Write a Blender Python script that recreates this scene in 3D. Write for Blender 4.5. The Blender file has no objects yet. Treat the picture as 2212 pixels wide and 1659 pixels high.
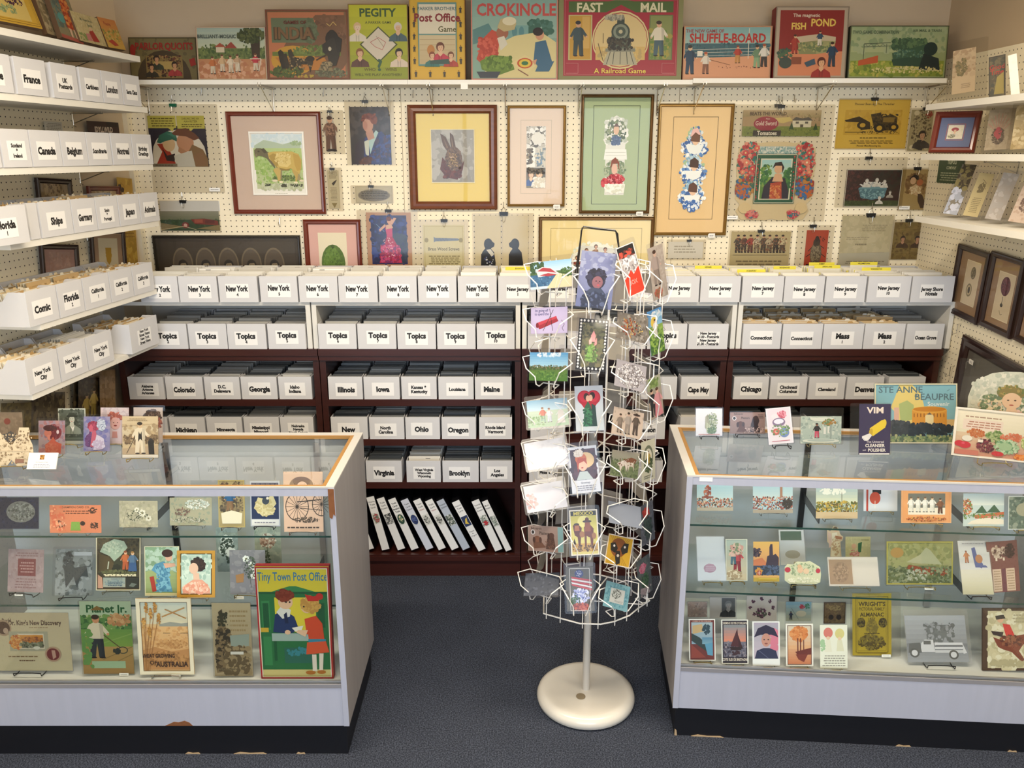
import bpy, math, random
from math import sin, cos, tan, radians, pi, sqrt, atan2
from mathutils import Vector, Matrix
from mathutils.geometry import tessellate_polygon
S = bpy.context.scene
COL = S.collection
rnd = random.Random(7)
# ---------------------------------------------------------------- camera
FPX, PITCH, EYE = 1760.0, radians(15.8), 1.93
cam = bpy.data.cameras.new('camera')
cam.sensor_fit = 'HORIZONTAL'; cam.sensor_width = 36.0; cam.lens = 36.0*FPX/2212.0
cam.clip_start = 0.05; cam.clip_end = 60
camo = bpy.data.objects.new('camera', cam); COL.objects.link(camo)
camo.location = (0, 0, EYE); camo.rotation_euler = (pi/2-PITCH, 0, 0)
S.camera = camo
S.view_settings.view_transform = 'Standard'; S.view_settings.look = 'None'
S.view_settings.gamma = 1; S.view_settings.use_curve_mapping = False
S.view_settings.exposure = 0.80
S.cycles.use_denoising = True
S.cycles.max_bounces = 8; S.cycles.transparent_max_bounces = 24
S.cycles.diffuse_bounces = 4; S.cycles.glossy_bounces = 4
S.cycles.caustics_reflective = False; S.cycles.caustics_refractive = False
S.cycles.sample_clamp_indirect = 6
# ---------------------------------------------------------------- world: daylight outside the shop window
w = bpy.data.worlds.new('world'); S.world = w; w.use_nodes = True
bg = w.node_tree.nodes['Background']; bg.inputs[0].default_value = (0.62, 0.78, 1.0, 1); bg.inputs[1].default_value = 1.2
# ---------------------------------------------------------------- lights
def area(name, loc, rot, sx, sy, power, col):
    l = bpy.data.lights.new(name, 'AREA'); l.shape = 'RECTANGLE'; l.size = sx; l.size_y = sy
    l.energy = power; l.color = col
    o = bpy.data.objects.new(name, l); COL.objects.link(o); o.location = loc; o.rotation_euler = rot
    return o
area('window_daylight', (0.0, -2.85, 1.55), (radians(90), 0, 0), 3.8, 2.3, 80, (0.74, 0.86, 1.0))
CEIL = 2.82
LAMPS = [(-0.75, 1.9), (0.85, 1.9), (-0.75, -0.7), (0.85, -0.7)]
for i, (lx, ly) in enumerate(LAMPS):
    area('fluorescent_lamp_light', (lx, ly, CEIL-0.085), (0, 0, 0), 1.2, 0.16, 25 if ly > 0 else 12, (1.0, 0.87, 0.68))

# ---------------------------------------------------------------- pixel <-> world
def ray(px, py):
    a = (px-1106.0)/FPX; b = (829.5-py)/FPX
    return Vector((a, cos(PITCH)+b*sin(PITCH), -sin(PITCH)+b*cos(PITCH)))
CAM = Vector((0, 0, EYE))
def hitP(px, py, p0, n):
    d = ray(px, py); return CAM + d*((Vector(p0)-CAM).dot(n)/d.dot(n))
def hitY(px, py, Y): return hitP(px, py, (0, Y, 0), Vector((0, 1, 0)))
def hitZ(px, py, z): return hitP(px, py, (0, 0, z), Vector((0, 0, 1)))
def quadpts(q):
    if len(q) == 4: x0, y0, x1, y1 = q; return [(x0, y0), (x1, y0), (x1, y1), (x0, y1)]
    return [(q[i], q[i+1]) for i in (0, 2, 4, 6)]
def place(q, p0, n):
    """fit a real rectangle on the plane (p0, n) to four picture corners TL TR BR BL"""
    n = Vector(n).normalized(); a, b, c, d = [hitP(x, y, p0, n) for x, y in quadpts(q)]
    X = ((b-a)+(c-d)); wd = X.length/2; X.normalize(); X = (X - n*X.dot(n)).normalized()
    Y = -n; Z = X.cross(Y)
    h = ((a-d).dot(Z)+(b-c).dot(Z))/2; C = (a+b+c+d)/4
    M = Matrix((( X.x, Y.x, Z.x, 0), (X.y, Y.y, Z.y, 0), (X.z, Y.z, Z.z, 0), (0, 0, 0, 1)))
    M.translation = C - Z*(h/2)
    return M, wd, h
def lean(q, z, yaw=0, tilt=14, roll=0):
    """a flat thing standing on height z, facing the viewer with a yaw, leaning back by tilt"""
    P = quadpts(q); bx, by = (P[2][0]+P[3][0])/2, (P[2][1]+P[3][1])/2
    b = hitZ(bx, by, z); t = radians(tilt); y = radians(yaw)
    n = Vector((sin(y)*cos(t), -cos(y)*cos(t), sin(t)))
    M, wd, h = place(q, b, n)
    X = M.col[0].xyz; low = -abs(X.z)*wd/2
    M.translation = M.translation + Vector((0, 0, z+0.002 - (M.translation.z + low)))
    return M, wd, h
# ---------------------------------------------------------------- colour and materials
def lin(c):
    if isinstance(c, tuple): return c[:3]
    if len(c) == 3: c = c[0]*2+c[1]*2+c[2]*2
    v = [int(c[i:i+2], 16)/255 for i in (0, 2, 4)]
    return tuple(x/12.92 if x <= .04045 else ((x+.055)/1.055)**2.4 for x in v)
MATS = {}
def mat(name, col='ffffff', rough=.6, metal=0, spec=.5, noise=0, nscale=8, bump=0, stretch=None, attr=False, coat=0, gain=None):
    if name in MATS: return MATS[name]
    m = bpy.data.materials.new(name); m.use_nodes = True; nt = m.node_tree; b = nt.nodes['Principled BSDF']
    c = lin(col); b.inputs['Base Color'].default_value = (*c, 1); b.inputs['Roughness'].default_value = rough
    b.inputs['Metallic'].default_value = metal; b.inputs['Specular IOR Level'].default_value = spec
    if coat: b.inputs['Coat Weight'].default_value = coat; b.inputs['Coat Roughness'].default_value = .12
    if attr:
        a = nt.nodes.new('ShaderNodeAttribute'); a.attribute_name = 'Col'
        if gain:
            g = nt.nodes.new('ShaderNodeMixRGB'); g.blend_type = 'MULTIPLY'; g.inputs[0].default_value = 1; g.inputs[2].default_value = (*gain, 1)
            nt.links.new(a.outputs['Color'], g.inputs[1]); nt.links.new(g.outputs[0], b.inputs['Base Color'])
        else: nt.links.new(a.outputs['Color'], b.inputs['Base Color'])
    if noise or bump:
        tc = nt.nodes.new('ShaderNodeTexCoord'); mp = nt.nodes.new('ShaderNodeMapping'); nz = nt.nodes.new('ShaderNodeTexNoise')
        nt.links.new(tc.outputs['Object'], mp.inputs[0]); nt.links.new(mp.outputs[0], nz.inputs['Vector'])
        if stretch: mp.inputs['Scale'].default_value = stretch
        nz.inputs['Scale'].default_value = nscale; nz.inputs['Detail'].default_value = 6
    if noise and not attr:
        r = nt.nodes.new('ShaderNodeMixRGB'); r.blend_type = 'MIX'
        r.inputs[1].default_value = (*[x*(1-noise) for x in c], 1); r.inputs[2].default_value = (*[min(1, x*(1+noise)) for x in c], 1)
        nt.links.new(nz.outputs['Fac'], r.inputs[0]); nt.links.new(r.outputs[0], b.inputs['Base Color'])
    if bump:
        bp = nt.nodes.new('ShaderNodeBump'); bp.inputs['Strength'].default_value = bump; bp.inputs['Distance'].default_value = .004
        nt.links.new(nz.outputs['Fac'], bp.inputs['Height']); nt.links.new(bp.outputs[0], b.inputs['Normal'])
    MATS[name] = m; return m
def clear(name, tint, rough=.02, ior=1.45, boost=0.0):
    m = bpy.data.materials.new(name); m.use_nodes = True; nt = m.node_tree; nt.nodes.clear()
    o = nt.nodes.new('ShaderNodeOutputMaterial'); mx = nt.nodes.new('ShaderNodeMixShader'); tr = nt.nodes.new('ShaderNodeBsdfTransparent')
    gl = nt.nodes.new('ShaderNodeBsdfGlossy'); fr = nt.nodes.new('ShaderNodeFresnel'); ad = nt.nodes.new('ShaderNodeMath')
    tr.inputs[0].default_value = (*tint, 1); gl.inputs['Roughness'].default_value = rough; gl.inputs['Color'].default_value = (1, 1, 1, 1)
    fr.inputs[0].default_value = ior; ad.operation = 'ADD'; ad.inputs[1].default_value = boost
    ge = nt.nodes.new('ShaderNodeNewGeometry'); sb = nt.nodes.new('ShaderNodeMath'); sb.operation = 'SUBTRACT'; sb.inputs[0].default_value = 1
    ml = nt.nodes.new('ShaderNodeMath'); ml.operation = 'MULTIPLY'; nt.links.new(ge.outputs['Backfacing'], sb.inputs[1])   # only the outer face mirrors: no false total reflection in thin panes
    nt.links.new(fr.outputs[0], ad.inputs[0]); nt.links.new(ad.outputs[0], ml.inputs[0]); nt.links.new(sb.outputs[0], ml.inputs[1]); nt.links.new(ml.outputs[0], mx.inputs[0])
    nt.links.new(tr.outputs[0], mx.inputs[1]); nt.links.new(gl.outputs[0], mx.inputs[2]); nt.links.new(mx.outputs[0], o.inputs[0])
    MATS[name] = m; return m
INK = mat('printed_paper', rough=.55, attr=True)
CARD = mat('printed_board', rough=.42, attr=True, spec=.4, gain=(.70, .67, .62))
WHITEBOX = mat('white_cardboard', 'cfced0', rough=.75, noise=.03, nscale=14)
BOXIN = mat('brown_cardboard', '8b7258', rough=.85)
PAPER = mat('white_paper', 'f0eeea', rough=.7)
SHELFW = mat('white_shelf_paint', 'e4e0d6', rough=.45, noise=.03, nscale=6)
STEEL = mat('bright_wire', 'c9c6bf', rough=.25, metal=1)
BLACKW = mat('black_wire', '15151a', rough=.35)
GOLDW = mat('brass_wire', 'd8c48e', rough=.25, metal=1)
RACKW = mat('white_rack_wire', 'efebe4', rough=.35)
BLACKCLIP = mat('black_clip', '111111', rough=.35)
GREENCLIP = mat('green_clip', '0c5a3c', rough=.35)
MAHOG = mat('mahogany_wood', '3a1c17', rough=.33, noise=.35, nscale=5, stretch=(1.2, 1.2, 9))
MAHOG2 = mat('mahogany_shelf_wood', '3d1c17', rough=.3, noise=.3, nscale=5, stretch=(.8, 9, 9))
HUTCH = mat('white_hutch_board', 'd9d6cf', rough=.55)
LAMIN = mat('pale_lilac_laminate', 'acafbf', rough=.5, noise=.06, nscale=5, stretch=(9, 9, .6))
LAMIN2 = mat('grey_streaked_laminate', '949092', rough=.5, noise=.16, nscale=4, stretch=(7, 7, .4))
RIMW = mat('white_rim_laminate', 'c6c3bf', rough=.4)
RIMWOOD = mat('raw_wood_strip', 'a67b42', rough=.5, noise=.15, nscale=9)
SCUFF = mat('scuffed_fibre', 'b09878', rough=.9)
CHIP = mat('bare_chipboard', '7b4c2c', rough=.9, noise=.3, nscale=60)
KICK = mat('black_kick_board', '0e0f16', rough=.45)
DECKM = mat('grey_case_deck', 'dcdcdc', rough=.6)
ALU = mat('aluminium_channel', 'b9b7bd', rough=.35, metal=.6)
GLASS = clear('case_glass', (.972, .988, .98), 0.0, 1.5)
SHELFG = clear('shelf_glass', (.94, .97, .96), 0.0, 1.42)
GEDGE = mat('green_glass_edge', '2d4a44', rough=.2)
PANE = clear('picture_glass', (.985, .985, .98), 0.02, 1.27)
SLEEVE = clear('clear_sleeve', (.905, .895, .875), 0.12, 1.36)
RIGID = clear('rigid_clear_holder', (.92, .92, .945), 0.06, 1.29, .0)
SHINY = clear('shiny_sleeve', (.92, .92, .94), 0.18, 1.5, .07)
# ---------------------------------------------------------------- mesh builder
class MB:
    def __init__(s): s.v = []; s.f = []; s.c = []; s.col = (1, 1, 1); s.sm = False
    def add(s, vs, fs, col=None):
        o = len(s.v); s.v += [tuple(v) for v in vs]; c = lin(col) if col is not None else s.col
        for f in fs: s.f.append(tuple(i+o for i in f)); s.c.append(c)
    def box(s, x0, y0, z0, x1, y1, z1, col=None):
        v = [(x0,y0,z0),(x1,y0,z0),(x1,y1,z0),(x0,y1,z0),(x0,y0,z1),(x1,y0,z1),(x1,y1,z1),(x0,y1,z1)]
        s.add(v, [(0,3,2,1),(4,5,6,7),(0,1,5,4),(1,2,6,5),(2,3,7,6),(3,0,4,7)], col); return s
    def prism(s, pts, y0, y1, col=None):
        """outline in the xz plane, extruded along y"""
        n = len(pts); v = [(x, y0, z) for x, z in pts]+[(x, y1, z) for x, z in pts]
        tri = tessellate_polygon([[Vector((x, z, 0)) for x, z in pts]])
        fs = [tuple(t) for t in tri]+[tuple(i+n for i in reversed(t)) for t in tri]+[(i, (i+1) % n, (i+1) % n+n, i+n) for i in range(n)]
        s.add(v, fs, col); return s
    def tube(s, path, r, n=6, col=None, closed=False):
        P = [Vector(p) for p in path]; m = len(P); rings = []
        for i, p in enumerate(P):
            if closed: t = (P[(i+1) % m]-P[i-1])
            else: t = (P[min(i+1, m-1)]-P[max(i-1, 0)])
            t = t.normalized() if t.length > 1e-9 else Vector((0, 0, 1))
            a = t.cross(Vector((0, 0, 1)));  a = a if a.length > .05 else t.cross(Vector((1, 0, 0)))
            a.normalize(); b = t.cross(a)
            rings.append([p+a*(r*cos(2*pi*k/n))+b*(r*sin(2*pi*k/n)) for k in range(n)])
        vs = [q for R in rings for q in R]; fs = []
        for i in range(m if closed else m-1):
            for k in range(n):
                j = (i+1) % m; fs.append((i*n+k, i*n+(k+1) % n, j*n+(k+1) % n, j*n+k))
        if not closed: fs += [tuple(range(n)), tuple(reversed(range((m-1)*n, m*n)))]
        s.add(vs, fs, col); return s
    def lathe(s, prof, n=40, col=None):
        vs = [(r*cos(2*pi*k/n), r*sin(2*pi*k/n), z) for r, z in prof for k in range(n)]; m = len(prof)
        fs = [(i*n+k, i*n+(k+1) % n, (i+1)*n+(k+1) % n, (i+1)*n+k) for i in range(m-1) for k in range(n)]
        s.add(vs, fs, col); return s
    def mesh(s, name, mt, smooth=False):
        me = bpy.data.meshes.new(name); me.from_pydata(s.v, [], s.f)
        for q in (mt if isinstance(mt, (list, tuple)) else [mt]): me.materials.append(q)
        at = me.color_attributes.new('Col', 'FLOAT_COLOR', 'CORNER')
        buf = []
        for f, c in zip(s.f, s.c): buf += [c[0], c[1], c[2], 1.0]*len(f)
        at.data.foreach_set('color', buf)
        if smooth: me.polygons.foreach_set('use_smooth', [True]*len(me.polygons))
        me.update(); return me
    def obj(s, name, mt, parent=None, M=None, smooth=False):
        return link(name, s.mesh(name, mt, smooth), parent, M)
def link(name, me, parent=None, M=None):
    o = bpy.data.objects.new(name, me); COL.objects.link(o)
    if parent is not None: o.parent = parent
    if M is not None: o.matrix_basis = M
    return o
def tag(o, label, cat, group=None, kind=None):
    o['label'] = label; o['category'] = cat
    if group: o['group'] = group
    if kind: o['kind'] = kind
    return o
def thing(name, label, cat, M=None, group=None):
    return tag(link(name, None, None, M), label, cat, group)
def structure(o): o['kind'] = 'structure'; return o
def T(x, y, z, rz=0): return Matrix.Translation((x, y, z)) @ Matrix.Rotation(rz, 4, 'Z')
NUM = 'zero one two three four five six seven eight nine ten eleven twelve thirteen fourteen fifteen'.split()
# ---------------------------------------------------------------- lettering
_tx = {}
def textmesh(s, bold):
    k = (s, bold)
    if k in _tx: return _tx[k]
    cu = bpy.data.curves.new('lettering', 'FONT'); cu.body = s; cu.size = 1; cu.offset = bold; cu.resolution_u = 2; cu.fill_mode = 'FRONT'
    o = bpy.data.objects.new('lettering', cu); me = bpy.data.meshes.new_from_object(o)
    v = [(p.co.x, p.co.y) for p in me.vertices]; f = [tuple(p.vertices) for p in me.polygons]
    bpy.data.objects.remove(o); bpy.data.curves.remove(cu); bpy.data.meshes.remove(me)
    xs = [a for a, b in v] or [0]; x0, x1 = min(xs), max(xs)
    v = [(a-x0, b) for a, b in v]
    _tx[k] = (v, f, x1-x0); return _tx[k]
def clip01(pts):
    for ax, lim, sg in ((0, 0, 1), (0, 100, -1), (1, 0, 1), (1, 100, -1)):
        out = []
        for i, p in enumerate(pts):
            q = pts[i-1]; a, b = (q[ax]-lim)*sg, (p[ax]-lim)*sg
            if (a >= 0) != (b >= 0):
                t = a/(a-b); out.append((q[0]+(p[0]-q[0])*t, q[1]+(p[1]-q[1])*t))
            if b >= 0: out.append(p)
        pts = out
        if len(pts) < 3: return []
    return pts
# ---------------------------------------------------------------- flat printed artwork, drawn as thin layers of ink
class Art:
    def __init__(s, w, h, y=0.0, seed=1):
        s.w, s.h, s.mb, s.y = w, h, MB(), y; s.ar = h/w; s.r = random.Random(seed); s.x0 = -w/2
    def P(s, u, v): return (s.x0+s.w*u/100, s.y, s.h*(1-v/100))
    def up(s, d=2e-5): s.y -= d
    def poly(s, c, pts, d=2e-5):
        s.up(d)
        if len(pts) > 4 and (min(map(min, pts)) < 0 or max(map(max, pts)) > 100):
            for t in tessellate_polygon([[Vector((a, b, 0)) for a, b in pts]]):
                q = clip01([pts[i] for i in t])
                if q: s.mb.add([s.P(u, v) for u, v in q], [tuple(range(len(q)))], c)
            return
        if len(pts) <= 4: pts = clip01(pts)
        if not pts: return
        vs = [s.P(u, v) for u, v in pts]
        if len(pts) > 4:
            tri = tessellate_polygon([[Vector((a, b, 0)) for a, b in pts]]); s.mb.add(vs, [tuple(t) for t in tri], c)
        else: s.mb.add(vs, [tuple(range(len(pts)))], c)
    def ell(s, c, cx, cy, rx, ry, n=14, d=2e-5, rot=0):
        s.up(d); vs = []
        for k in range(n):
            a = 2*pi*k/n; x, y = rx*cos(a), ry*sin(a)
            if rot: x, y = x*cos(rot)-y*sin(rot)/1, x*sin(rot)+y*cos(rot)
            vs.append((cx+x, cy+y))
        vs = [s.P(*q) for q in clip01(vs)]
        if not vs: return
        s.mb.add(vs, [tuple(range(len(vs)))], c)
    def line(s, c, w, pts):
        s.up(); wx, wy = w*s.ar/2*1, w/2
        for (a, b), (e, f) in zip(pts, pts[1:]):
            dx, dy = (e-a)/s.ar, (f-b); L = sqrt(dx*dx+dy*dy) or 1; nx, ny = -dy/L*wx, dx/L*wy
            s.mb.add([s.P(a+nx, b+ny), s.P(e+nx, f+ny), s.P(e-nx, f-ny), s.P(a-nx, b-ny)], [(0, 1, 2, 3)], c)
    def text(s, c, x, y, size, t, xs=1.0, anchor=0, bold=.015, maxw=None):
        v, f, wd = textmesh(t.replace('_', ' '), bold); k = size/.70; kx = k*s.ar*xs
        if maxw is None: maxw = 2*min(x, 100-x)-5 if anchor == 0 else 97-x
        if maxw and wd*kx > maxw: kx = maxw/wd
        ox = x-(wd*kx/2 if anchor == 0 else 0); s.up()
        s.mb.add([s.P(ox+a*kx, y+size/2-b*k) for a, b in v], f, c)
    def dab(s, cs, n, sz, f):
        n, sz = int(n*2.3), sz*.62
        for i in range(n):
            u, v = f(); q = sz*s.r.uniform(.4, 1.35); s.ell(s.r.choice(cs), u, v, q*s.ar*s.r.uniform(.6, 1.3), q, 7, 4e-6, 0)
        s.up()
    def flower(s, cs, cx, cy, r):
        for k in range(6):
            a = k*pi/3+.3; s.ell(cs[0], cx+cos(a)*r*.6*s.ar, cy+sin(a)*r*.6, r*.42*s.ar, r*.42, 8, 4e-6)
        s.ell(cs[-1], cx, cy, r*.3*s.ar, r*.3, 8)
    def bust(s, skin, hair, coat, cx, cy, z):
        k = z*s.ar; q = lambda L: [(cx+a*k, cy+b*z) for a, b in L]
        s.poly(coat, q([(-.5,.5),(-.44,.25),(-.16,.08),(.16,.08),(.44,.25),(.5,.5)]))
        s.poly(skin, q([(-.09,-.08),(.09,-.08),(.12,.1),(0,.22),(-.12,.1)]))
        s.ell(hair, cx, cy-.24*z, .21*k, .23*z); s.ell(skin, cx+.01*k, cy-.19*z, .14*k, .18*z)
        s.poly(hair, q([(-.18,-.25),(-.12,-.38),(.05,-.41),(.17,-.3),(.1,-.31),(-.06,-.3)]))
        for a in (-.055, .06): s.ell('2b1c18', cx+a*k, cy-.2*z, .017*k, .012*z, 6); s.ell(hair, cx+a*k, cy-.235*z, .03*k, .007*z, 6)
        dk = tuple(c*.78 for c in lin(skin)); s.poly(dk, q([(.0,-.19),(.022,-.13),(-.006,-.13)])); s.ell(tuple(c*m for c, m in zip(lin(skin), (1, .8, .78))), cx-.08*k, cy-.14*z, .03*k, .02*z, 8)
        s.ell(tuple(c*m for c, m in zip(lin(skin), (1, .8, .78))), cx+.09*k, cy-.14*z, .03*k, .02*z, 8)
        ck = tuple(c*.7 for c in lin(coat)); s.poly(ck, q([(-.1,.12),(-.02,.24),(-.05,.5),(-.09,.5)])); s.poly(ck, q([(.1,.12),(.03,.24),(.05,.5),(.09,.5)]))
        s.ell('b0453a', cx+.005*k, cy-.09*z, .035*k, .012*z, 6)
    def person(s, skin, hair, top, bot, cx, cy, z):
        k = z*s.ar; q = lambda L: [(cx+a*k, cy+b*z) for a, b in L]
        s.poly(bot, q([(-.13,.0),(.13,.0),(.15,.46),(.03,.46),(0,.15),(-.04,.46),(-.15,.46)]))
        s.poly(top, q([(-.15,.05),(-.14,-.26),(-.05,-.31),(.05,-.31),(.14,-.26),(.15,.05)]))
        s.poly(top, q([(-.14,-.26),(-.25,-.05),(-.19,-.02),(-.1,-.18)])); s.poly(top, q([(.13,-.26),(.26,-.08),(.2,-.03),(.09,-.18)]))
        tk = tuple(c*.72 for c in lin(top)); s.poly(tk, q([(.06,-.29),(.14,-.26),(.15,.05),(.08,.05)])); s.poly(tuple(c*.72 for c in lin(bot)), q([(.07,.06),(.13,.06),(.15,.46),(.1,.46)]))
        s.ell(skin, cx-.22*k, cy-.02*z, .03*k, .03*z, 7); s.ell(skin, cx+.23*k, cy-.05*z, .03*k, .03*z, 7)
        s.ell(skin, cx, cy-.38*z, .075*k, .09*z, 10); s.ell(hair, cx-.01*k, cy-.43*z, .08*k, .055*z, 10)
        s.ell('22181a', cx-.08*k, cy+.47*z, .07*k, .022*z, 7); s.ell('22181a', cx+.1*k, cy+.47*z, .07*k, .022*z, 7)
    def run(s, prog):
        for ln in prog.split(';'):
            a = ln.split()
            if not a: continue
            o, a = a[0], a[1:]
            F = lambda i: float(a[i])
            if o == 'r': s.poly(a[0], [(F(1),F(2)),(F(3),F(2)),(F(3),F(4)),(F(1),F(4))])
            elif o == 'g':
                s.up(); x0, y0, x1, y1 = map(float, a[2:6]); A, B = lin(a[0]), lin(a[1]); n = 6
                for i in range(n):
                    t = (i+.5)/n; c = tuple(A[j]*(1-t)+B[j]*t for j in range(3)); u0, u1 = y0+(y1-y0)*i/n, y0+(y1-y0)*(i+1)/n
                    s.mb.add([s.P(x0,u0), s.P(x1,u0), s.P(x1,u1), s.P(x0,u1)], [(0,1,2,3)], c)
            elif o == 'e': s.ell(a[0], *map(float, a[1:5]), n=20)
            elif o == 'E': s.ell(a[0], *map(float, a[1:5]), n=16, rot=radians(F(5)))
            elif o == 'p': s.poly(a[0], [(F(i), F(i+1)) for i in range(1, len(a)-1, 2)])
            elif o == 'l': s.line(a[0], F(1), [(F(i), F(i+1)) for i in range(2, len(a)-1, 2)])
            elif o == 't': s.text(a[0], F(1), F(2), F(3), a[4], F(5) if len(a) > 5 else 1)
            elif o == 'B': s.text(a[0], F(1), F(2), F(3), a[4], F(5) if len(a) > 5 else 1, bold=.03)
            elif o == 'L': s.text(a[0], F(1), F(2), F(3), a[4], F(5) if len(a) > 5 else 1, 1)
            elif o == 'd': x0, y0, x1, y1 = map(float, a[1:5]); s.dab(a[0].split(','), F(5), F(6), lambda: (s.r.uniform(x0,x1), s.r.uniform(y0,y1)))
            elif o == 'o':
                cx, cy, rx, ry = map(float, a[1:5])
                def f():
                    t, q = s.r.uniform(0, 2*pi), sqrt(s.r.random()); return cx+rx*q*cos(t), cy+ry*q*sin(t)
                s.dab(a[0].split(','), F(5), F(6), f)
            elif o == 'f':
                i, wd = F(1), F(2); j = i*1.0; X = lambda q: q*s.ar
                for R in ((X(i),i,100-X(i),i+wd),(X(i),100-i-wd,100-X(i),100-i),(X(i),i,X(i+wd),100-i),(100-X(i+wd),i,100-X(i),100-i)):
                    s.poly(a[0], [(R[0],R[1]),(R[2],R[1]),(R[2],R[3]),(R[0],R[3])], 4e-6)
                s.up()
            elif o == 's':
                x0, y0, x1, y1 = map(float, a[1:5]); n = int(F(5)); hh = (y1-y0)/n*.42
                for i in range(n):
                    v = y0+(y1-y0)*(i+.3)/n; u = x0+s.r.uniform(0, .12)*(x1-x0)
                    while u < x1-s.r.uniform(0, .15)*(x1-x0):
                        e = u+s.r.uniform(.05, .16)*(x1-x0); s.poly(a[0], [(u,v),(min(e,x1),v),(min(e,x1),v+hh),(u,v+hh)], 1e-6); u = e+.025*(x1-x0)
                s.up()
            elif o == 'w': s.flower(a[0].split(','), F(1), F(2), F(3))
            elif o == 'm': s.bust(a[0], a[1], a[2], F(3), F(4), F(5))
            elif o == 'k': s.person(a[0], a[1], a[2], a[3], F(4), F(5), F(6))
    @property
    def top(s): return s.y
def sheet(name, w, h, prog, parent, M=None, t=.0006, bg='eee', seed=1, outline=None, mt=None):
    """a printed sheet or card of thickness t, its face in -y; outline in percent for cut-out shapes"""
    A = Art(w, h, -t, seed)
    if outline:
        pts = [(A.x0+w*u/100, h*(1-v/100)) for u, v in outline]; A.mb.prism(pts, -t, 0, bg)
    else: A.mb.box(-w/2, -t, 0, w/2, 0, h, bg)
    A.run(prog)
    o = A.mb.obj(name, mt or INK, parent, M); return o, A.top
# ================================================================ the room
WB = 3.90; XR = 1.93; TH = radians(6.05)
LM = T(-1.75, WB, 0, -TH); LI = LM.inverted()
LN = (LM.to_3x3() @ Vector((1, 0, 0)))
def hitL(px, py, x=.2756): return LI @ hitP(px, py, LM @ Vector((x, 0, 0)), LN)
def pegmat(name, axis, col='f5e9cd', hole=.0027):
    m = mat(name, col, rough=.6); nt = m.node_tree; b = nt.nodes['Principled BSDF']; N = nt.nodes.new
    tc = N('ShaderNodeTexCoord'); sp = N('ShaderNodeSeparateXYZ'); nt.links.new(tc.outputs['Object'], sp.inputs[0])
    sq = []
    for ax in (axis, 'Z'):
        p = N('ShaderNodeMath'); p.operation = 'PINGPONG'; p.inputs[1].default_value = .0127; nt.links.new(sp.outputs[ax], p.inputs[0])
        q = N('ShaderNodeMath'); q.operation = 'POWER'; q.inputs[1].default_value = 2; nt.links.new(p.outputs[0], q.inputs[0]); sq.append(q)
    ad = N('ShaderNodeMath'); ad.operation = 'ADD'; nt.links.new(sq[0].outputs[0], ad.inputs[0]); nt.links.new(sq[1].outputs[0], ad.inputs[1])
    lt = N('ShaderNodeMath'); lt.operation = 'LESS_THAN'; lt.inputs[1].default_value = hole**2; nt.links.new(ad.outputs[0], lt.inputs[0])
    mx = N('ShaderNodeMixRGB'); mx.inputs[1].default_value = (*lin(col), 1); mx.inputs[2].default_value = (.03, .022, .015, 1)
    nt.links.new(lt.outputs[0], mx.inputs[0]); nt.links.new(mx.outputs[0], b.inputs['Base Color']); return m
PEGX = pegmat('peg_board_white', 'X'); PEGY = pegmat('peg_board_side', 'Y')
PLASTER = mat('warm_plaster', 'bba68a', rough=.9, noise=.05, nscale=5, bump=.15)
PLAIN = mat('beige_wall_paint', 'd8c4a6', rough=.8)
def carpet():
    m = mat('blue_grey_carpet', '3a3f4d', rough=1, spec=.1); nt = m.node_tree; b = nt.nodes['Principled BSDF']; N = nt.nodes.new
    tc = N('ShaderNodeTexCoord'); n1 = N('ShaderNodeTexNoise'); n2 = N('ShaderNodeTexNoise'); n1.inputs['Scale'].default_value = 210; n2.inputs['Scale'].default_value = 7
    n1.inputs['Detail'].default_value = 3; n2.inputs['Detail'].default_value = 5
    for n in (n1, n2): nt.links.new(tc.outputs['Object'], n.inputs['Vector'])
    r = N('ShaderNodeValToRGB'); e = r.color_ramp.elements
    e[0].position = .32; e[0].color = (*lin('262a33'), 1); e[1].position = .72; e[1].color = (*lin('5f6576'), 1)
    k = r.color_ramp.elements.new(.5); k.color = (*lin('3f4451'), 1)
    mx = N('ShaderNodeMixRGB'); mx.blend_type = 'MULTIPLY'; mx.inputs[0].default_value = .25
    nt.links.new(n1.outputs['Fac'], r.inputs[0]); nt.links.new(r.outputs[0], mx.inputs[1]); nt.links.new(n2.outputs['Fac'], mx.inputs[2])
    nt.links.new(mx.outputs[0], b.inputs['Base Color'])
    bp = N('ShaderNodeBump'); bp.inputs['Strength'].default_value = .3; bp.inputs['Distance'].default_value = .002
    nt.links.new(n1.outputs['Fac'], bp.inputs['Height']); nt.links.new(bp.outputs[0], b.inputs['Normal']); return m
structure(MB().box(-3.2, -3.0, -.1, 2.3, WB+.1, 0).obj('floor', carpet()))
structure(MB().box(-3.2, -3.0, 2.85, 2.3, WB+.1, 2.95).obj('ceiling', mat('ceiling_paint', 'e8e0d0', rough=.9)))
structure(MB().box(-2.2, WB, 0, 2.3, WB+.1, 2.85).obj('wall_back', PLASTER))
structure(MB().box(XR, -2.6, 0, XR+.1, WB, 2.85).obj('wall_right', PLASTER))
structure(MB().box(-.1, -6.6, 0, 0, .2, 2.85).obj('wall_left', PLAIN, None, LM))
fw = MB()
for b in ((-3.2, -2.7, 0, -1.8, -2.6, 2.85), (1.8, -2.7, 0, 2.3, -2.6, 2.85), (-1.8, -2.7, 0, 1.8, -2.6, .5), (-1.8, -2.7, 2.5, 1.8, -2.6, 2.85)): fw.box(*b)
structure(fw.obj('wall_front', PLAIN))
wf = MB()
for x in (-1.8, -.6, .6, 1.77): wf.box(x, -2.68, .5, x+.045, -2.62, 2.5)
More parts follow.
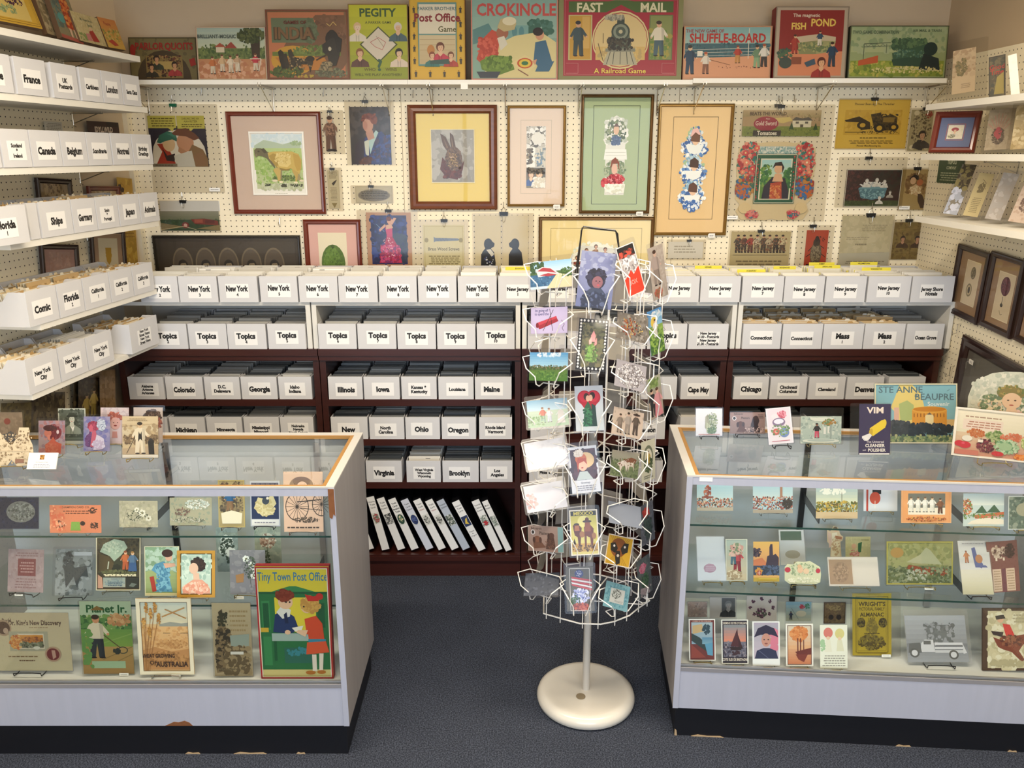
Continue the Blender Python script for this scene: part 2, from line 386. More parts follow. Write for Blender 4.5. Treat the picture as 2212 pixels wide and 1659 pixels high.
wf.box(-1.8, -2.68, 2.46, 1.8, -2.62, 2.5); wf.box(-1.8, -2.68, .5, 1.8, -2.62, .54)
structure(wf.obj('window_1', BLACKW))
PZ = 2.216
for i, (a, b) in enumerate(((-1.745, -.5035), (-.5015, .755), (.757, 1.925))):
    structure(MB().box(a, WB-.008, .02, b, WB-.0005, PZ).obj('trim_%d' % (i+1), PEGX))
structure(MB().box(XR-.008, -.5, .02, XR-.0005, WB-.01, 2.33).obj('trim_4', PEGY))
structure(MB().box(.0005, -4.6, .02, .008, -.42, 2.30).obj('trim_5', PEGY, None, LM))
structure(MB().box(.0005, -.045, .02, .022, -.004, 2.2).obj('trim_6', PEGY, None, LM))
for i, (lx, ly) in enumerate(LAMPS):
    cl = thing('ceiling_light', 'white ceiling strip light fixed above the ' + ('shop counters' if ly > 0 else 'shop window end'), 'ceiling light', T(lx, ly, 0), 'ceiling strip lights')
    h = MB().box(-.62, -.1, 2.775, .62, .1, 2.85); h.obj('housing', PAPER, cl)

# ---------------------------------------------------------------- shelf boards
def bracket_mb(d=.2, drop=.11, r=.0022):
    b = MB()
    for x in (-.006, .006): b.tube([(x, 0, -.004), (x, -d, -.004), (x, -d+.004, .012)], r, 5)
    b.tube([(0, -.002, .01), (0, -.002, -drop), (0, -.012, -drop-.006)], r, 5); b.tube([(0, -.004, -drop+.008), (0, -d+.02, -.006)], r, 5); return b
BRK = bracket_mb().mesh('shelf_bracket', STEEL); BRK2 = bracket_mb(.13, .05, .002).mesh('shelf_bracket', STEEL)
SZ = 2.232; SF = 3.69
tops = [(290, 880, 'above the gold-framed pictures, carrying the first four game boxes'), (880, 1497, ''), (1497, 2046, '')]
lb = ['white wall shelf under the quoits, mosaic, India and green peg game boxes', 'white wall shelf under the post office, turban and railroad game boxes', 'white wall shelf under the shuffle-board, fish pond and locomotive game boxes']
for i, (a, b, _) in enumerate(tops):
    x0, x1 = hitY(a, 178, SF).x, hitY(b, 178, SF).x; dz = (0, .0, .006)[i]
    t = thing('wall_shelf', lb[i], 'shelf', T(x0, SF, SZ+dz), 'game box shelves')
    MB().box(0, 0, -.019, x1-x0-.001, .20, 0).obj('board', SHELFW, t)
    for px in ((320, 590, 840), (935, 1092, 1250, 1420), (1500, 1765, 2000))[i]:
        link('bracket', BRK, t, T(hitY(px, 190, WB).x-x0, .198, -.021))
def lshelf(q0, q1, z, label, th=.022, dep=.255):
    """side-wall shelf: q0 near end, q1 far end given along its front edge (local y)"""
    t = thing('side_shelf', label, 'shelf', LM @ Matrix.Translation((.2756, 0, z)), 'white shelves on the side wall full of boxes')
    MB().box(-dep, q0, -th, 0, q1, 0).obj('board', SHELFW, t)
    y = q1-.12
    while y > q0 + .05 and y > -2.6:
        link('bracket', BRK2, t, Matrix.Translation((-.258, y, -th-.002)) @ Matrix.Rotation(pi/2, 4, 'Z')); y -= .62
    return t
ZS = {}
def lz(k, px, py): p = hitL(px, py); ZS[k] = p.z; return p
e = lz(1, 302, 122); lshelf(-2.6, e.y, e.z, 'uppermost side wall shelf with old picture books leaning on it')
e = lz(2, 318, 232); lshelf(-2.6, e.y, e.z, 'side wall shelf under the France and Santa Claus boxes')
e = lz(3, 330, 355); lshelf(-2.6, e.y, e.z, 'side wall shelf under the Scotland, Canada and Belgium boxes')
e = lz(4, 342, 477); lshelf(hitL(22, 530).y, e.y, e.z, 'side wall shelf under the Ships, Germany and Animals boxes')
ZS[5] = 1.372; ye = LI @ hitZ(329, 622, 1.372); yn = LI @ hitZ(40, 700, 1.372); lshelf(yn.y, ye.y, 1.372, 'side wall shelf under the Comic and California boxes', .02)
ZS[6] = 1.152; ye = LI @ hitZ(347, 738, 1.152); ym = LI @ hitZ(257, 776, 1.152); yn = LI @ hitZ(60, 852, 1.152)
lshelf(yn.y, ym.y-.002, 1.152, 'lowest side wall shelf under the New York City boxes', .02)
lshelf(ym.y+.002, ye.y, 1.152, 'short low side wall shelf under the street views box', .02)
def rshelf(z, label, y1):
    t = thing('side_shelf', label, 'shelf', T(1.63, 0, z), 'white shelves on the side wall with framed cards')
    MB().box(0, 1.2, -.022, .29, y1, 0).obj('board', SHELFW, t)
    for y in (3.2, 2.6, 2.0): link('bracket', BRK2, t, Matrix.Translation((.292, y, -.026)) @ Matrix.Rotation(-pi/2, 4, 'Z'))
RZ = [hitP(2000, 226, (1.63, 0, 0), Vector((1, 0, 0))).z, hitP(1990, 333, (1.63, 0, 0), Vector((1, 0, 0))).z, hitP(1975, 466, (1.63, 0, 0), Vector((1, 0, 0))).z]
rshelf(RZ[0], 'highest white shelf of the wall by the botanical frames', 3.385)
rshelf(RZ[1], 'middle white shelf holding the small frame with blue mat', 3.373)
rshelf(RZ[2], 'lowest white shelf holding slanting clear sleeves above two dark frames', 3.356)

# ---------------------------------------------------------------- bookcases and hutches
YF = 3.48
def zat(px, py, Y=YF): return hitY(px, py, Y).z
def xat(px, py=850, Y=YF): return hitY(px, py, Y).x
ZH0 = zat(1100, 750); ZH1 = zat(1100, 652)
ZR = [zat(1100, 864), zat(1100, 950), zat(1100, 1043)]; ZL = zat(1100, 753)
cases = [(255, 690, 'under the boxes from Alabama to Indiana'), (690, 1126, 'holding the leaning white binders'), (1126, 1570, 'behind the spinning card rack'), (1570, 2030, 'under the Chicago and Cleveland boxes')]
BAYS = []
for a, b, l in cases:
    x0, x1 = xat(a, 800)+.002, xat(b, 800)-.002; W = x1-x0; BAYS.append((0, x0+.0275, x1-.0275))
    t = thing('bookcase', 'dark mahogany bookcase ' + l, 'bookcase', T(x0, YF, 0))
    for nm, x in (('side_panel', 0), ('side_panel', W-.026)): MB().box(x, 0.006, 0, x+.026, .40, ZL-.03).obj(nm, MAHOG, t)
    MB().box(.026, .39, .1, W-.026, .40, ZL-.03).obj('back_panel', MAHOG, t)
    top = MB().box(0, -.012, ZL-.03, W, .405, ZL); top.box(.0, -.004, ZL-.052, W, .01, ZL-.03); top.obj('top_board', MAHOG2, t)
    MB().box(.026, .004, ZL-.058, W-.026, .02, ZL-.03).obj('top_rail', MAHOG, t)
    for z in ZR: MB().box(.026, .004, z-.03, W-.026, .39, z).obj('shelf', MAHOG2, t)
    p = MB().box(0, -.004, .0, W, .02, .085); p.box(0, -.018, .085, W, .39, .106); p.box(0, -.012, .106, W, .01, .114); p.obj('plinth', MAHOG2, t)
hut = [(215, 672, 'under the New York two to six boxes'), (675, 1124, 'around the Topics six to ten boxes'), (1128, 1590, 'behind the spinning card rack'), (1593, 2058, 'around the Connecticut and Ocean Grove boxes')]
for a, b, l in hut:
    x0, x1 = xat(a, 700), xat(b, 700); W = x1-x0; BAYS.append((1, x0+.0215, x1-.0215)); t = thing('low_shelf_unit', 'white open shelf unit ' + l, 'shelf unit', T(x0, YF, ZL))
    h = ZH1-ZL
    for x in (0, W-.02): MB().box(x, 0, 0, x+.02, .40, h).obj('side_panel', HUTCH, t)
    MB().box(.02, 0, h-.016, W-.02, .40, h).obj('top_board', HUTCH, t); MB().box(.02, .39, 0, W-.02, .40, h-.016).obj('back_panel', HUTCH, t)

# ---------------------------------------------------------------- postcard boxes
def filed(kind, seed, w=.150, h=.1, L=.36):
    r = random.Random(seed); m = MB(); y = .012
    pal = {'white': ['f2f0ea', 'e9e6df', 'dfdcd4', 'f6f4ef', 'cfcbc2'], 'grey': ['a09f9c', 'b1b0ac', '8c8b89', 'c2c1bc', '7b7b7b'], 'manila': ['d9c39a', 'e2d2b0', 'c9ab7c', 'e9e2d0', 'b99763', 'ddd8cc'],
           'dark': ['4c4f53', '5e6164', '3d4043', '7c7f81', '999c9c', '55595f'], 'yellow': ['f2f0ea', 'e6dc70', 'f0ece0', 'f4f2ec', 'e4e0d5', 'efeadc', 'd8d4ca']}[kind]
    lo, hi = {'white': (.98, 1.14), 'grey': (.92, 1.12), 'manila': (.96, 1.2), 'dark': (.86, 1.06), 'yellow': (.98, 1.15)}[kind]
    run = 0
    while y < L-.034:
        if run <= 0: run = r.randint(4, 12); base = r.uniform(lo, hi)
        run -= 1; hh = h*(base+r.uniform(-.012, .012)); ln = .012+.01*r.random(); a = r.uniform(.0, .006); ww = w/2-r.uniform(0, .008)
        c = r.choice(pal); x0, x1 = -ww, ww
        m.add([(x0, y, .004), (x1, y, .004), (x1, y+ln, hh), (x0, y+ln, hh), (x0, y+.0012, .004), (x1, y+.0012, .004), (x1, y+ln+.0016, hh), (x0, y+ln+.0016, hh)],
              [(0, 1, 2, 3), (3, 2, 6, 7), (7, 6, 5, 4), (0, 3, 7, 4), (1, 5, 6, 2)], c)
        if kind == 'manila' and r.random() < .6:
            q = r.uniform(x0+.02, x1-.03); m.add([(q, y+ln, hh), (q+.022, y+ln, hh), (q+.018, y+ln+.001, hh+.008), (q+.004, y+ln+.001, hh+.008)], [(0, 1, 2, 3)], c)
        if kind == 'white' and r.random() < .25:
            q = r.uniform(x0+.01, x1-.05); m.add([(q, y+ln-.0013, hh-.006), (q+.022, y+ln-.0013, hh-.006), (q+.022, y+ln-.0009, hh-.003), (q, y+ln-.0009, hh-.003)], [(0, 1, 2, 3)], '55524e')
        y += r.uniform(.0035, .009) if kind != 'dark' else r.uniform(.003, .006)
    return m
SLICK = mat('sleeved_cards', rough=.34, attr=True, spec=.4)
FILED = {}
for k in ('white', 'grey', 'manila', 'dark', 'yellow'):
    for L in (.36, .24):
        for s in range(3): FILED[k, L, s] = filed(k, s*7+3, L=L).mesh('filed_cards', SLICK if k in ('dark', 'grey') else INK)
def box_mb(w, h, L):
    t = .003; m = MB()
    m.box(-w/2, 0, 0, w/2, L, t); m.box(-w/2, 0, t, w/2, t, h)
    m.box(-w/2, L-t, t, w/2, L, h*.98)
    for x in (-w/2, w/2-t):
        pr = [(t, t), (L-t, t), (L-t, h*.97), (L-.03, h*.97), (L-.05, h*.72), (.085, h*.72), (.06, h*.985), (t, h*.985)]
        n = len(pr); v = [(x, y, z) for y, z in pr]+[(x+t, y, z) for y, z in pr]; tri = tessellate_polygon([[Vector((y, z, 0)) for y, z in pr]])
        m.add(v, [tuple(q) for q in tri]+[tuple(i+n for i in q) for q in tri]+[(i, (i+1) % n, (i+1) % n+n, i+n) for i in range(n)])
    m.box(-w/2+.001, t, h-.0006, w/2-.001, t+.0012, h+.0004, 'a08a70'); return m
_bx = {}
def postbox(M, w, text, where, kind, L=.36, h=.112, px=0, py=0, group=None, sz=1, cards=True, label=None):
    key = (round(w, 3), h, L)
    if key not in _bx: _bx[key] = box_mb(key[0]-.0015, h, L).mesh('postcard_box', WHITEBOX)
    o = link('postcard_box', _bx[key], None, M)
    words = ' '.join(NUM[int(x)] if x.isdigit() and int(x) < 16 else x.replace('&', 'and').replace('.00', '') for x in text.replace('|', ' ').split())
    lab = label or ('white cardboard box lettered ' + words + ' ' + where)
    tag(o, lab, 'box', group)
    if text:
        pw, ph = min(.098, w*.62), .06; A = Art(pw, ph, -.0004, 3); A.mb.box(-pw/2, -.0004, 0, pw/2, 0, ph, 'eeecea')
        ls = text.split('|'); n = len(ls)
        hs = []
        for q in ls:
            if q.isdigit() or len(q) == 1: hs.append(20)
            elif n == 1 or (n == 2 and ls[1].isdigit()): hs.append(38 if len(q) <= 8 else 25)
            elif n == 2: hs.append(24)
            else: hs.append(19)
        hs = [q*sz for q in hs]; gap = (15 if ls[-1].isdigit() else 9) if n < 3 else 7; tot = sum(hs)+gap*(n-1); v = 50-tot/2
        for q, s_ in zip(ls, hs):
            A.text('1c1a1b', 50, v+s_/2, s_, q, .92, 0, .055, 96); v += s_+gap
        A.mb.obj('label', INK, o, Matrix.Translation((px, -.0001, h*.44-ph/2+py)))
    if cards:
        f = link('filed_cards', FILED[kind, L, rnd.randrange(3)], None, M @ Matrix.Diagonal(((w-.012)/.150, 1, 1, 1)) @ Matrix.Translation((0, .004, 0)))
        tag(f, 'postcards and dividers filed upright in the ' + (words + ' box ' + where if text else lab.replace('white cardboard ', '')), 'postcards', 'postcards filed in the boxes', 'stuff')
    return o
def row(y_mid, z, Y, items, where, kind, L=.36, h=.112):
    for it in items:
        a, b, tx = it[:3]; k = it[3] if len(it) > 3 else kind; kw = it[4] if len(it) > 4 else {}
        x0, x1 = hitY(a, y_mid, Y).x, hitY(b, y_mid, Y).x; hutch = 0 if z < ZL-.01 else (1 if z < ZH1-.05 else 2)
        for kk, u, v in BAYS:
            if kk == hutch and u-.03 < (x0+x1)/2 < v+.03: x0, x1 = max(x0, u+.001), min(x1, v-.001)
        postbox(T((x0+x1)/2, Y+rnd.uniform(0, .003), z, rnd.uniform(-.002, .002)), x1-x0-.003, tx, where, k, L, h, rnd.uniform(-.006, .006), rnd.uniform(-.003, .003), **kw)
HID = lambda s: {'group': s, 'label': 'plain white cardboard box ' + s}
NY = [(300, 385, 'New York|2'), (385, 470, 'New York|3'), (471, 557, 'New York|4'), (560, 643, 'New York|5'), (644, 730, 'New York|6'), (730, 816, 'New York|7'), (817, 901, 'New York|8'), (902, 987, 'New York|9'), (988, 1074, 'New York|10'),
      (1075, 1159, 'New Jersey|1', 'yellow'), (1160, 1245, 'New Jersey|2', 'yellow'), (1246, 1333, 'New Jersey|3', 'yellow'), (1334, 1423, 'New Jersey|4', 'yellow'), (1424, 1512, 'New Jersey|5', 'yellow'), (1513, 1601, 'New Jersey|6', 'yellow'),
      (1603, 1694, 'New Jersey|7', 'yellow'), (1694, 1782, 'New Jersey|8', 'yellow'), (1783, 1872, 'New Jersey|9', 'yellow'), (1874, 1968, 'New Jersey|10', 'yellow'), (1969, 2062, 'Jersey Shore|Hotels', 'white')]
row(620, ZH1+.001, 3.462, NY, 'in the top row below the pictures', 'white')
row(720, ZL+.001, 3.466, [(318, 404, 'Topics|2'), (405, 490, 'Topics|3'), (490, 575, 'Topics|4'), (577, 664, 'Topics|5')], 'beside the street views box', 'grey')
row(720, ZL+.001, 3.466, [(686, 770, 'Topics|6'), (771, 856, 'Topics|7'), (857, 942, 'Topics|8'), (943, 1028, 'Topics|9'), (1029, 1113, 'Topics|10')], 'in the white shelf unit', 'grey')
row(724, ZL+.001, 3.466, [(1139, 1224, '', 'grey', HID('behind the card rack in the white shelf unit')), (1225, 1310, '', 'grey', HID('behind the card rack in the white shelf unit')), (1311, 1397, '', 'grey', HID('behind the card rack in the white shelf unit')),
    (1398, 1485, 'Topics|14'), (1486, 1574, 'New Jersey|$1.00 - Postcards|New Jersey|$1.00 - Postcards', 'grey', {'label': 'white cardboard box lettered New Jersey with dollar postcards written twice'})], 'beside the card rack', 'grey')
row(720, ZL+.001, 3.466, [(1602, 1689, 'Connecticut', 'manila', {'label': 'white cardboard box lettered Connecticut, first of two, at the shelf unit edge'}), (1690, 1778, 'Connecticut', 'manila', {'label': 'white cardboard box lettered Connecticut, standing against the Mass one box'}),
    (1778, 1867, 'Mass|1', 'manila'), (1867, 1956, 'Mass|2', 'manila'), (1957, 2040, 'Ocean Grove', 'grey')], 'in the white shelf unit', 'manila')
for z, rowdata, where in (
  (ZR[0], [(276, 355, 'Alabama|Arizona|Arkansas', 'grey'), (357, 439, 'Colorado'), (441, 519, 'D.C.|Delaware', 'grey'), (520, 599, 'Georgia'), (601, 674, 'Idaho|Indiana', 'grey'),
     (706, 784, 'Illinois'), (785, 864, 'Iowa'), (866, 944, 'Kansas &|Kentucky'), (946, 1024, 'Louisiana'), (1025, 1106, 'Maine'),
     (1384, 1463, '', 'dark', HID('on the upper dark shelf beside Cape May')), (1470, 1553, 'Cape May'), (1584, 1661, 'Chicago'), (1663, 1744, 'Cincinnati|Columbus'), (1746, 1826, 'Cleveland'), (1828, 1909, 'Denver'), (1917, 1998, '', 'dark', HID('on the dark shelf after Denver, half hidden'))], 'on the upper dark bookcase shelf'),
  (ZR[1], [(285, 363, '', 'dark', HID('on the second dark shelf before Michigan')), (366, 444, 'Michigan'), (446, 524, 'Minnesota'), (526, 604, 'Mississippi|Missouri', 'grey'), (605, 678, 'Nebraska|Nevada|North Dakota', 'grey'),
     (714, 795, 'New'), (797, 874, 'North|Carolina'), (875, 951, 'Ohio'), (953, 1029, 'Oregon'), (1034, 1107, 'Rhode Island|Vermont', 'white'),
     (1145, 1222, '', 'dark', HID('on the second dark shelf behind the card rack')), (1356, 1438, 'Paterson'), (1468, 1548, '', 'white', HID('on the second dark shelf behind the glass counter')), (1584, 1663, '', 'dark', HID('on the second dark shelf behind the glass counter')), (1664, 1745, '', 'dark', HID('on the second dark shelf behind the glass counter'))], 'on the second dark bookcase shelf'),
  (ZR[2], [(714, 788, '', 'dark', HID('on the third dark shelf before Virginia')), (790, 869, 'Virginia'), (877, 953, 'West Virginia|Wisconsin|Wyoming', 'white'), (955, 1035, 'Brooklyn'), (1036, 1108, 'Los|Angeles'),
     (1142, 1222, 'Pittsburgh', 'dark'), (1225, 1305, '', 'dark', HID('on the third dark shelf behind the card rack')), (1350, 1432, '', 'dark', HID('on the third dark shelf behind the card rack'))], 'on the third dark bookcase shelf')):
    row(840 if z == ZR[0] else (925 if z == ZR[1] else 1020), z+.001, 3.486, rowdata, where, 'dark', .36, .104)
# yellow town dividers that stand above the box fronts
for px, py, tx, wd in ((1122, 580, 'BOONTON', 62), (1530, 577, 'NEWARK', 60), (1623, 585, 'OCEANPORT', 62), (1695, 578, 'RIDGEWOOD', 50), (1775, 570, 'SUMMIT', 58), (1787, 576, 'SPRING LAKE', 58), (1866, 569, 'WILLIAMSTOWN', 62), (1893, 581, 'WASHINGTON', 64)):
    Y = 3.53+.28*(590-py)/25; p = hitY(px, py, Y); s = wd/1760*3.55; o, _ = sheet('town_divider', s, .115, 'r efe14a 0 0 100 13;', None, T(p.x, Y, p.z-.108), .0008, 'ece9dd')
    A = Art(s, .115, -.0009); A.text('3a3520', 50, 6, 5.2, tx, .85, 0, .03, 60); A.mb.obj('lettering', INK, o)
    tag(o, 'yellow topped card divider lettered ' + tx.title() + ' sticking up from a box', 'card divider')

# side wall boxes
def lrow(ym, z, items, where, kind, h=.112, xo=.279):
    for it in items:
        a, b, tx = it[:3]; kw = it[3] if len(it) > 3 else {}; xf = xo+kw.pop('out', 0); k2 = kw.pop('kind', kind); hh = kw.pop('h', h)
        p0, p1 = hitL(a, ym(a), xf), hitL(b, ym(b), xf); yy = (p0.y+p1.y)/2; w = abs(p1.y-p0.y)
        M = LM @ Matrix.Translation((xf, yy, z+.001)) @ Matrix.Rotation(pi/2, 4, 'Z')
        postbox(M, w-.002, tx, where, k2, .24, hh, rnd.uniform(-.004, .004), 0, **kw)
lrow(lambda x: 160+(x)*.12, ZS[2], [(-60, 26, 'Greece'), (33, 101, 'France'), (112, 168, 'UK|Postcards'), (173, 220, 'Caribbean'), (221, 263, 'London'), (264, 303, 'Santa Claus')], 'on the second side shelf', 'white', .115)
lrow(lambda x: 325, ZS[3], [(-70, 0, '', HID('at the edge of the third side shelf')), (3, 66, 'Scotland|&|Ireland'), (67, 132, 'Canada'), (133, 188, 'Belgium'), (189, 240, 'Scandinavia'), (242, 286, 'Montreal'), (287, 329, 'Birthday|Greetings')], 'on the third side shelf', 'white', .118)
lrow(lambda x: 490-x*.12, ZS[4], [(-35, 60, 'Florida|1', {'out': .035}), (62, 84, '', HID('squeezed behind Florida on the fourth side shelf')), (87, 156, 'Ships'), (157, 208, 'Germany'), (209, 256, 'Spain|&|Portugal'), (257, 302, 'Japan'), (303, 343, 'Animals')], 'on the fourth side shelf', 'manila', .118)
lrow(lambda x: 660-x*.2, ZS[5], [(55, 122, 'Comic'), (123, 178, 'Florida|2'), (179, 236, 'California|1'), (237, 286, 'California|2'), (287, 331, 'California|3')], 'on the fifth side shelf', 'manila', .118)
NYC = lambda s, **k: dict(label='white cardboard box lettered New York City, ' + s, **k)
lrow(lambda x: 830-x*.28, ZS[6], [(58, 128, 'New York|City', NYC('first on the lowest side shelf')), (129, 189, 'New York|City', NYC('between two like it on the lowest side shelf')), (190, 246, 'New York|City', NYC('beside the street views box', kind='white')),
    (284, 344, 'New York|Street Views|New York|Street Views', {'out': .02, 'label': 'white cardboard box lettered New York Street Views twice, jutting past its shelf'})], 'on the short low shelf', 'manila', .122)
# ================================================================ the two glass counters
CH, CD = .965, .495
def counter(M, W, label, bracket_x):
    t = thing('glass_counter', label, 'display case', M)
    MB().box(.012, .012, 0, W-.012, CD-.02, .118).obj('kick_board', KICK, t)
    MB().box(.018, .001, .118, W-.018, .02, .262).obj('front_panel', LAMIN, t)
    for nm, x in (('side_panel', 0), ('side_panel', W-.018)): MB().box(x, 0, .118, x+.018, CD, CH-.004).obj(nm, LAMIN2, t)
    for x in (-.0006, W-.0174): MB().box(x, -.0012, .118, x+.018, .0002, CH-.004).obj('edge_band', LAMIN, t)
    MB().box(.018, .018, .25, W-.018, CD-.02, .262).obj('deck', DECKM, t)
    b = MB().box(.018, CD-.02, .118, W-.018, CD, CH-.02); b.obj('back_panel', mat('case_back_laminate', 'c2c5cc', rough=.5), t)
    MB().box(.018, .0, CH-.030, W-.018, .022, CH-.003).obj('top_rail', LAMIN, t)
    r = MB(); q = .026
    for a in ((0, -.001, W, .006), (0, CD-q, W, CD), (0, .006, q, CD-q), (W-q, .006, W, CD-q)): r.box(a[0], a[1], CH-.004, a[2], a[3], CH+.001)
    r.obj('rim', RIMW, t)
    r = MB(); k = .013
    for a in ((q, .006, W-q, .006+k), (q, CD-q-k*.6, W-q, CD-q), (q, .006+k, q+k, CD-q-k*.6), (W-q-k, .006+k, W-q, CD-q-k*.6)): r.box(a[0], a[1], CH-.012, a[2], a[3], CH-.0005)
    r.obj('wood_lip', RIMWOOD, t)
    MB().box(q+.004, .012, CH-.011, W-q-.004, CD-q-.003, CH-.005).obj('top_glass', GLASS, t)
    MB().box(.022, .006, .27, W-.022, .0095, CH-.032).obj('front_glass', GLASS, t)
    m = MB().box(.018, .0, .262, W-.018, .005, .276); m.box(.018, .011, .262, W-.018, .018, .282); m.obj('glass_channel', ALU, t)
    for z, y in ((.73, .150), (.50, .112)):
        g = MB().box(.024, y, z-.006, W-.024, CD-.03, z).obj('glass_shelf', SHELFG, t)
        MB().box(.024, y-.0015, z-.006, W-.024, y, z).obj('polished_edge', GEDGE, g)
    for x in bracket_x:
        MB().box(x-.01, CD-.03, .27, x+.01, CD-.021, CH-.03).obj('shelf_standard', BLACKW if x < .9 else ALU, t)
        for z, y in ((.73, .16), (.50, .12)):
            MB().prism([(x-.002, z-.035), (x+.002, z-.035), (x+.002, z-.007), (x-.002, z-.007)], y+.1, CD-.03).obj('shelf_bracket', BLACKW, t)
    return t
LC = T(-1.86, 2.272, 0); LW = 1.325
lc = counter(LC, LW, 'long glass fronted counter with a broken corner strip and the green post office game inside', (.62, 1.16))
RC = T(.546, 2.364, 0, radians(-4.2)); RW = 1.30
rc = counter(RC, RW, 'glass fronted counter with the cleanser card and vegetable print on top', (.5, 1.0))
m = MB().prism([(LW-.019, CH-.006), (LW-.001, CH-.006), (LW-.001, CH-.095), (LW-.006, CH-.088), (LW-.011, CH-.104), (LW-.019, CH-.098)], -.0022, -.001); m.obj('chipped_corner', CHIP, lc)
m = MB().prism([(.72, .119), (.75, .134), (.765, .132), (.785, .138), (.80, .131), (.81, .119)], -.0005, .0012); m.obj('chipped_patch', CHIP, lc)
for tt, W in ((lc, LW), (rc, RW)):
    for x0, w_ in ((.07 if W < 1.31 else .93, .11), (W*.58, .05), (W*.86, .03)):
        MB().prism([(x0, 0), (x0+w_, 0), (x0+w_*.9, .005), (x0+w_*.5, .003), (x0+w_*.2, .007)], .0095, .0118).obj('scuffed_edge', SCUFF, tt)
MB().prism([(.013, .0), (.022, .0), (.019, .02), (.013, .026)], .0095, .0118).obj('scuffed_edge', SCUFF, rc)
MB().box(.038, -.0008, CH-.018, .078, .0, CH-.004).obj('paper_sticker', PAPER, rc)
# ================================================================ stands and flat goods
def easel(M, w, mt, label, small=False, tilt=14):
    e = MB(); yb = .016+.075*tan(radians(tilt)); a = min(w*.32, .045); r = .0013 if small else .0017
    e.tube([(-a, -.022, .016), (-a, -.020, .006), (-a, -.002, .003), (-a, .012, .004), (-a*.6, yb, .075), (a*.6, yb, .075), (a, .012, .004), (a, -.002, .003), (a, -.020, .006), (a, -.022, .016), (a*.4, -.022, .018), (-a*.4, -.022, .018), (-a, -.022, .016)], r, 5)
    e.tube([(0, yb, .075), (0, yb+.025, .0015)], r, 5)
    o = e.obj('display_easel', mt, None, M); tag(o, label, 'stand'); return o
def uprightM(M, tilt):
    loc = M.translation; X = M.col[0].xyz; rz = atan2(X.y, X.x); return Matrix.Translation((loc.x, loc.y, loc.z)) @ Matrix.Rotation(rz, 4, 'Z')
TAGM = PAPER
def flat(name, label, cat, M, w, h, prog, bg='e9e4da', t=.0009, seed=1, holder=None, pad=(.01, .01, .01, .01), outline=None, group=None, tagpos=None, matl=None):
    """a card; with holder, a clear holder that is the thing and the card its part. pad = extra on the L, T, R, B as metres"""
    root = thing(name, label, cat, M, group) if (holder or tagpos) else None
    hold = pad[3] if holder else 0
    o, top = sheet('card' if root else name, w, h, prog, root, (Matrix.Translation((0, 0, hold)) if root else M), t, bg, seed, outline, matl)
    if root is None: tag(o, label, cat, group)
    if holder:
        x0, x1, z1 = -w/2-pad[0], w/2+pad[2], hold+h+pad[1]; y = top-.0012; c = .004; pr = [(x0+c, 0), (x1-c, 0), (x1, c), (x1, z1-c), (x1-c, z1), (x0+c, z1), (x0, z1-c), (x0, c)]
        MB().prism(pr, y, y+.0006).obj('clear_sleeve', holder, root)
    if tagpos:
        A = Art(.03, .009, -.0001); A.mb.box(-.015, 0, 0, .015, .0006, .009, 'f3f1ec'); A.run('s 888 12 25 88 75 1')
        A.mb.obj('price_sticker', INK, root, Matrix.Translation((tagpos[0], top-.0045, tagpos[1])))
    return root or o
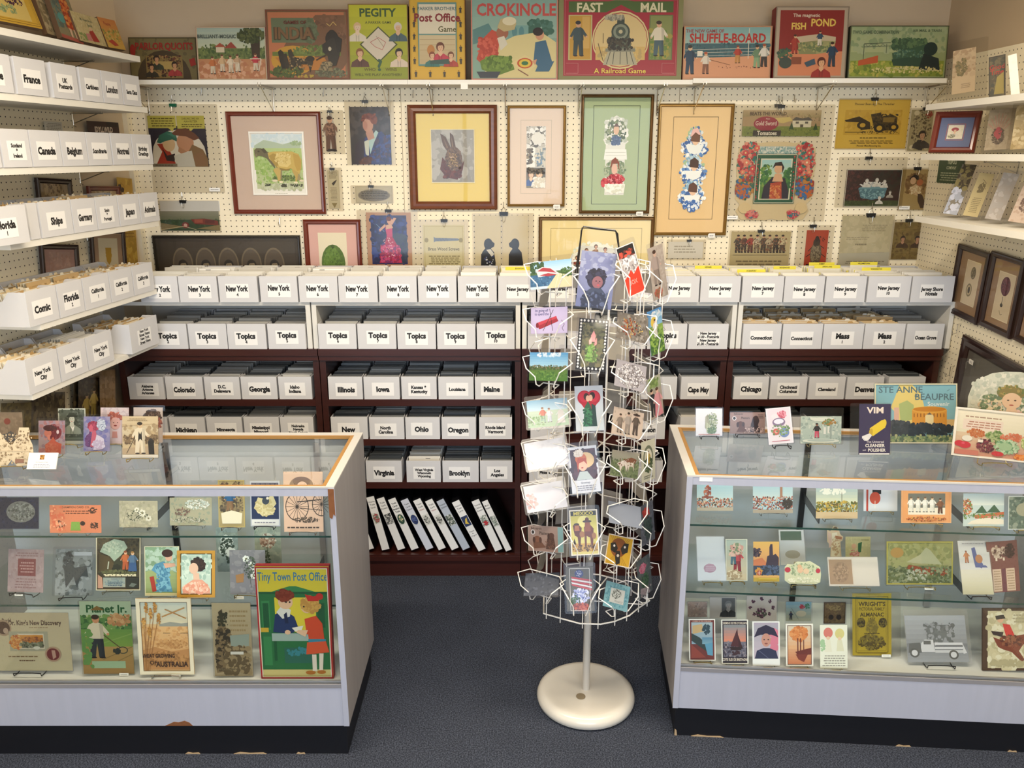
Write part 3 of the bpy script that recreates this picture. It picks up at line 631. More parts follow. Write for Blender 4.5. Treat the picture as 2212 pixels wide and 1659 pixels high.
def framed(name, label, M, w, h, fw, fcol, matc, inner, prog, depth=.018, bead=None, bg='eee6d6', line=None, tagpos=None, seed=1, pane=True, cat='framed picture', fmat=None, outline=None):
    t = thing(name, label, cat, M); fm = fmat or mat('frame_'+fcol, fcol, rough=.3, noise=.12, nscale=30, coat=.3)
    # mitred moulding with a stepped profile
    f = MB(); prof = [(0, 0), (0, -depth*.75), (fw*.15, -depth), (fw*.4, -depth*.8), (fw*.75, -depth*.85), (fw, -depth*.45), (fw, 0)]
    vs = []; n = len(prof)
    for cx, cz, sx, sz in ((-w/2, 0, 1, 1), (w/2, 0, -1, 1), (w/2, h, -1, -1), (-w/2, h, 1, -1)): vs += [(cx+sx*a, y, cz+sz*a) for a, y in prof]
    fs = [(i*n+k, i*n+k+1, ((i+1) % 4)*n+k+1, ((i+1) % 4)*n+k) for i in range(4) for k in range(n-1)]
    f.add(vs, fs); f.obj('frame', fm, t)
    if bead:
        b = MB(); q = fw*.95
        for a in ((-w/2+q, q-.003, w/2-q, q+.001), (-w/2+q, h-q-.001, w/2-q, h-q+.003), (-w/2+q-.003, q, -w/2+q+.001, h-q), (w/2-q-.001, q, w/2-q+.003, h-q)): b.box(a[0], -depth*.55, a[1], a[2], -.002, a[3])
        b.obj('inner_bead', mat('bead_'+bead, bead, rough=.3, metal=.3), t)
    m = MB().box(-w/2+fw*.8, -.004, fw*.8, w/2-fw*.8, -.001, h-fw*.8, matc)
    mo = m.obj('mat_board', INK, t)
    if line:
        A = Art(w, h, -.0041); x0, y0, x1, y1 = inner; d = line[1]; dx = d*A.ar; x0 -= dx; x1 += dx; y0 -= d; y1 += d; q = line[2]
        for R in ((x0, y0, x1, y0+q), (x0, y1-q, x1, y1), (x0, y0, x0+q*A.ar, y1), (x1-q*A.ar, y0, x1, y1)): A.poly(line[0], [(R[0], R[1]), (R[2], R[1]), (R[2], R[3]), (R[0], R[3])], 4e-6)
        A.mb.obj('ruled_line', INK, t)
    x0, y0, x1, y1 = inner; pw, ph = w*(x1-x0)/100, h*(y1-y0)/100
    sheet('picture', pw, ph, prog, t, Matrix.Translation((-w/2+w*(x0+x1)/200, -.0042, h*(1-y1/100))), .0006, bg, seed, outline)
    if pane: MB().box(-w/2+fw*.8, -.0078, fw*.8, w/2-fw*.8, -.0070, h-fw*.8).obj('glazing', PANE, t)
    if tagpos:
        g = MB().prism([(-.016, .004), (-.012, 0), (.016, 0), (.016, .02), (-.012, .02), (-.016, .016)], -.0006, 0, 'f3f0ea'); g.tube([(-.014, -.001, .01), (-.03, -.003, .0), (-.036, .004, -.03)], .0005, 4, 'cfc9bb')
        A = Art(.028, .018, -.0007); A.run('s 556 15 25 85 75 2'); 
        go = g.obj('price_tag', INK, t, Matrix.Translation((tagpos[0], -depth-.001, tagpos[1]))); A.mb.obj('writing', INK, go)
    return t
def clip(par, x, z, mt=BLACKCLIP, s=1, up=True):
    c = MB(); w = .016*s; c.prism([(-w*.9, -.004*s), (w*.9, -.004*s), (w, .010*s), (-w, .010*s)], -.0075, .0035)
    o = c.obj('binder_clip', mt, par, Matrix.Translation((x, -.0015, z-.004)))
    h = MB()
    for sg in (-1, 1):
        h.tube([(sg*w*.5, -.003, .010*s), (sg*w*.25, -.002, .022*s), (0, -.002, .027*s)], .0009, 4)
    h.tube([(-w*.4, -.0085, -.002), (-w*.3, -.0095, -.022*s), (0, -.0095, -.027*s), (w*.3, -.0095, -.022*s), (w*.4, -.0085, -.002)], .0008, 4)
    h.tube([(0, .004, .045*s), (0, -.006, .045*s), (0, -.007, .026*s), (0, -.012, .024*s), (0, -.014, .030*s)], .0015, 5)
    h.obj('clip_handle', STEEL, o)
# ================================================================ pictures on the back wall
YW = WB-.0088; NB = Vector((0, -1, 0))
def hang(name, label, sq, cq, prog, bg='ddd2b4', clipx=None, cmat=BLACKCLIP, seed=1, tags=None, plane=None, outline=None, cat='print', cs=1, more=(), sleeve=SLEEVE):
    p0, n = plane or ((0, YW-.002, 0), NB)
    M, w, h = place(sq, p0, n); t = thing(name, label, cat, M); Mi = M.inverted(); top = -.004
    for k, (q, pr, b, ol) in enumerate([(cq, prog, bg, outline)]+list(more)):
        Mc, cw, ch = place(q, p0, n); L = Mi @ Mc; L.translation.y = -.0015-.0008*k
        o, top = sheet('print', cw, ch, pr, t, L, .0006, b, seed+k, ol); top += L.translation.y
    if sleeve:
        MB().prism([(-w/2+.004, 0), (w/2-.004, 0), (w/2, .004), (w/2, h-.004), (w/2-.004, h), (-w/2+.004, h), (-w/2, h-.004), (-w/2, .004)], top-.0016, top-.001).obj('clear_sleeve', sleeve, t)
    if clipx is not None: clip(t, (clipx-50)/100*w, h-.004, cmat, cs)
    if tags:
        A = Art(.05, .016, -.0001); A.mb.box(-.025, 0, 0, .025, .0006, .016, 'f3f1ec'); A.run('s 888 12 25 88 75 1')
        A.mb.obj('price_sticker', INK, t, Matrix.Translation(((tags[0]-50)/100*w, top-.003, (1-tags[1]/100)*h)))
    return t
def wframe(label, q, fw, fcol, matc, inner, prog, **k):
    M, w, h = place(q, (0, YW-.001, 0), NB); cx = k.pop('tagp', None); tp = ((cx-50)/100*w, -.01) if cx else None
    return framed('framed_picture', label, M, w, h, fw, fcol, matc, inner, prog, tagpos=tp, **k)
RED = mat('cherry_frame', '6b2614', rough=.35, noise=.15, nscale=20, coat=.3); OAK = mat('oak_frame', '6d3a22', rough=.35, noise=.4, nscale=6, stretch=(3, 3, 14), coat=.3)
GOLD = mat('old_gold_frame', '8a6a34', rough=.32, metal=.55, noise=.25, nscale=40); BRONZE = mat('bronze_frame', '6b4c28', rough=.35, metal=.5, noise=.3, nscale=40)
DARKF = mat('dark_walnut_frame', '2c1712', rough=.35, coat=.3, noise=.2, nscale=20); BLK = mat('aged_black_frame', '2a241c', rough=.4)
hang('comic_cutout_print', 'clear sheet with a comic couple in hats under two yellow speech bubbles', (322, 225, 478, 417), (324, 250, 447, 360),
 'r 2a2230 0 20 100 100;e e6dfcf 50 75 47 48;p e6dfcf 3 75 97 75 97 100 3 100;r c9bf55 0 0 49 24;r c9bf55 51 0 99 25;s 6a5c14 4 3 46 22 4;t 5d5010 75 5.5 3.6 DARLING,TAKE_AN .8;t 5d5010 75 11 3.6 ALKA-SELTZER .8;s 6a5c14 55 15 96 23 2;p c9bf55 35 24 45 24 42 31;p c9bf55 72 24 80 24 70 34;'
 'p a5341c 8 95 20 70 12 55 24 54 34 70 44 100 8 100;e d9b98e 33 55 11 15;p 2a1714 20 62 28 78 42 74 40 90 26 88;p 2f6a58 12 52 18 38 33 30 46 34 50 52 40 46 26 50 18 54;p 3d7f6a 30 35 44 34 46 44;e c58f6c 62 52 15 18;p b4805c 50 60 66 72 60 80 48 70;p 6e4128 40 34 50 26 66 24 80 34 88 44 78 48 64 40 44 38;p 8a6a44 62 78 74 56 92 66 99 84 99 100 66 100;p cfcabc 40 78 72 68 76 100 42 100;p 8f6a48 74 78 92 70 96 96 78 98;r 7d735f 0 94 44 100;s 4a3a22 4 95 40 99 1',
 'd8cdb0', 40, GREENCLIP, 3, (86, 98), outline=[(0,0),(98,0),(99,24),(99,100),(0,100),(0,24)])
hang('factory_panorama_print', 'narrow clear sheet with a dark landscape of red factory buildings', (344, 433, 476, 503), (347, 456, 474, 498),
 'g 9a9a88 6b7054 0 0 100 50;r 34482c 0 45 100 100;d 2c4a28,3f5a30,46643a 0 40 100 95 80 5;p 8a7a52 0 60 40 80 0 100;p 8a7a52 100 70 60 90 100 100;e 7a2c20 42 72 6 16;e d0a090 42 72 3 8;p 7d2e22 52 42 75 38 98 50 98 72 58 66;r a0503a 58 42 72 60;r 5f2018 76 46 92 64;l d8c8a0 2 0 95 40 78 60 96', '55603f', 42, seed=4, more=[((346, 434, 475, 456), 'r e4e4e2 0 0 100 100', 'e4e4e2', None)])
ov = ';'.join('e 6d5f4a %d 46 7.6 34;e 54483a %d 46 6.6 30;m 8a7a60 2c241c 3a3228 %d 58 46' % (x, x, x) for x in (16, 33, 50, 67, 84))
wframe('long dark framed panel of five oval portraits', (338, 508, 653, 640), .012, 'x', '3b3126', (4, 10, 96, 90), ov, fmat=BLK, bg='41372b')
hang('small_boy_print', 'slim clear sheet with a cut-out boy in a brown suit', (694, 238, 744, 333), (699, 246, 729, 328), 'k e0b090 4a3020 8d6a55 6d4c3c 50 52 96;o a98069,6b4a3c 50 40 30 18 30 4;r 2a1c1a 25 92 80 98', 'c8c0b4', 42, seed=5, cs=.7, outline=[(35,0),(65,0),(75,20),(95,40),(85,70),(80,100),(20,100),(15,70),(5,45),(25,20)])
hang('bookmark_print', 'narrow clear sheet with a pointed bookmark showing a small dark bird', (701, 362, 741, 456), (709, 368, 733, 450), 's 7a6c50 10 2 90 22 6;p 3a3226 35 34 60 28 85 24 62 36 48 40;s 8a7c60 20 44 80 80 10;p 8c7c4c 25 86 75 86 50 99', 'cfc3a0', 48, seed=6, cs=.7)
hang('lady_portrait_print', 'clear sheet with a painted lady in a blue wrap, dark ground', (747, 217, 853, 357), (757, 231, 844, 355),
 'g 4a4442 37302e 0 0 100 100;d 544c48,3e3634 0 0 100 60 60 8;p 2f3a78 20 60 50 48 78 42 96 60 100 100 12 100;d 243066,3a4a92,4a3a5c 50 50 98 96 90 5;p 3a2c34 12 64 36 52 30 100 8 100;p bfe0e0 64 40 70 44 58 62 48 82 44 60;p dfe6d8 34 60 46 56 44 86 36 82;p cf9c84 38 44 56 40 60 54 44 58;e d9a488 45 30 13 14;e c98e76 38 32 6 8;p 7a3a22 28 24 32 14 50 10 66 18 66 32 58 24 40 20 34 26;e 8a4a2c 60 22 9 8;d 9a5030,6a2c18 30 12 64 22 20 2.4;p 3a1e2a 20 90 44 84 50 100 18 100;d 7a4a34,5a3224 22 88 48 99 25 4', '453d3a', 42, seed=7, cs=.9)
hang('oval_label_print', 'small clear sheet with a grey oval label', (758, 400, 850, 440), (768, 402, 848, 438), 'e 9a907c 50 55 44 38;e 7d7462 50 55 41 34;s 3c352a 14 30 86 80 5;f b8ab8a 3 2', 'cfc4a6', 48, seed=8, cs=.8)
hang('dancer_print', 'clear sheet with a dancer in a pink ball gown on deep blue', (775, 453, 905, 640), (793, 459, 889, 580),
 'r 27306e 10 5 90 92;d 1c2458,2c3a86,344a9a,222a62 12 7 88 90 120 6;d 3c4a66,2a3858 60 40 88 88 50 7;p c22a5c 45 40 56 40 70 62 78 90 26 90 38 62;d d83468,a82050,e0508c,8a2a74 30 58 74 88 160 4;p d8477c 42 26 58 24 58 42 46 44;p e8b8a0 44 22 56 20 60 27 44 30;e e6b094 53 15 6 6;e 7a3a2c 51 11 6 4;p e6b49c 58 22 68 10 62 9 54 18;p e6b49c 44 24 30 34 28 30 42 20;d f0a8c0,ffd0e0 36 44 60 80 20 1.5;l 8ab0d8 .6 22 20 40 34', 'c89a78', 52, seed=9)
wframe('cherry framed picture of a round green fruit on pink matting', (661, 474, 783, 648), .022, 'x', 'd9aaa0', (24, 16, 74, 88), 'e 55702e 50 52 42 32;e 60802f 46 48 30 23;o 4c6828,6b8a3c 50 52 36 26 60 3;d 3a4a20 44 22 56 26 8 1.5;', fmat=RED, bg='e8dcc0')
wframe('cherry framed sheep print on pinkish matting with a slip mat', (498, 241, 699, 462), .020, 'x', 'cdb3a2', (22.5, 19, 81, 81),
 'g cfe0e8 dfe8e0 4 4 96 26;d dce8ec,cfe0e8 4 4 96 24 30 5;p b4c4ac 8 22 26 13 44 16 60 20 78 16 94 17 92 26 8 28;o 98b088,a8bc90 84 18 10 3 30 2;g b8cc88 a0bc68 6 26 94 60;g b0c080 c4c8a0 8 60 94 90;d a8c470,98b85c,bcd08c,8cac58 8 30 92 84 150 3;d c8ccae,b4b894 16 82 90 92 60 3;'
 'o 5c7038,48582c,7c8c48 64 73 26 4 90 2;d 3c3c2c,4c4c34 24 82 34 85 8 1.6;d 3c3c2c,4c4c34 50 83 62 87 16 1.8;d 3c3c2c,4c4c34 70 83 94 86 16 1.6;'
 'p 8a7c58 46 50 56 56 55 74 50 76 44 66;p 9a8c60 78 58 86 62 90 76 84 77 76 62;e dcd0b0 42 77 5 2;e dcd0b0 91 77 4 1.8;'
 'p 6c6448 8 29 12 26 20 26 30 31 36 33 42 44 44 58 38 52 30 42 20 38 14 38 10 40 8 37;p c4a858 32 33 44 31 60 31 76 31 88 35 93 44 92 56 88 66 80 66 74 58 62 60 50 58 42 50 34 42;'
 'p d8c078 48 33 64 32 72 38 74 50 66 56 52 54 46 44;p b89848 78 34 88 37 92 46 90 60 84 62 80 52;p a88c44 42 34 48 36 50 52 46 56 38 46 34 38;p 907838 50 56 64 59 74 57 68 61 56 61;o d4bc74,c0a458,dcc888 60 42 16 9 60 2;'
 'p c0a45c 46 56 54 60 52 76 48 78 46 70 40 60;p b89c54 78 60 86 64 82 80 79 80 80 72 74 60;e e4d8b4 53 79 4 1.8;e e4d8b4 80 80 4 1.8;p 544c38 20 27 26 26 32 32 26 34;e 4c4434 16 31 2 1.4;p 7c7454 8 36 12 34 14 38 10 41;f f4f0e6 0 2.6;s b0aa9a 40 97 64 98.6 1', fmat=RED, bg='f2eee4', seed=29)
wframe('oak framed rabbit head print on a yellow mat', (884, 227, 1074, 452), .036, 'x', 'e3c868', (25, 22.5, 74.5, 74),
 'g a7a29a 8f8b84 0 0 100 100;d b0aca6,9a968e 0 0 100 100 50 12;p 5d4636 22 8 34 14 48 38 40 44 28 30;p 7a604a 28 14 40 34 36 36;p 5a4434 44 6 52 12 58 38 48 40 44 22;p 8a6e54 47 12 52 34 49 36;e 6b513c 52 58 20 26;e 5f4534 60 66 13 18;p 5a2c22 26 52 20 74 34 90 60 94 72 76 76 58 62 76 44 74 34 60;d 5a2a20,6e3426,4a2018 28 72 68 90 90 4;o 6a503c,7c6048,4a3626 52 56 20 22 160 2.4;e 15100e 48 58 3.4 2.6;e c8b098 48 52 6 1.2;e 3a2a22 66 72 3.4 2.4;d a88e6c,b39a78 40 44 60 70 30 1.6;f ece0b8 0 1.2',
 fmat=OAK, bg='a09b93', seed=10, depth=.026)
wframe('thin gold frame with three small winter children scenes, pale mat', (1096, 228, 1221, 446), .012, 'x', 'e4cdb8', (33, 20, 66, 81),
 'g d5d2cc b7b2a8 0 0 100 33;d e8e6e0,8a8478,c4beb2,5c564c,f0eee8 2 1 98 31 110 5;o e8e4da 60 20 28 8 30 5;r f2f0e8 0 34 46 66;d 6a6052,96886f,4e463c 2 36 30 60 40 3;p 7fa0c0 50 44 70 40 84 62 52 65;k e8c0a0 a8763a 6f95bd 5c7fa8 66 52 26;d d8d0be,7c8a90 45 36 98 64 40 3;g 5c5a52 807a6a 0 67 100 100;m e8c8a8 8a5a3a 46629a 24 84 26;m e8c8a8 caa070 e8e4dc 68 84 28;d f2efe8,dcd6c8 40 84 96 99 50 4;d 3a342c,6d6456 4 68 96 76 40 3',
 fmat=GOLD, bg='cfcac0', line=('b9a891', 6, .35), tagp=86, seed=11)
wframe('tall bronze frame with a white lace valentine of two girls on green mat', (1253, 204, 1407, 461), .014, 'x', 'a9b98a', (30, 17, 69, 84),
 'p e7e5da 20 16 32 4 50 0 68 4 84 16 84 30 96 32 84 36 84 100 14 100 14 36 4 30 18 26;d f4f2ea,d2d4c6,bcc2ae 12 4 88 34 80 4;o 6d7a52,8a9468,4c5a3a,e8e6dc 50 20 34 14 90 3;e e2b896 50 18 10 6;p 6a4a38 36 16 50 9 64 16 58 14 44 14;p 3f5674 34 28 50 24 68 28 60 36 42 36;d 44587c,5c7094 34 26 66 36 40 2;p f2f1e8 12 42 88 42 92 55 8 55;l c8c8ba .5 14 46 86 46;l c8c8ba .5 14 50 86 50;o 5f7446,7a8a5a,a8b088 50 68 38 12 90 3;e dfae92 48 67 11 7;p 8a4c3c 32 68 36 56 50 52 64 58 66 70 58 60 42 60;o b0283a,d05058,8c1c2c,e08a90 54 80 30 6 80 3;o b0283a,d05058 14 84 12 5 30 3;p f1f0e6 14 86 88 86 84 98 68 97 60 100 50 97 38 100 30 96 16 97;d dadccb,f6f5ee 16 87 84 97 30 3',
 fmat=BRONZE, bg='a9b98a', line=('2f3a22', 8, .45), tagp=86, seed=12)
wl = ';'.join('o %s %d %d 22 11 60 2.6;o 5f8ac4,3a5f9c,e8ecf0,f6f6f2 50 %d 44 10 70 3;p eef0ec 20 %d 80 %d 70 %d 50 %d 30 %d;e e8c0a0 %d %d 12 6.5;p %s %d %d %d %d %d %d %d %d %d %d' % (
   'b8d0dc,dfe8ea,86b0c8', 50, c, c+9, c+6, c+6, c+14, c+17, c+14, 52, c, hc, 36, c+2, 38, c-6, 52, c-9, 66, c-5, 66, c+3) for c, hc in ((17, '6e4630'), (46, '4a3022'), (74, '5f3c28')))
wframe('tall gilt frame holding a column of three bonneted ladies in blue flowers', (1416, 224, 1576, 508), .014, 'x', 'ecc890', (30, 15, 71, 82), 'o 8fb8d0,e6ecec,4a74b0,a8c49c 50 48 34 46 160 3;'+wl+';p e8b8b0 34 14 40 6 56 4 68 12 62 12 50 9 40 13;o 3e68aa,dfe6ee 50 92 26 6 50 3', fmat=GOLD, bg='ecc890', line=('5a4020', 5.5, .4), tagp=80, seed=13)
hang('wood_screws_print', 'clear sheet lettered Brass Wood Screws under a long screw', (905, 474, 1013, 640), (915, 486, 1003, 610),
 'f cfc08c 2 1;p 8290a8 26 20 30 22 84 23 92 25 84 27 30 28 26 30;l 5c6a88 .5 32 22 36 28 40 22 44 28 48 22 52 28 56 22 60 28;e a89c6c 8 26 5 4;e a89c6c 92 26 5 4;t 5a5236 50 41 5.5 Brass_Wood_Screws .85;s 8a7e54 12 52 90 92 12', 'e6dcae', 52, seed=14)
boy = 'e 15141a %d 35 17 7;p 15141a %d 30 %d 34 %d 38 %d 41;p 15141a 40 40 60 40 74 45 80 58 78 70 70 80 76 96 76 100 30 100 32 80 26 72 24 56 28 45;p 15141a 24 47 32 46 34 70 30 80 22 76;e 15141a 26 79 7 2.6;e 15141a 77 74 7 2.4'
hang('silhouette_print', 'clear sheet with two black boy silhouettes facing each other', (1021, 460, 1153, 650), (1026, 465, 1082, 640),
 (boy % (52, 60, 76, 74, 56))+';p e8e4da 44 42 60 41 74 47 66 51 54 46;d 2c3a74,dfe4f0 36 50 70 68 14 1.6', 'e8dab4', 51, seed=15, more=[((1086, 465, 1141, 640), boy % (48, 40, 24, 26, 44), 'e9dbb6', None)], cs=1.3)
wframe('wide bronze framed picture of small faces in white lace medallions', (1163, 468, 1410, 640), .016, 'x', 'f0dca0', (16, 22, 84, 80), 'o e8ead8,f4f4ea,d4dcc4 50 42 30 26 120 5;'+';'.join('e f2f2e6 %d %d 9 13;m e0b090 6a4630 a8783c %d %d 20' % (x, y, x, y+2) for x, y in ((26, 52), (38, 36), (50, 28), (62, 34), (73, 46)))+';o 8a3a2c,b05a40 24 60 8 6 20 3', fmat=BRONZE, bg='f0dca0', line=('8a7440', 8, .5), seed=16)
hang('valentine_cutout_print', 'large clear sheet with a lady valentine bordered in red roses and peacocks', (1571, 226, 1790, 478), (1588, 306, 1758, 476),
 'p e8d4a8 22 8 78 8 92 86 86 96 60 96 50 92 40 96 14 96 8 86;o c23c40,e06a60,f0a088,2f7a6e,4aa098,b02c38 16 26 14 26 190 3.2;o c23c40,e06a60,f0a088,2f7a6e,4aa098,b02c38 84 26 14 26 190 3.2;o 3a6ea8,c88a3c,2f6a5a,a83c34 12 58 12 14 90 3.4;o 3a6ea8,c88a3c,2f6a5a,a83c34 88 58 12 14 90 3.4;o c86a2c,3a72b0 10 62 8 9 40 3;o c86a2c,3a72b0 90 62 8 9 40 3;'
 'r c8d8d4 26 6 74 16;d 7fa8a8,e8ece0,9cbcb8 27 7 73 15 70 2;w e86a5c,f4d890 24 8 4;w e86a5c,f4d890 76 8 4;w d84a4c,f4d890 10 14 4;w d84a4c,f4d890 90 14 4;w f08a70,fff0c0 12 26 4.6;w f08a70,fff0c0 88 26 4.6;w d84a4c,f4d890 20 34 4;w d84a4c,f4d890 80 34 4;w f08a70,f4d890 8 38 3.4;w f08a70,f4d890 92 38 3.4;'
 'r 1f5c40 24 15 76 78;l e8e4cc .8 25 16 75 16 75 77 25 77 25 16;r efe8d0 30 21 70 73;g a8dce0 d8e8c0 31.5 22.5 68.5 50;r 5e8a3a 31.5 44 68.5 72;d 2f6a3c,4c8a3c,86a84a 32 30 44 56 50 3;d 2f6a3c,4c8a3c 60 34 68 60 40 3;p 221a30 36 56 46 44 62 46 68 62 68 72 34 72;p b8462c 44 52 58 50 60 72 44 72;d d87a3c,c8502c,e8a060 45 54 58 71 40 2;e e8b890 53 34 5.4 6;p 241614 45 34 48 26 56 25 60 32 58 40 57 30 49 30;p e8b890 49 40 57 40 60 50 46 50;d c83c3c 26 18 28 74 12 1.5;d c83c3c 72 18 74 74 12 1.5;e ead2a0 14 84 8 7;e ead2a0 86 84 8 7;o c84050,e88a80,3a7a8a 24 92 8 5 30 3;o c84050,e88a80,3a7a8a 76 92 8 5 30 3',
 'e8d4a8', 45, seed=17, tags=(8, 98), outline=[(18,0),(28,2),(40,0),(60,0),(72,2),(82,0),(98,8),(100,30),(97,60),(99,72),(92,80),(97,88),(90,99),(58,100),(50,98),(42,100),(10,99),(3,88),(8,80),(1,72),(3,60),(0,30),(2,8)])
hang('tomato_label_print', 'can label lettered Gold Sword Tomatoes with red oval and farmhouse', (1598, 228, 1778, 299), (1604, 238, 1772, 294),
 'g c9b088 a09060 0 0 100 30;r 7f8d3e 0 62 100 100;d 6f8038,8f9a48,5f7030 2 60 98 97 80 5;p b89a70 0 26 40 18 100 30 100 62 0 62;d a88c60,8f7c50 50 14 98 40 30 5;r e8e0c4 64 38 88 66;p 4a4440 62 40 68 26 76 32 84 26 90 40;r 5a5448 68 44 72 52;r 5a5448 80 44 84 52;r 5a5448 74 54 78 66;l d8d0b0 1.5 64 54 88 54;p 31502a 60 74 63 44 66 74;p 31502a 91 76 94 48 97 76;B 4a2c18 32 13 13 BEATS_THE_WORLD .9;p d8c070 42 30 60 26 64 40 52 50 40 44;e a01f3c 30 52 16 28;t f0d8c8 30 50 17 Gold_Sword .72;t f0d8c8 32 33 5 Finest .9;r 2c2420 14 78 50 99;B f0ead8 32 88 16 Tomatoes .85',
 'a89a68', 48, seed=18, plane=((0, YW-.009, 0), NB), cat='label print', sleeve=PANE)
hang('thresher_print', 'yellow engraving of a pea thresher machine', (1806, 212, 1963, 324), (1808, 215, 1961, 321),
 'f d8b040 2 1;t 5a4410 50 9 4.6 Pioneer_Bean_and_Pea_Thresher 1;r d2aa38 10 21 90 72;d c8a034,dcb448 11 22 89 70 40 6;p 3a2c12 10 42 30 34 46 46 48 60 34 62 30 46 12 45;e 3a2c12 36 52 8 8;e c8a034 36 52 4 4.5;p 4a3a18 46 30 60 26 62 34 76 30 84 36 84 62 54 64 50 48;d 241a0a,6a5220,3a2c12 48 30 84 62 90 2.4;r 8a7030 64 36 80 46;e 2a200c 60 58 8 9;e c8a034 60 58 4 5;e 2a200c 80 56 7 8;e c8a034 80 56 3.4 4;l 2a200c 1 12 66 40 66;d 5a4818 30 64 88 69 40 1.6;s 5a4410 30 76 72 80 1;s 5a4410 16 83 84 90 3;t 5a4410 48 94 3.4 Pioneer_Manufacturing_Co. 1', 'e2bb48', 49, seed=19, sleeve=SLEEVE)
hang('kitten_tea_print', 'clear sheet with white kittens round a blue tea table', (1806, 339, 1953, 448), (1825, 366, 1944, 446),
 'r 3c2420 0 0 100 100;d 4e2c28,5a302c,34201e 0 0 40 90 70 6;d 3a3028,2c2a24 50 0 100 60 60 6;r 3c4a24 0 84 100 100;d 4c5a2c,34401f 0 84 100 98 40 4;e 6f9aa6 50 52 26 9;p 5a8494 24 52 76 52 72 76 50 82 30 76;d 8ab4bc,4e7684 28 54 72 76 60 4;o e8e8e2,d0d4d4,b8bcbc 50 40 24 6 60 3;m e8e6e0 cfccc4 e0ded6 38 36 24;m e8e6e0 cfccc4 e0ded6 56 34 24;m e8e6e0 cfccc4 e0ded6 70 38 22;m e8e6e0 d8d4cc e0ded6 64 82 22;m e8e6e0 8a8478 b8b0a4 82 66 20;f d8d4c4 0 1.6', '3c2420', 44, seed=20)
hang('young_lady_print', 'brown clear sheet with a girl hugging an orange muff', (1942, 362, 2018, 456), (1945, 366, 2013, 453),
 'e 86663a 45 34 34 26;d 9a7a48,7a5a30 14 12 74 60 40 6;p 241812 24 22 38 12 52 16 54 30 46 24 34 26 30 34;e d8b088 36 28 9 9;p d8b890 28 46 46 36 66 46 58 66 34 58;d e8d8b0,c8a878 28 42 66 60 30 3;e b86a3c 58 32 10 8;p 4a3018 56 60 70 62 84 84 82 96 70 96 58 78', 'b49a62', 44, seed=21, tags=(20, 96))
hang('old_letter_print', 'pale handwritten letter held by a large black clip', (1811, 463, 1925, 600), (1814, 466, 1922, 596),
 'd d6ccaa,ccc2a0 0 0 100 60 60 9;s a29a80 40 14 90 26 4;s b0a78c 10 34 60 40 2;s 9a927a 30 44 56 50 1;l a29a80 .4 10 62 90 60;s a29a80 16 78 90 84 2;p c8c4b2 0 62 100 60 100 100 0 100;s 8f8a78 14 74 92 80 2', 'cfc6a4', 54, seed=22, cs=1.35)
hang('twins_print', 'brown sepia sheet of the same woman twice', (1924, 474, 2004, 562), (1928, 480, 1999, 560), 'd 7a6432,8c743e,6a5428 0 0 100 100 80 8;m c09070 2c1a12 4a3018 30 52 34;m c09070 2c1a12 4a3018 74 52 34;l a08a50 .6 10 20 90 14;l a08a50 .6 8 82 92 78', '84703a', 42, seed=23)
hang('rose_girl_print', 'grey brown card of a seated girl framed by scrollwork', (1960, 233, 2016, 328), (1964, 237, 2012, 325), 'o 8a7c5c,b8ac84,5a4e38 50 40 44 44 120 4;l d0c49c 1 20 30 30 60 24 90;e e0d4b0 24 8 12 6;e e0d4b0 20 92 12 6;e e0d4b0 84 92 12 6;m c8a080 2a1e18 4a4440 60 72 46;o 3a3430 56 86 24 12 50 4;o 9a4030 80 12 14 8 20 3', 'b0a47c', 62, seed=24)
hang('children_frieze_print', 'clear sheet with a row of dancing children above a pale band', (1572, 497, 1707, 600), (1577, 500, 1704, 600),
 ';'.join('k d8a888 3a2a20 %s %s %d 26 40;d 4a3424,8a5a3c %d 14 %d 42 20 2' % (a, b, x, x-5, x+6) for x, a, b in ((12, '4a4038', '2e2824'), (22, '6a3a30', '3c3430'), (33, 'b03a34', '5a2c28'), (44, 'd8ccb0', '8a7a60'), (55, '5a4a3c', '3a3028'), (65, 'c8b89a', '6a5a48'), (76, '4a3c30', '2c2420'), (87, 'd8c8a0', '5c4c3c'))) + ';l 6a5a40 .8 4 50 96 50;s 8a7c5c 10 60 90 80 3', 'c9b98c', 50, seed=25)
hang('beetle_print', 'clear sheet with a red card showing a large brown beetle', (1717, 486, 1797, 600), (1738, 497, 1785, 600),
 'l 2a1c14 1.5 40 30 14 44;l 2a1c14 1.5 60 30 86 38;l 2a1c14 1.5 34 46 6 56;l 2a1c14 1.5 66 46 94 56;l 2a1c14 1.5 36 64 10 78;l 2a1c14 1.5 64 64 92 78;e 6a5c48 50 50 26 26;e 8a7c64 46 48 18 20;e 3e3024 50 26 16 9;e 2a1c14 50 18 9 6;l 4a3c2c 1 50 34 50 74;o 9a8c70,5a4c38 50 50 20 20 60 2;o 2a1c14 20 80 16 8 20 3;d 1c120c 60 14 84 24 6 1.6', 'b8472c', 42, seed=26)
hang('small_white_print', 'small glossy clear sleeve around a white card', (1439, 517, 1524, 562), (1443, 522, 1518, 558), 's bbb5a6 12 20 80 70 3', 'f2efe6', 57, seed=27, cs=.7)
hang('bird_card_print', 'dim small sheet with a brown oval seed pod, in the wall corner', (2000, 485, 2032, 556), (2003, 487, 2030, 553), 'e 4a3a26 50 55 26 30;o 6a5a3c,3a2c1c 50 55 22 26 40 4;d 8a7c60 4 4 96 40 30 6', 'a09474', None, seed=28)
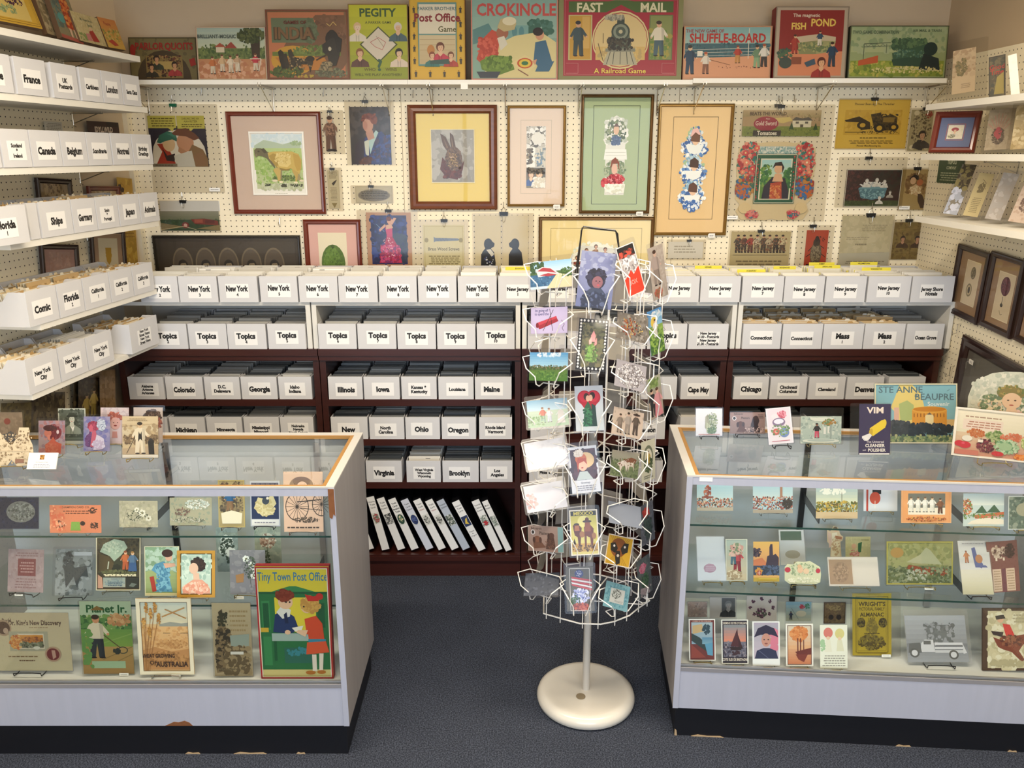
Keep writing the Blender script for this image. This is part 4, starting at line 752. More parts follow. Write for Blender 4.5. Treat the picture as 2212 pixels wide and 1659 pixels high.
# loose wire hooks in the peg holes
def hook(px, py, plane=((0, YW, 0), NB), lab='', L=.03):
    p = hitP(px, py, *plane); n = plane[1]
    m = MB().tube([(0, .004, 0), (0, -.012, 0), (0, -.014, -L), (0, -.03, -L-.004), (0, -.034, -L+.012)], .0016, 5)
    o = m.obj('peg_hook', STEEL, None, Matrix.Translation(p) @ Matrix.Rotation(atan2(n.x, -n.y), 4, 'Z')); tag(o, lab, 'hook', 'empty wire peg hooks on the white pegboard')
for px, py in ((437, 190), (700, 192), (893, 195), (1715, 205), (605, 470)): hook(px, py, lab='empty wire hook in the white pegboard back wall')

# ================================================================ game boxes on the top shelf
def game(label, q, prog, bg, seed=1, d=.045, yaw=0, side='7c5a40', Y=None, ins=.0):
    Y = Y or SF+.03; M, w, h = place(q, (0, Y, 0), NB); h = M.translation.z+h-SZ-.001; M = Matrix.Translation((M.translation.x, Y, SZ+.0015+(.006 if q[0] > 1490 else 0))) @ Matrix.Rotation(radians(-6), 4, 'X') @ Matrix.Rotation(radians(yaw), 4, 'Z')
    b = MB().box(-w/2, 0, 0, w/2, d, h, side); o = b.obj('game_box', INK, None, M); tag(o, label, 'game box', 'antique game boxes on the top shelf')
    A = Art(w-2*ins, h-2*ins, -.0004, seed); A.mb.box(-w/2+.001, -.0004, .001, w/2-.001, 0, h-.001, bg); A.run(prog); A.mb.obj('lid_picture', CARD, o)
    return o
game('dull green game box lettered Parlor Quoits in red arched letters', (277, 79, 424, 163), 'd 6a6040,7c7048 0 0 100 100 60 7;e 4a3c28 50 95 40 66;r 8a7444 24 42 78 92;d 6a3a28,3c3020,a08050,502c20 26 42 76 90 120 4;p b49a5c 36 54 64 54 70 72 30 72;m c89870 2c1c14 3c4030 40 56 34;m c89870 2c1c14 a83c3c 66 70 34;m c89870 2c1c14 3a3428 32 74 32;B a02a22 31 20 15 PARLOR .85;B a02a22 74 20 15 QUOITS .85;e a02a22 6 30 4 14;p a02a22 88 50 96 46 98 62 90 66;f 4c4228 1 1.5', '7c7048', 31, side='4a3c28', Y=SF+.12)
game('light game box with an orange lawn scene of people at tea under a tree', (423, 56, 574, 166), 'g a8bcb4 c8cfb4 2 2 98 45;r 6a7a48 2 40 98 60;d 4a6038,7a8a50,5a6c40 3 34 98 60 80 4;r c08a64 2 60 98 98;d b87c5c,d8a88a 3 62 97 97 60 6;p 3c3024 76 8 92 8 90 62 80 62;o 44502c,34401f,5a6438 78 16 20 14 90 5;r d8cdb4 28 36 40 48;p a8503a 26 38 34 30 42 38;p 9c4438 40 40 50 28 58 40;'+';'.join('k e0b898 6a4030 %s d8ccb8 %d %d 34' % (c, x, y) for x, y, c in ((22, 72, 'c87848'), (36, 68, 'd8b890'), (48, 70, 'e8d8c0'), (58, 68, 'c8a888'), (84, 66, 'c03848')))+';l e8e0d0 1.4 76 60 92 60 88 84;l e8e0d0 1.4 46 68 60 68 56 86;B 54605c 30 18 6.5 BRILLIANT-MOSAIC 1;f d8c8b0 1 1.2', 'c8b090', 32, side='8c2a28', Y=SF+.04)
game('brown game box lettered India with hunters and a round yellow scene', (573, 17, 752, 169), 'r c07854 3 4 95 96;r 7a5840 60 8 96 70;d 7a5840,6c4c38,866048 60 8 96 60 50 5;e 7a5840 60 62 40 36;r 687458 7 12 58 47;o 687458,5c684c 54 30 8 17 60 4;e c89838 32 72 27 21;r 6c7a38 7 60 90 66;o 586a34,6c8040,7c8c48 58 58 26 7 80 3;p bc7c34 10 68 70 68 78 86 24 86;o 4c5c2c,5c6c34,3c4824 24 88 20 8 90 3;o 7c8464,6c6c54,545440 78 90 20 6 70 3;d b8a040 34 93 56 98 12 2.4;'
 'p 2c241c 14 60 17 57 20 60 22 66 26 84 18 84 15 70;p 342c22 20 64 24 62 28 82 22 84;p 3c3428 26 58 30 56 34 68 46 70 56 68 56 76 52 90 50 78 42 78 40 88 36 80 28 86;d 8a7450,b09468,2c241c 26 66 54 84 26 2;e 2c241c 53 70 5 4;e 241c18 80 42 8 12;p 2c2824 68 50 80 40 92 44 88 66 84 80 76 80 74 66 68 60;p 1f1c1c 82 34 92 42 90 60 86 62;e 241c18 80 33 4 4;l c8a868 1.2 74 20 78 24 82 18 86 23;l 3c2c1c 2 60 72 76 62;p 8a7c5c 62 86 68 74 78 74 80 88;o 5c5440,a09070 72 80 7 6 30 2.4;e c8c0ac 77 56 2 3;'
 'B 6a2c20 36 18.5 4.6 GAMES_OF 1.1;B 54402a 35 34 17 INDIA .95;B 7c5c3c 34.4 33.6 15.6 INDIA .95;f 7c4a34 1 2', '8c6c4c', 33, side='5c4030')
game('lime green game box lettered Pegity with a grey diamond and four faces', (752, 5, 881, 171), 'g c8c830 8c9a2c 0 0 100 100;B 3c5a34 50 11 10.5 PEGITY 1.05;t 4a5424 50 24 3.4 A_PARKER_GAME 1;p 4a5424 50 29 82 53 50 77 18 53;p d8cfc0 50 31 79 53 50 75 21 53;l b0404c .6 36 50 50 44 62 50 56 60 44 56 36 50;l 8a7a6c .6 46 42 58 56;m e8d0b8 d8b890 e0d8c8 15 36 26;m e0b898 d8d0c8 4a6470 83 36 26;m e0b898 8a5a34 5c3a34 18 70 26;m e8c8a8 1c1414 e0d0c0 84 70 26;B 2f5c44 51 80 15 ? 1.1;t 6a5c20 34 86 4 WHO 1.1;t 6a5c20 70 86 4 WINS 1.1;t 5a5c24 48 93 3.2 WILL_WE_PLAY_ANOTHER? 1.2;f 8a6a40 0 1.2', 'b0b42c', 34, side='5c3428')
star = ';'.join('k e0a040 4a3018 4a4438 3a342c %d %d 8' % (x, y) for x, y in ((12,5),(37,4),(62,4),(88,5),(8,20),(8,36),(8,50),(8,64),(8,78),(92,20),(92,36),(92,50),(92,64),(92,78),(10,93),(36,93),(62,93),(88,93)))
game('yellow bordered game box lettered Parker Brothers Post Office Game', (884, -22, 1004, 164), 'r dfb43c 0 0 100 100;'+star+';r 6a9a98 15 12 85 84;r e8dcc4 17 14 83 82;r e8e0cc 17 14 83 47;t 3c6a7a 50 19 3.6 PARKER_BROTHERS 1.05;B 8a2430 50 29 9 Post_Office .95;t 5c5a30 68 42 6.4 Game 1;r 6a9a98 17 47.5 83 49;g d8c8a4 c8b48c 17 49 83 82;l b09a70 .4 18 54 82 54;l b09a70 .4 18 60 82 60;l b09a70 .4 18 66 82 66;e c88a4c 38 66 7 6;m e8c0a0 6a3a28 c84058 55 68 24;m e8c0a0 8a4a30 3c7a78 40 76 18;m e8c0a0 7a4830 b84a40 74 76 18;p 3c5c58 36 78 70 76 72 82 36 82;f b89030 0 .8', 'dfb43c', 35, side='8c3428')
game('pale blue game box lettered Crokinole with a turbaned man and a boy playing', (1017, -62, 1206, 169), 'g 7fa8a4 9cbcb0 0 0 100 60;B c8504c 52 33 11 CROKINOLE 1;p 5c8a8c 2 52 20 46 30 60 2 66;d 4c7a70,3c6a5c 66 44 92 56 50 4;r 7caaa8 42 48 66 62;e 5c9098 50 54 3 5;e 5c9098 58 54 3 5;p e0d49c 16 72 50 58 80 54 98 64 98 98 16 98;p c8503c 6 80 14 60 24 52 34 56 30 78 16 88;d b84434,d86450 8 60 30 80 40 3;p 6a8a34 10 82 24 76 46 78 50 90 30 96 12 90;d 7c9c40,567428 14 78 46 90 30 3;p 3c4450 6 92 34 92 30 98 10 98;e a86a50 36 55 7 6;p e0dccc 30 60 38 58 42 66 34 72;p c8b888 30 50 34 42 44 40 52 46 50 52 38 54;e e8dfc0 44 44 8 4;p e8d8a0 46 84 62 76 78 84 64 94;e c8502c 62 84 9 5;e e8c84c 62 84 7 4;e 3c7a4c 62 84 4 2;e d8a080 79 57 5 5;e 2a1c1a 77 54 6 4;p 3c6a8c 74 64 86 62 94 84 80 90 72 82;p 3c6a8c 78 84 96 82 90 92 74 92;p d8a080 70 82 76 80 74 86;l 8a5c48 1 54 90 66 96;f d88a78 0 1.2', '8cb0a4', 36, side='a08478')
game('red and green game box lettered Fast Mail with a locomotive in a circle', (1207, -12, 1476, 170), 'r 8a8a5c 0 0 100 100;r a8283c 4 3 96 95;p 4f6a34 8 6 40 6 50 3 60 6 92 6 92 19 62 19 50 10 38 19 8 19;B e6dfbc 25 13 10.5 FAST 1;B e6dfbc 76 13 10.5 MAIL 1;r c8c088 8 22 27 76;r c89c3c 9 23 26 75;r d8b060 19 24 25 62;k d8a888 2c2a30 3c5058 34464c 16 50 44;r 6a7a4c 73 22 92 76;r 8a9458 74 23 91 75;d 6a8a40,a8a04c 74 40 90 74 40 4;k e0b090 3a2a20 e8e0cc 4a6470 81 50 44;e e0d49c 50 52 23 35;e a8283c 50 52 22 33;e e0c890 50 52 21.5 32;r d8b870 30 60 70 76;o c0a870,d8c488 50 70 18 12 40 4;p 5c6a5c 43 44 57 44 60 72 40 72;e 3c4a44 50 42 7.5 11;e 8a9484 50 42 6 9;e 4c5a50 50 42 4 6;e c8c0a0 50 42 1.6 2.4;r 3a4640 47 25 53 33;o 8c8a7c,b8b4a0 44 25 8 3 24 3;r 8a8c7c 38 62 62 66;p b8b49c 40 66 60 66 64 82 36 82;l 3c4038 .8 42 66 39 81;l 3c4038 .8 45 66 44 81;l 3c4038 .8 50 66 50 81;l 3c4038 .8 55 66 56 81;l 3c4038 .8 58 66 61 81;d 4a4438,2c2a28 40 50 60 64 40 3;l 5c4a30 .8 32 56 36 76;l 5c4a30 .8 36 44 36 56;t f0d860 50 89 6 A_Railroad_Game 1.1;l d88a8c .5 6 80 16 80 16 92 6 92;l d88a8c .5 94 80 84 80 84 92 94 92;l d88a8c .4 5 4.5 95 4.5 95 94 5 94 5 4.5', '8a8a5c', 37, side='6e6440')
game('wide game box lettered Shuffle-Board with players on a ship deck', (1477, 54, 1668, 163), 'g 7fb0b4 a8c4bc 2 2 98 34;r 3a6470 2 32 98 60;d 44707c,305660 2 32 98 58 50 4;r e0a27c 2 58 98 94;p e0a27c 2 60 98 54 98 60;l d8d4c8 .8 2 44 98 40;l d8d4c8 .8 2 50 98 46;l d8d4c8 .8 2 56 98 52;l e0dccc 1.4 74 4 74 60;t a02a2c 24 9 6 THE_NEW_GAME_OF 1.1;B b8281f 50 22 16 SHUFFLE-BOARD .86;k e8c098 2c241e 1f3f5c 1f3f5c 8 62 56;k e0b088 b8542c e8e0d4 8a5a44 26 68 42;l 7c4a2c 1 30 62 54 72;k e0b088 8a3c28 b83c2c c8904c 62 52 34;k e0b088 3a2a24 6f9070 8cae86 84 56 44;k e8c8a8 a8502c e8e4dc 3a3434 92 54 44;r f0ece0 16 46 22 56;d 6a2c20 40 74 86 78 8 1.4;f b88a68 0 1.4', 'd8a07c', 38, side='8c1f24', Y=SF+.04)
game('deep red game box lettered The Magnetic Fish Pond with children at a tank', (1676, 14, 1833, 164), 'r b8a894 0 0 100 100;r 8c2420 6 5 94 96;t e8dcc8 42 12 4.6 The_magnetic 1.1;B e8c860 32 27 9 FISH .9;B e8c860 66 22 10 POND .9;r d88a64 6 62 94 96;p d88a64 6 68 30 60 94 66 94 70;p c8b89c 28 42 60 38 84 42 84 50 58 48 30 52;p 8a8c60 32 50 58 47 58 66 34 66;p a0a070 58 47 84 48 82 62 58 66;d 6a7c54,a8a870 34 50 82 62 50 3;k e0b088 4a2c20 a8382c a83c30 28 52 28;k e0b088 4a2c20 2c4a64 e0d8c8 62 44 22;k e0b088 3a2418 24405c 2c3c50 80 66 36;m e0b088 5a2418 a0302c 66 84 30;o 3a5448,4c6a4c 14 66 10 8 30 3;e 3c4a44 16 78 9 8;r 8a4c34 24 70 38 80;p 3c5468 42 78 56 72 58 80 46 84;f 8a7c6c 0 1.4', 'b8a894', 39, side='7c1f1f', d=.06)
game('green game box lettered Two Game Combination with a streamlined locomotive', (1836, 57, 2048, 165), 'g 9cae84 b0b888 2 2 98 50;d a8b48c,8ca078 2 4 98 50 50 8;r 8a9a3c 2 66 98 96;d 9aa844,6f8434,b8b458 2 68 98 95 100 5;B 5a6a50 26 12 6 TWO_GAME_COMBINATION 1;t 5a6a50 78 9 5 AIR_MAIL_&_TRAIN 1;l 54604a 1.2 15 34 15 72;l 54604a 1.2 15 34 42 32;l 54604a 1 15 40 42 38;l 54604a .7 16 34 19 40 22 34 25 40 28 34 31 40 34 34 37 39;l 54604a 1 38 34 38 52;p c05c34 10 66 30 56 30 70 10 76;d 4c6a4c,5f7c54,3c5840 44 26 78 44 90 6;p 3c5c44 44 52 80 34 84 62 46 72;p 2f4c3c 44 64 84 54 88 78 46 76;e 1f3430 83 44 7 13;p 1c2c2c 76 52 92 62 94 84 72 84;d 44685a,6a8a70 46 46 76 60 30 3;l c8c8a4 1 44 80 96 86;o d8cc8c 60 84 36 6 50 3;f 4c4c34 0 1.6', '9aa878', 40, side='3c4030')

# ================================================================ old picture books on the side shelf, other side wall goods
def lplane(x): return (LM @ Vector((x, 0, 0)), LN)
def lplane_t(x, z, tilt):
    t = radians(tilt); return (LM @ Vector((x, 0, z)), Vector((LN.x*cos(t), LN.y*cos(t), sin(t))))
def lcard(name, label, q, x, z, tilt, prog, bg, seed, cat='picture book', d=.02):
    M, w, h = place(q, *lplane_t(x, z, tilt)); b = MB().box(-w/2, 0, 0, w/2, d, h, bg); b.c = [lin('5c4430')]*len(b.c); M.translation.z = max(M.translation.z, z+.002+abs(M.col[0].xyz.z)*w/2)
    o = b.obj(name, INK, None, M); tag(o, label, cat); A = Art(w, h, -.0004, seed); A.mb.box(-w/2, -.0004, 0, w/2, 0, h, bg); A.run(prog); A.mb.obj('cover_picture', CARD, o)
z1 = ZS[1]
lcard('picture_book', 'yellow bordered old board leaning on the uppermost side shelf', (-95, -70, 62, -40, 82, 67, -95, 20), .2, z1, 16, 'r e0c878 12 10 88 88;f 6a4a20 4 1;f 6a4a20 9 .6;o 5a2c4c,3c2040 70 50 14 8 30 4;d 8aa070,a8b888 30 60 70 76 30 5;m e0b090 4a2c20 8a3c2c 40 50 40', 'd8b040', 51)
lcard('picture_book', 'dark spined old book between two bright boards on the side shelf', (72, -60, 112, -45, 120, 78, 84, 66), .17, z1, 16, 'r a89878 0 0 60 100;d 8a7c60,c0b090 2 4 55 96 40 6;r 2c1810 70 0 100 100', 'a08c68', 52)
lcard('picture_book', 'tall old picture book of a figure in orange robes', (104, -55, 146, -30, 171, 90, 118, 78), .2, z1, 16, 'd 5c6a64,6a8078 0 0 45 80 50 6;e 5a9a98 28 66 16 8;p c8602c 40 20 72 10 84 50 80 82 50 80;d d8743c,a8402c,e09850 44 20 82 80 80 4;e d8a080 58 12 9 7;p d8b8a0 48 80 60 80 58 94 50 94;p d8b8a0 68 80 80 80 80 94 72 94;r b05c50 0 94 100 100', '8c8468', 53)
lcard('picture_book', 'pale old children book with a girl in a red cloak', (152, 22, 208, 40, 232, 101, 172, 88), .21, z1, 16, 'd c8b888,d8cca0,b8b080 0 0 100 100 70 7;t 7a8468 50 20 9 My_Honey_Book .8;t 7a8468 58 36 9 Stories .8;p a83028 46 60 62 50 76 90 50 92;e e0b898 56 50 6 5;p c88080 30 70 46 66 48 92 30 92;d 8a9a5c 4 70 30 95 20 5', 'd0c090', 54)
lcard('picture_book', 'orange topped small old book at the end of the side shelf', (211, 37, 248, 44, 271, 109, 233, 101), .21, z1, 16, 'g d88848 d8b050 0 0 100 100;t 9c2c24 44 18 12 Poems .9;d b8a048,8a9448,d8c070 4 34 96 80 50 6;p b8402c 10 78 40 70 66 88 40 92', 'd8a850', 55)
pl = lplane(.02)
def lhang(name, label, q, prog, bg, seed, cat='print', fr=None, x=.02, **k):
    M, w, h = place(q, *lplane(x))
    if fr: return framed('framed_picture', label, M, w, h, .02, 'x', fr, (22, 14, 78, 84), prog, fmat=DARKF if seed % 2 else RED, bg=bg, seed=seed, depth=.014)
    return flat(name, label, cat, M, w, h, prog, bg, .0012, seed, **k)
lhang('place_sign', 'brown card lettered Idyllwild behind the Montreal box', (189, 262, 257, 264, 257, 300, 189, 296), 'r 2c1c1c 60 0 100 30;B d8c8b8 50 48 32 IDYLLWILD .85', '3a2220', 61, 'sign')
lhang('price_list', 'white printed note on the side wall above the Canada box', (97, 262, 135, 264, 135, 300, 97, 298), 's 8a8478 8 8 92 88 9', 'd8d2c4', 62, 'note')
lhang('x', 'dark framed picture behind the Ships box', (78, 384, 153, 388, 153, 470, 78, 470), 'p 8a7254 0 40 60 50 100 60 100 100 0 100;d 9a8464,7a6448 0 0 100 100 40 8', 'b8a078', 63, fr='a08660')
lhang('x', 'red brown frame half hidden behind the Japan box', (190, 404, 257, 400, 257, 480, 190, 480), 'd 9a8464 0 0 100 100 30 8', 'c8b088', 64, fr='b89a70')
lhang('yellow_poster', 'narrow yellow poster standing near the wall corner', (258, 385, 288, 385, 296, 600, 262, 600), 'd b89038,c8a448,a88430 0 0 100 100 60 6;o 3a2414 20 12 16 5 12 3;s 8a6420 10 40 90 60 6', 'b8953c', 65, 'poster')
lhang('x', 'dark framed pink picture under the fourth side shelf', (82, 530, 165, 526, 170, 640, 92, 640), 'd b08c80,c09c90 0 0 100 100 40 8', 'b4948a', 67, fr='b08c84')
lhang('x', 'framed picture with a yellow cup shape under the Germany box', (192, 496, 266, 492, 272, 640, 200, 640), 'p b8902c 34 20 66 20 62 48 50 56 38 48;o b8902c 50 34 14 10 20 4', 'd8ccb0', 69, fr='a88a70')
for i, (q, lab, bg, pr) in enumerate((((150, 830, 222, 815, 245, 960, 165, 960), 'dim sepia portrait print below the lowest side shelf', '5c503c', 'd 3c3226,7a6a4c 0 0 100 100 70 7;m b09870 2c2018 3a3024 50 56 60'),
    ((162, 822, 205, 818, 232, 925, 175, 925), 'brown picture of two children in yellow below the side shelf', '4a3c2c', 'd 3a3024,6a5a40 0 0 100 100 60 6;k c8a880 3a2c1c c8b060 a89448 35 60 60;k c8a880 3a2c1c d0b868 a89448 65 50 60'),
    ((205, 810, 235, 800, 262, 925, 226, 925), 'tan folded poster edge beside the dark bookcase', 'a88a64', 'd b89870,98784c 0 0 100 100 50 7;l 7a6040 1 30 0 34 100'),
    ((60, 860, 128, 845, 150, 985, 70, 985), 'greyish print leaning on the side wall behind the portrait cards', '6e6046', 'd 584c38,8a7a58,4a3e2e 0 0 100 100 80 7'),
    ((0, 880, 60, 870, 72, 985, 0, 985), 'dull yellow print at the side wall behind the bottle cards', '8a7a4c', 'd 9a8c58,6f6240 0 0 100 100 60 7;e 8a4a3a 60 60 12 9'))):
    M, w, h = place(q, *lplane(.03+.012*i)); flat('wall_print', lab, 'print', M, w, h, pr, bg, .001, 70+i, SLEEVE, (.008,)*4)

# ================================================================ the other side wall
NR = Vector((-1, 0, 0)); RP = lambda x: (Vector((x, 0, 0)), NR)
def rplane(x, z, tilt, yaw=0):
    t, y = radians(tilt), radians(yaw); return (Vector((x, 0, z)), Vector((-cos(t)*cos(y), -cos(t)*sin(y), sin(t))))
def rstand(name, label, q, x, zi, prog, bg, seed, tilt=12, yaw=25, holder=None, pad=(.012,)*4, fr=None, cat='card', b0=None):
    """stands on a side shelf; the plane passes through the shelf point under the middle of its foot"""
    P = quadpts(q); bx, by = (P[2][0]+P[3][0])/2, (P[2][1]+P[3][1])/2; z = RZ[zi]
    d = hitP(bx, by, (x, 0, 0), NR); n = rplane(0, 0, tilt, yaw)[1]; base = Vector((x, d.y, z)); M, w, h = place(q, base, n)
    M.translation.z = z+.003+abs(M.col[0].xyz.z)*w/2
    if fr: return framed('framed_picture', label, M, w, h, .022, 'x', fr, (33, 32, 67, 66), prog, fmat=RED, bg=bg, seed=seed, line=('a05a50', 3, 1.4))
    return flat(name, label, cat, M, w, h, prog, bg, .001, seed, holder, pad)
rstand('sleeved_card', 'tall clear sleeve with a faded flower card on the high side shelf', (2062, 104, 2112, 96, 2108, 190, 2058, 200), 1.72, 0, 'd c8b090,b89c7c 0 0 100 60 40 7;o 7a7050,94845c 40 40 24 20 50 4;s a08c70 40 78 80 90 3', 'd0b896', 81, 8, 50, SLEEVE, (.02, .03, .04, .03), b0=1)
rstand('story_book', 'dark covered book with red lettering on the high side shelf', (2142, 120, 2178, 108, 2168, 206, 2132, 208), 1.74, 0, 'd 4a4430,5c5238,3c3a2c 0 0 100 100 60 7;t 9a2c20 50 26 11 Good .9;t 9a2c20 50 38 11 Time .9;p 8a7a3c 30 90 50 50 90 40 90 92;f 2c2418 0 2', '4a402c', 82, 4, 50, None, cat='book')
rstand('note_card', 'white upright card stand beside the dark book on the high shelf', (2188, 110, 2206, 106, 2196, 200, 2176, 206), 1.74, 0, 'd efe6d8 0 0 100 100 4 6', 'f0e8dc', 83, 12, 50, None)
rstand('x', 'small red wood frame with a blue mat and baby drawing', (2024, 240, 2124, 238, 2106, 328, 2008, 328), 1.70, 1, 'd d8ccb0 0 0 100 100 20 8;e a04048 46 32 24 14;m e0b898 a04048 d8ccb8 46 52 60;o 6a6a50,8a8468 30 80 24 12 30 4', 'e0d4bc', 84, 12, 48, fr='5a6488')
rstand('sleeved_card', 'clear sleeve with a pink fan and lady card beside the small frame', (2140, 245, 2196, 238, 2180, 328, 2122, 330), 1.72, 1, 'd a89880,b8a890 0 0 100 100 40 7;'+';'.join('l c08a78 1.6 46 60 %d %d' % (46+50*cos(a), 60-50*sin(a)) for a in (.5, .8, 1.1, 1.4, 1.7, 2.0, 2.3, 2.6))+';o 6a5848,4a3c30 46 66 24 20 60 4;o b04850 46 60 12 14 30 4', 'b0a088', 85, 12, 45, SLEEVE, (.01, .02, .01, .01))
rstand('sleeved_card', 'brownish sleeve leaning at the frame edge on the middle side shelf', (2196, 240, 2260, 230, 2250, 330, 2180, 332), 1.72, 1, 'd c8b48c,a89468,d8c8a4 0 0 100 100 60 7', 'bca880', 86, 14, 40, SLEEVE)
M, w, h = place((2028, 345, 2084, 345, 2076, 398, 2026, 394), *RP(XR-.012)); flat('tin_sign', 'dark green sign lettered Tripoli behind the clear sleeves', 'sign', M, w, h, 'r 44553c 0 0 100 100;B c8ccb0 54 10 16 TRIPOLI .95;t c8ccb0 54 34 13 COMPANY .9;s a8ac90 12 52 92 92 4', '3c4c38', .002, 87)
rstand('sleeved_card', 'glossy slanted sleeve with a dim brown flower card on the low side shelf', (2084, 365, 2110, 365, 2062, 475, 2028, 468), 1.70, 2, 'd 8a7a50,a8985c,5c5038 0 0 100 50 60 7;d c8ccd0,e8eaee 0 50 100 100 20 8', '9a9078', 88, 22, 40, RIGID, (.01,)*4)
rstand('sleeved_card', 'slanted yellow card with a small bird sketch', (2114, 384, 2148, 386, 2106, 480, 2076, 474), 1.71, 2, 'l 6a5a38 .8 40 14 70 22 60 30 80 36;o 8a7a50 50 34 20 12 40 3;s 9a8a5c 22 56 80 92 9', 'd8c488', 89, 22, 42, RIGID, (.012,)*4)
rstand('sleeved_card', 'empty looking slanted clear sleeve after the yellow bird card', (2160, 385, 2196, 388, 2160, 490, 2128, 484), 1.71, 2, 'd b8b0a0,c8c0b0 0 0 100 100 20 8', 'b8ae9c', 90, 22, 42, RIGID, (.012,)*4)
rstand('sleeved_card', 'slanted pinkish card with a brown round scene at the shelf end', (2200, 420, 2250, 425, 2225, 505, 2178, 495), 1.71, 2, 'd d0b89c,c0a486 0 0 100 100 30 7;o 6a5040,8a7058 50 46 30 24 60 4', 'ccb498', 91, 22, 42, RIGID, (.012,)*4)
def rframe(label, q, fcol, matc, inner, prog, seed, fw=.024, x=.012, bg='d8c4a4', **k):
    M, w, h = place(q, *RP(XR-x)); return framed('framed_picture', label, M, w, h, fw, 'x', matc, inner, prog, fmat=DARKF, bg=bg, seed=seed, **k)
rframe('dark framed print of two grey seeds on tan matting', (2074, 524, 2138, 545, 2122, 706, 2056, 674), 0, '9a7a5c', (32, 18, 76, 80), 'e 7c7058 56 26 18 14;o 6a5e48,948868 56 26 14 11 40 3;e 8a7c5c 46 66 20 15;e c8b48c 46 66 15 11;e 4c4030 46 66 8 8;f e8d8b8 0 1.5', 92)
rframe('dark framed print of a purple fig above a stem on tan matting', (2141, 537, 2208, 560, 2200, 738, 2128, 706), 0, '9a7a5c', (30, 22, 80, 84), 'e 5a2430 50 28 28 20;e 74384a 44 24 12 12;o 4a1c28,6c2c3a 50 28 22 16 40 3;l 4a4030 1.4 46 50 46 66;e 4c4434 46 68 8 4;l 6a5e48 .8 40 80 50 88 60 86;f e8d8b8 0 1.5', 93)
rframe('third dark frame cut by the picture edge on the side wall', (2216, 560, 2290, 590, 2290, 780, 2208, 742), 0, '9a7a5c', (30, 22, 80, 84), 'd a89070 0 0 100 100 20 8', 94)
MB_ = place((2078, 722, 2330, 850, 2310, 1100, 2060, 900), *RP(XR-.014))
framed('framed_picture', 'big dark wooden frame on the side wall behind the lace valentine', MB_[0], MB_[1], MB_[2], .05, 'x', '5a544c', (12, 12, 88, 88), 'd 5c5850,6c665c 0 0 100 100 30 9', fmat=DARKF, bg='66625a', seed=95, tagpos=(-MB_[1]*.36, MB_[2]*.74))

for px, py in ((2076, 700), (2060, 792)): hook(px, py, RP(XR-.009), 'empty wire hook in the pegboard of the side wall by the framed botanicals', .04)
p = hitY(1003, 184, SF); o, _ = sheet('shelf_tag', .030, .026, '', None, T(p.x, SF-.002, p.z-.016), .001, 'f0ece2'); tag(o, 'little blank white tag hanging on the game shelf edge', 'tag')
# ================================================================ the spinning card rack
RCX, RCY = .27, 2.565
rack = thing('spinner_rack', 'white wire spinning postcard rack on a round cream base', 'card rack', T(RCX, RCY, 0))
BASEM = mat('cream_enamel', 'd9d4ca', rough=.28, noise=.05, nscale=5, coat=.4)
MB().lathe([(0, .001), (.168, .001), (.176, .008), (.179, .022), (.174, .037), (.162, .046), (.148, .048), (.132, .046), (.06, .045), (.03, .046), (0, .046)], 56).obj('base', BASEM, rack, None, True)
MB().lathe([(0, .0462), (.017, .0462), (.017, .0475), (0, .0475)], 20, '8a7c64').obj('bolt_plate', INK, rack, T(-.022, -.045, 0))
MB().lathe([(.0, .046), (.0135, .046), (.0135, 1.36), (.016, 1.36), (.016, 1.40), (0, 1.40)], 18).obj('pole', RACKW, rack, None, True)
MB().tube([(-.066, 0, 1.55), (-.054, 0, 1.70), (-.048, 0, 1.712), (.05, 0, 1.700), (.058, 0, 1.690), (.075, 0, 1.56)], .0028, 6).obj('handle', BLACKW, rack)
MB().tube([(-.070, .03, 1.55), (-.050, .03, 1.705), (.056, .03, 1.695), (.085, .03, 1.56)], .0022, 6).obj('handle', BLACKW, rack)
PHI = [radians(v) for v in (-3, 33, 46, 105, 150, 195, 245, -28)]     # face directions, 0 = towards the counter gap
OFF = [0, .010, .098, .03, 0, 0, -.03, -.06]                          # where each column sits along its face
AP = .168
def facexy(k, s, ap=None):
    a = PHI[k]; ap = AP if ap is None else ap; s += OFF[k]; return ap*sin(a)+s*cos(a), -ap*cos(a)+s*sin(a)
for z in (.42, .98, 1.585):
    m = MB(); m.tube([(*facexy(k, s), z) for k in (7, 0, 1, 2, 3, 4, 5, 6) for s in (-.034, .034)], .0026, 6, closed=True)
    for k in range(0, 8, 2): m.tube([(0, 0, z-.012), (*facexy(k, 0), z)], .0024, 5)
    m.obj('ring', RACKW, rack)
for k in range(8):
    for s in (-.026, .026):
        x, y = facexy(k, s, AP-.004); MB().tube([(x, y, .40), (x, y, 1.60)], .0018, 5).obj('upright_wire', RACKW, rack)
def pocket_mb(w, h):
    """bent wire pocket: top bar, flared ears, fronts running down to the floor of the pocket"""
    m = MB(); r = .0019; a = w/2
    m.tube([(-a*.55, -.048, h*.30), (-a*.95, -.062, h*.62), (-a-.026, -.030, h*.93), (-a+.004, 0, h), (a-.004, 0, h), (a+.026, -.030, h*.93), (a*.95, -.062, h*.62), (a*.55, -.048, h*.30)][0:4], r, 5)
    m.tube([(-a+.004, 0, h), (a-.004, 0, h)], r, 5)
    m.tube([(a-.004, 0, h), (a+.026, -.030, h*.93), (a*.95, -.062, h*.62), (a*.50, -.046, h*.02), (a*.46, -.030, -.008), (a*.46, 0, -.004)], r, 5)
    m.tube([(-a*.55, -.048, h*.30), (-a*.50, -.046, h*.02), (-a*.46, -.030, -.008), (-a*.46, 0, -.004)], r, 5)
    m.tube([(-a*.46, 0, -.004), (a*.46, 0, -.004)], r, 5); return m
